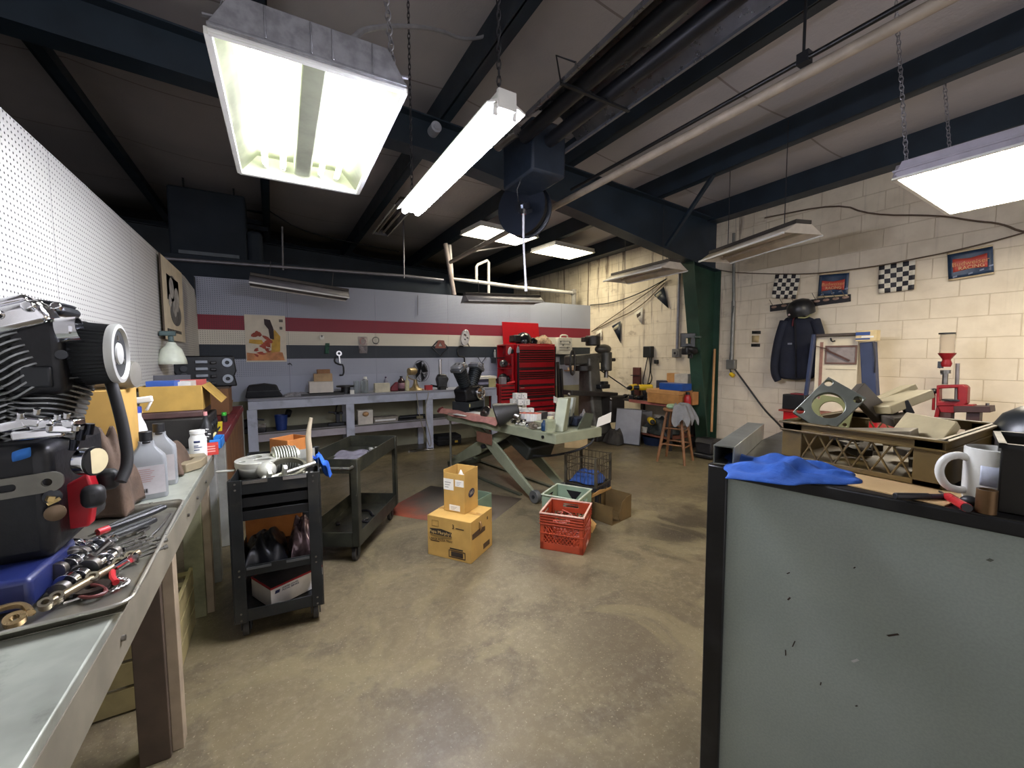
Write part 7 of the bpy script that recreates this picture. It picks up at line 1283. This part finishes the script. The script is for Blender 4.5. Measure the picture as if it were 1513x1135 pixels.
# bread crate of torque plates
cr_m = M('old brown crate', '5d4a22', .5, 0, .2, 7, stain='2f2412', samt=.5); CZ = NZ+.006
CW, CL, CHh = .50, .375, .126; cc0 = V((1.705, .522, CZ)); t = E('bread_crate', 'low brown plastic crate with diamond lattice sides holding steel plates', 'crate', cc0, 0)
b = B().bx(-CW/2, CW/2, -CL/2, CL/2, 0, .006)
for s in (-1, 1):
    b.bx(s*CW/2-.004, s*CW/2+.004, -CL/2, CL/2, CHh*.78, CHh); b.bx(-CW/2, CW/2, s*CL/2-.004, s*CL/2+.004, CHh*.0, CHh)
    b.bx(s*CW/2-.012, s*CW/2+.012, -CL/2-.01, CL/2+.01, CHh-.006, CHh); b.bx(-CW/2-.01, CW/2+.01, s*CL/2-.012, s*CL/2+.012, CHh-.006, CHh); b.bx(s*CW/2-.009, s*CW/2+.009, -CL/2-.008, CL/2+.008, CHh*.76, CHh*.8); b.bx(-CW/2-.008, CW/2+.008, s*CL/2-.009, s*CL/2+.009, CHh*.76, CHh*.8); b.bx(s*CW/2-.004, s*CW/2+.004, -CL/2, CL/2, 0, .014)
    for e_ in (-1, 1): b.bx(s*CW/2-.004, s*CW/2+.004, e_*CL/2, e_*(CL/2-.055), 0, CHh)
    n = 6; st_ = (CL-.11)/n
    for i in range(n):
        y = -CL/2+.055+st_*i; b.bar((s*CW/2, y, .012), (s*CW/2, y+st_, CHh*.78), .005, .005); b.bar((s*CW/2, y+st_, .012), (s*CW/2, y, CHh*.78), .005, .005)
b.build('body', cr_m, t, bev=.0012)
def tplate(name, lab, corners, th, bore, mat, X=None, ch=.095):
    P = [at(x, y, X=Xk) for x, y, Xk in corners]; o = (P[0]+P[2])/2; u = (P[1]-P[0]); s = u.length; u.normalize(); v0 = P[3]-P[0]; w = u.cross(v0).normalized(); v = w.cross(u).normalized(); s2 = abs(v0.dot(v))
    q = [(-s/2, -s2/2), (s/2, -s2/2), (s/2, s2/2), (-s/2, s2/2)]; hs = ([circ(0, 0, bore*min(s, s2), 36)] if bore else [])+[circ(a*s*.39, c*s2*.39, ch*min(s, s2), 14) for a in (-1, 1) for c in (-1, 1) if ch]
    return tag(B().plate(q, hs, o, u, v, th).build(name, mat, bev=.0015), lab, 'plate')
tp = M('torque plate steel', '75796f', .36, .6, .18, 14, stain='4c4f46', samt=.5); tpd = M('tan machined plate', 'b5a780', .5, .15, .12, 8, stain='7d7258', samt=.4)
tplate('torque_plate', 'square steel plate with a large bore and corner holes tilted up in the crate', [(1168, 608, 1.52), (1221, 556, 1.60), (1283, 592, 1.64), (1226, 636, 1.54)], .022, .37, tp)
tplate('cover_plate', 'pale green-tinted plate with a bore seen through the large bored plate', [(1196, 636, 1.66), (1206, 596, 1.68), (1262, 577, 1.72), (1262, 630, 1.70)], .012, .33, M('yellowish plate', '9a9a68', .4, .4, .15), ch=.06)
tplate('end_plate', 'dark plate standing on edge behind the bored plate in the crate', [(1262, 585, 1.70), (1277, 569, 1.74), (1306, 606, 1.80), (1298, 632, 1.76)], .03, 0, M('brown grey steel', '5d564b', .45, .5, .2), ch=0)
def slab(name, lab, p, q, w, h, m, up=(0, 0, 1)): return tag(B().bar(p, q, w, h, up).build(name, m, bev=.003), lab, 'plate')
slab('tan_plate', 'tan machined plate sloping up at the back of the bread crate', at(1296, 606, X=1.74), at(1358, 582, X=1.90), .09, .028, tpd, (.3, 0, 1)); slab('notched_bar', 'narrower tan plate sloping beside the tan machined one', at(1300, 592, X=1.86), at(1344, 572, X=1.95), .06, .02, tpd, (.3, 0, 1))
slab('flat_plate', 'broad grey steel plate lying along the front of the bread crate', at(1232, 641, X=1.53), at(1352, 642, X=1.55), .10, .028, M('grey brown plate', '6f6656', .4, .4, .2)); slab('wedge_plate', 'tan wedge plate propped at the middle of the bread crate', at(1350, 655, X=1.60), at(1378, 620, X=1.66), .12, .03, tpd, (-.4, 0, 1)); slab('dark_plate', 'dark plate under the tan wedge in the bread crate', at(1310, 622, X=1.72), at(1350, 618, X=1.76), .1, .03, M('brown grey steel', '5d564b'))
for k, (px, py) in enumerate(((1312, 600), (1334, 598))): c = at(px, py, X=1.78); tag(B().bar(c+V((0, 0, .012)), c+V((.012, -.015, -.03)), .018, .022).build('plate_leg', blk, bev=.002), 'short black block between the tan plates', 'block', 'black spacer blocks in the bread crate')
b = B()
for i in range(9): b.box((1.56+random.uniform(0, .33), .53+random.uniform(-.13, .13), CZ+.022+random.uniform(0, .02)), (.06, .05, .022), (random.uniform(-12, 12), random.uniform(-12, 12), random.uniform(0, 90)))
tag(b.build('scrap_blocks', M('dark scrap blocks', '3b3428', .5, .3, .3), bev=.002), 'mass of dark scrap blocks in the bottom of the bread crate', 'scrap', None, 'stuff')
# mug, pen, driver, bushing, black box, dome
mg = V((1.425, .248, NZ+.001)); t = E('coffee_mug', 'white coffee mug with a faded blue print by the bread crate', 'mug', mg); wm = M('mug white', 'd9d9d2', .25, 0, .03)
B().lathe([(.036, 0), (.042, .004), (.045, .02), (.045, .13), (.0425, .132), (.041, .128), (.041, .012), (.0, .01)], n=36).build('body', wm, t)
hd = V((-.62, .78, 0)); B().tube([hd*.042+V((0, 0, .105)), hd*.06+V((0, 0, .112)), hd*.085+V((0, 0, .10)), hd*.094+V((0, 0, .068)), hd*.08+V((0, 0, .035)), hd*.055+V((0, 0, .026)), hd*.042+V((0, 0, .03))], .0085, 12, 2).build('handle', wm, t); b = B(); b.grid(lambda u, v: V((.0454*cos(2.95+.9*u), .0454*sin(2.95+.9*u), .05+.045*v)), 12, 2); b.build('faded_print', M('faded blue print', 'b0b6c4', .4, 0, .15, 40), t, sol=.0004)
t = E('black_pen', 'thick black marker lying at the front edge of the hardboard', 'pen', (0, 0, 0)); p, q = at(1322, 733, Z=NZ+.01), at(1394, 734, Z=NZ+.01); B().cyl(p, p.lerp(q, .7), .008, n=14).build('barrel', blkp, t, bev=.002); B().cyl(p.lerp(q, .7), q, .0065, n=14).build('cap', M('pen cap', '2a2030', .4), t, bev=.002)
t = E('screwdriver', 'red handled screwdriver between the black marker and the brass bushing', 'screwdriver', (0, 0, 0)); p, q = at(1398, 732, Z=NZ+.012), at(1428, 750, Z=NZ+.012); B().tube([p, p.lerp(q, .15), p.lerp(q, .9), q], lambda f: .006+.004*min(1, f*4), 12).build('handle', M('clear red grip', 'b0282c', .25), t); B().cyl(p, p+(p-q).normalized()*.03, .003, n=8).build('shaft', steelg, t); B().cyl(q, q+(q-p)*.04, .009, n=12).build('cap', blk, t)
tag(B().ell((0, 0, .012), (.013, .016, .012)).build('black_ball', blkp), 'small black round knob beside the red screwdriver', 'knob', None, None, at(1432, 748, Z=NZ+.001))
t = E('bronze_bushing', 'bronze brown tubular bushing standing on the bench edge', 'bushing', (1.341, .237, NZ+.001)); B().lathe([(.0165, 0), (.0165, .052), (.0125, .052), (.0125, 0)], n=24).build('sleeve', M('bronze brown', '6b5236', .4, .7, .25), t)
t = E('black_bin', 'tall black bin at the right edge of the grey bench', 'bin', nl(.683, .095, NZ+.001), NR); B().bx(-.08, .14, -.06, .16, 0, .006).bx(-.08, -.074, -.06, .16, 0, .148).bx(.134, .14, -.06, .16, 0, .148).bx(-.08, .14, -.06, -.054, 0, .148).bx(-.08, .14, .154, .16, 0, .148).build('body', M('black bin plastic', '16130f', .4, 0, .2), t, bev=.003); B().bx(-.084, .144, -.064, -.052, .143, .153).bx(-.084, .144, .152, .164, .143, .153).bx(-.084, -.072, -.064, .164, .143, .153).bx(.132, .144, -.064, .164, .143, .153).build('rim', blkp, t)
dm = at(1515, 655, X=1.80); t = E('welding_helmet', 'black domed helmet resting behind the black bin', 'helmet', (1.95, .24, NZ+.001)); B().lathe([(.11, 0), (.115, .06), (.108, .12), (.085, .165), (.05, .19), (.0, .195)], n=30).build('shell', M('black dome', '1d2124', .35), t); B().bx(-.125, -.105, -.05, .05, .03, .09).build('face_band', blk, t, bev=.01)
# ================================================================ world
w = bpy.data.worlds.new('world'); SC.world = w; w.use_nodes = True
bg = w.node_tree.nodes['Background']; bg.inputs[0].default_value = (.60, .58, .60, 1); bg.inputs[1].default_value = .9  # added ambient fill; it enters where walls and ceiling stop short
SC.view_settings.exposure = 1.08
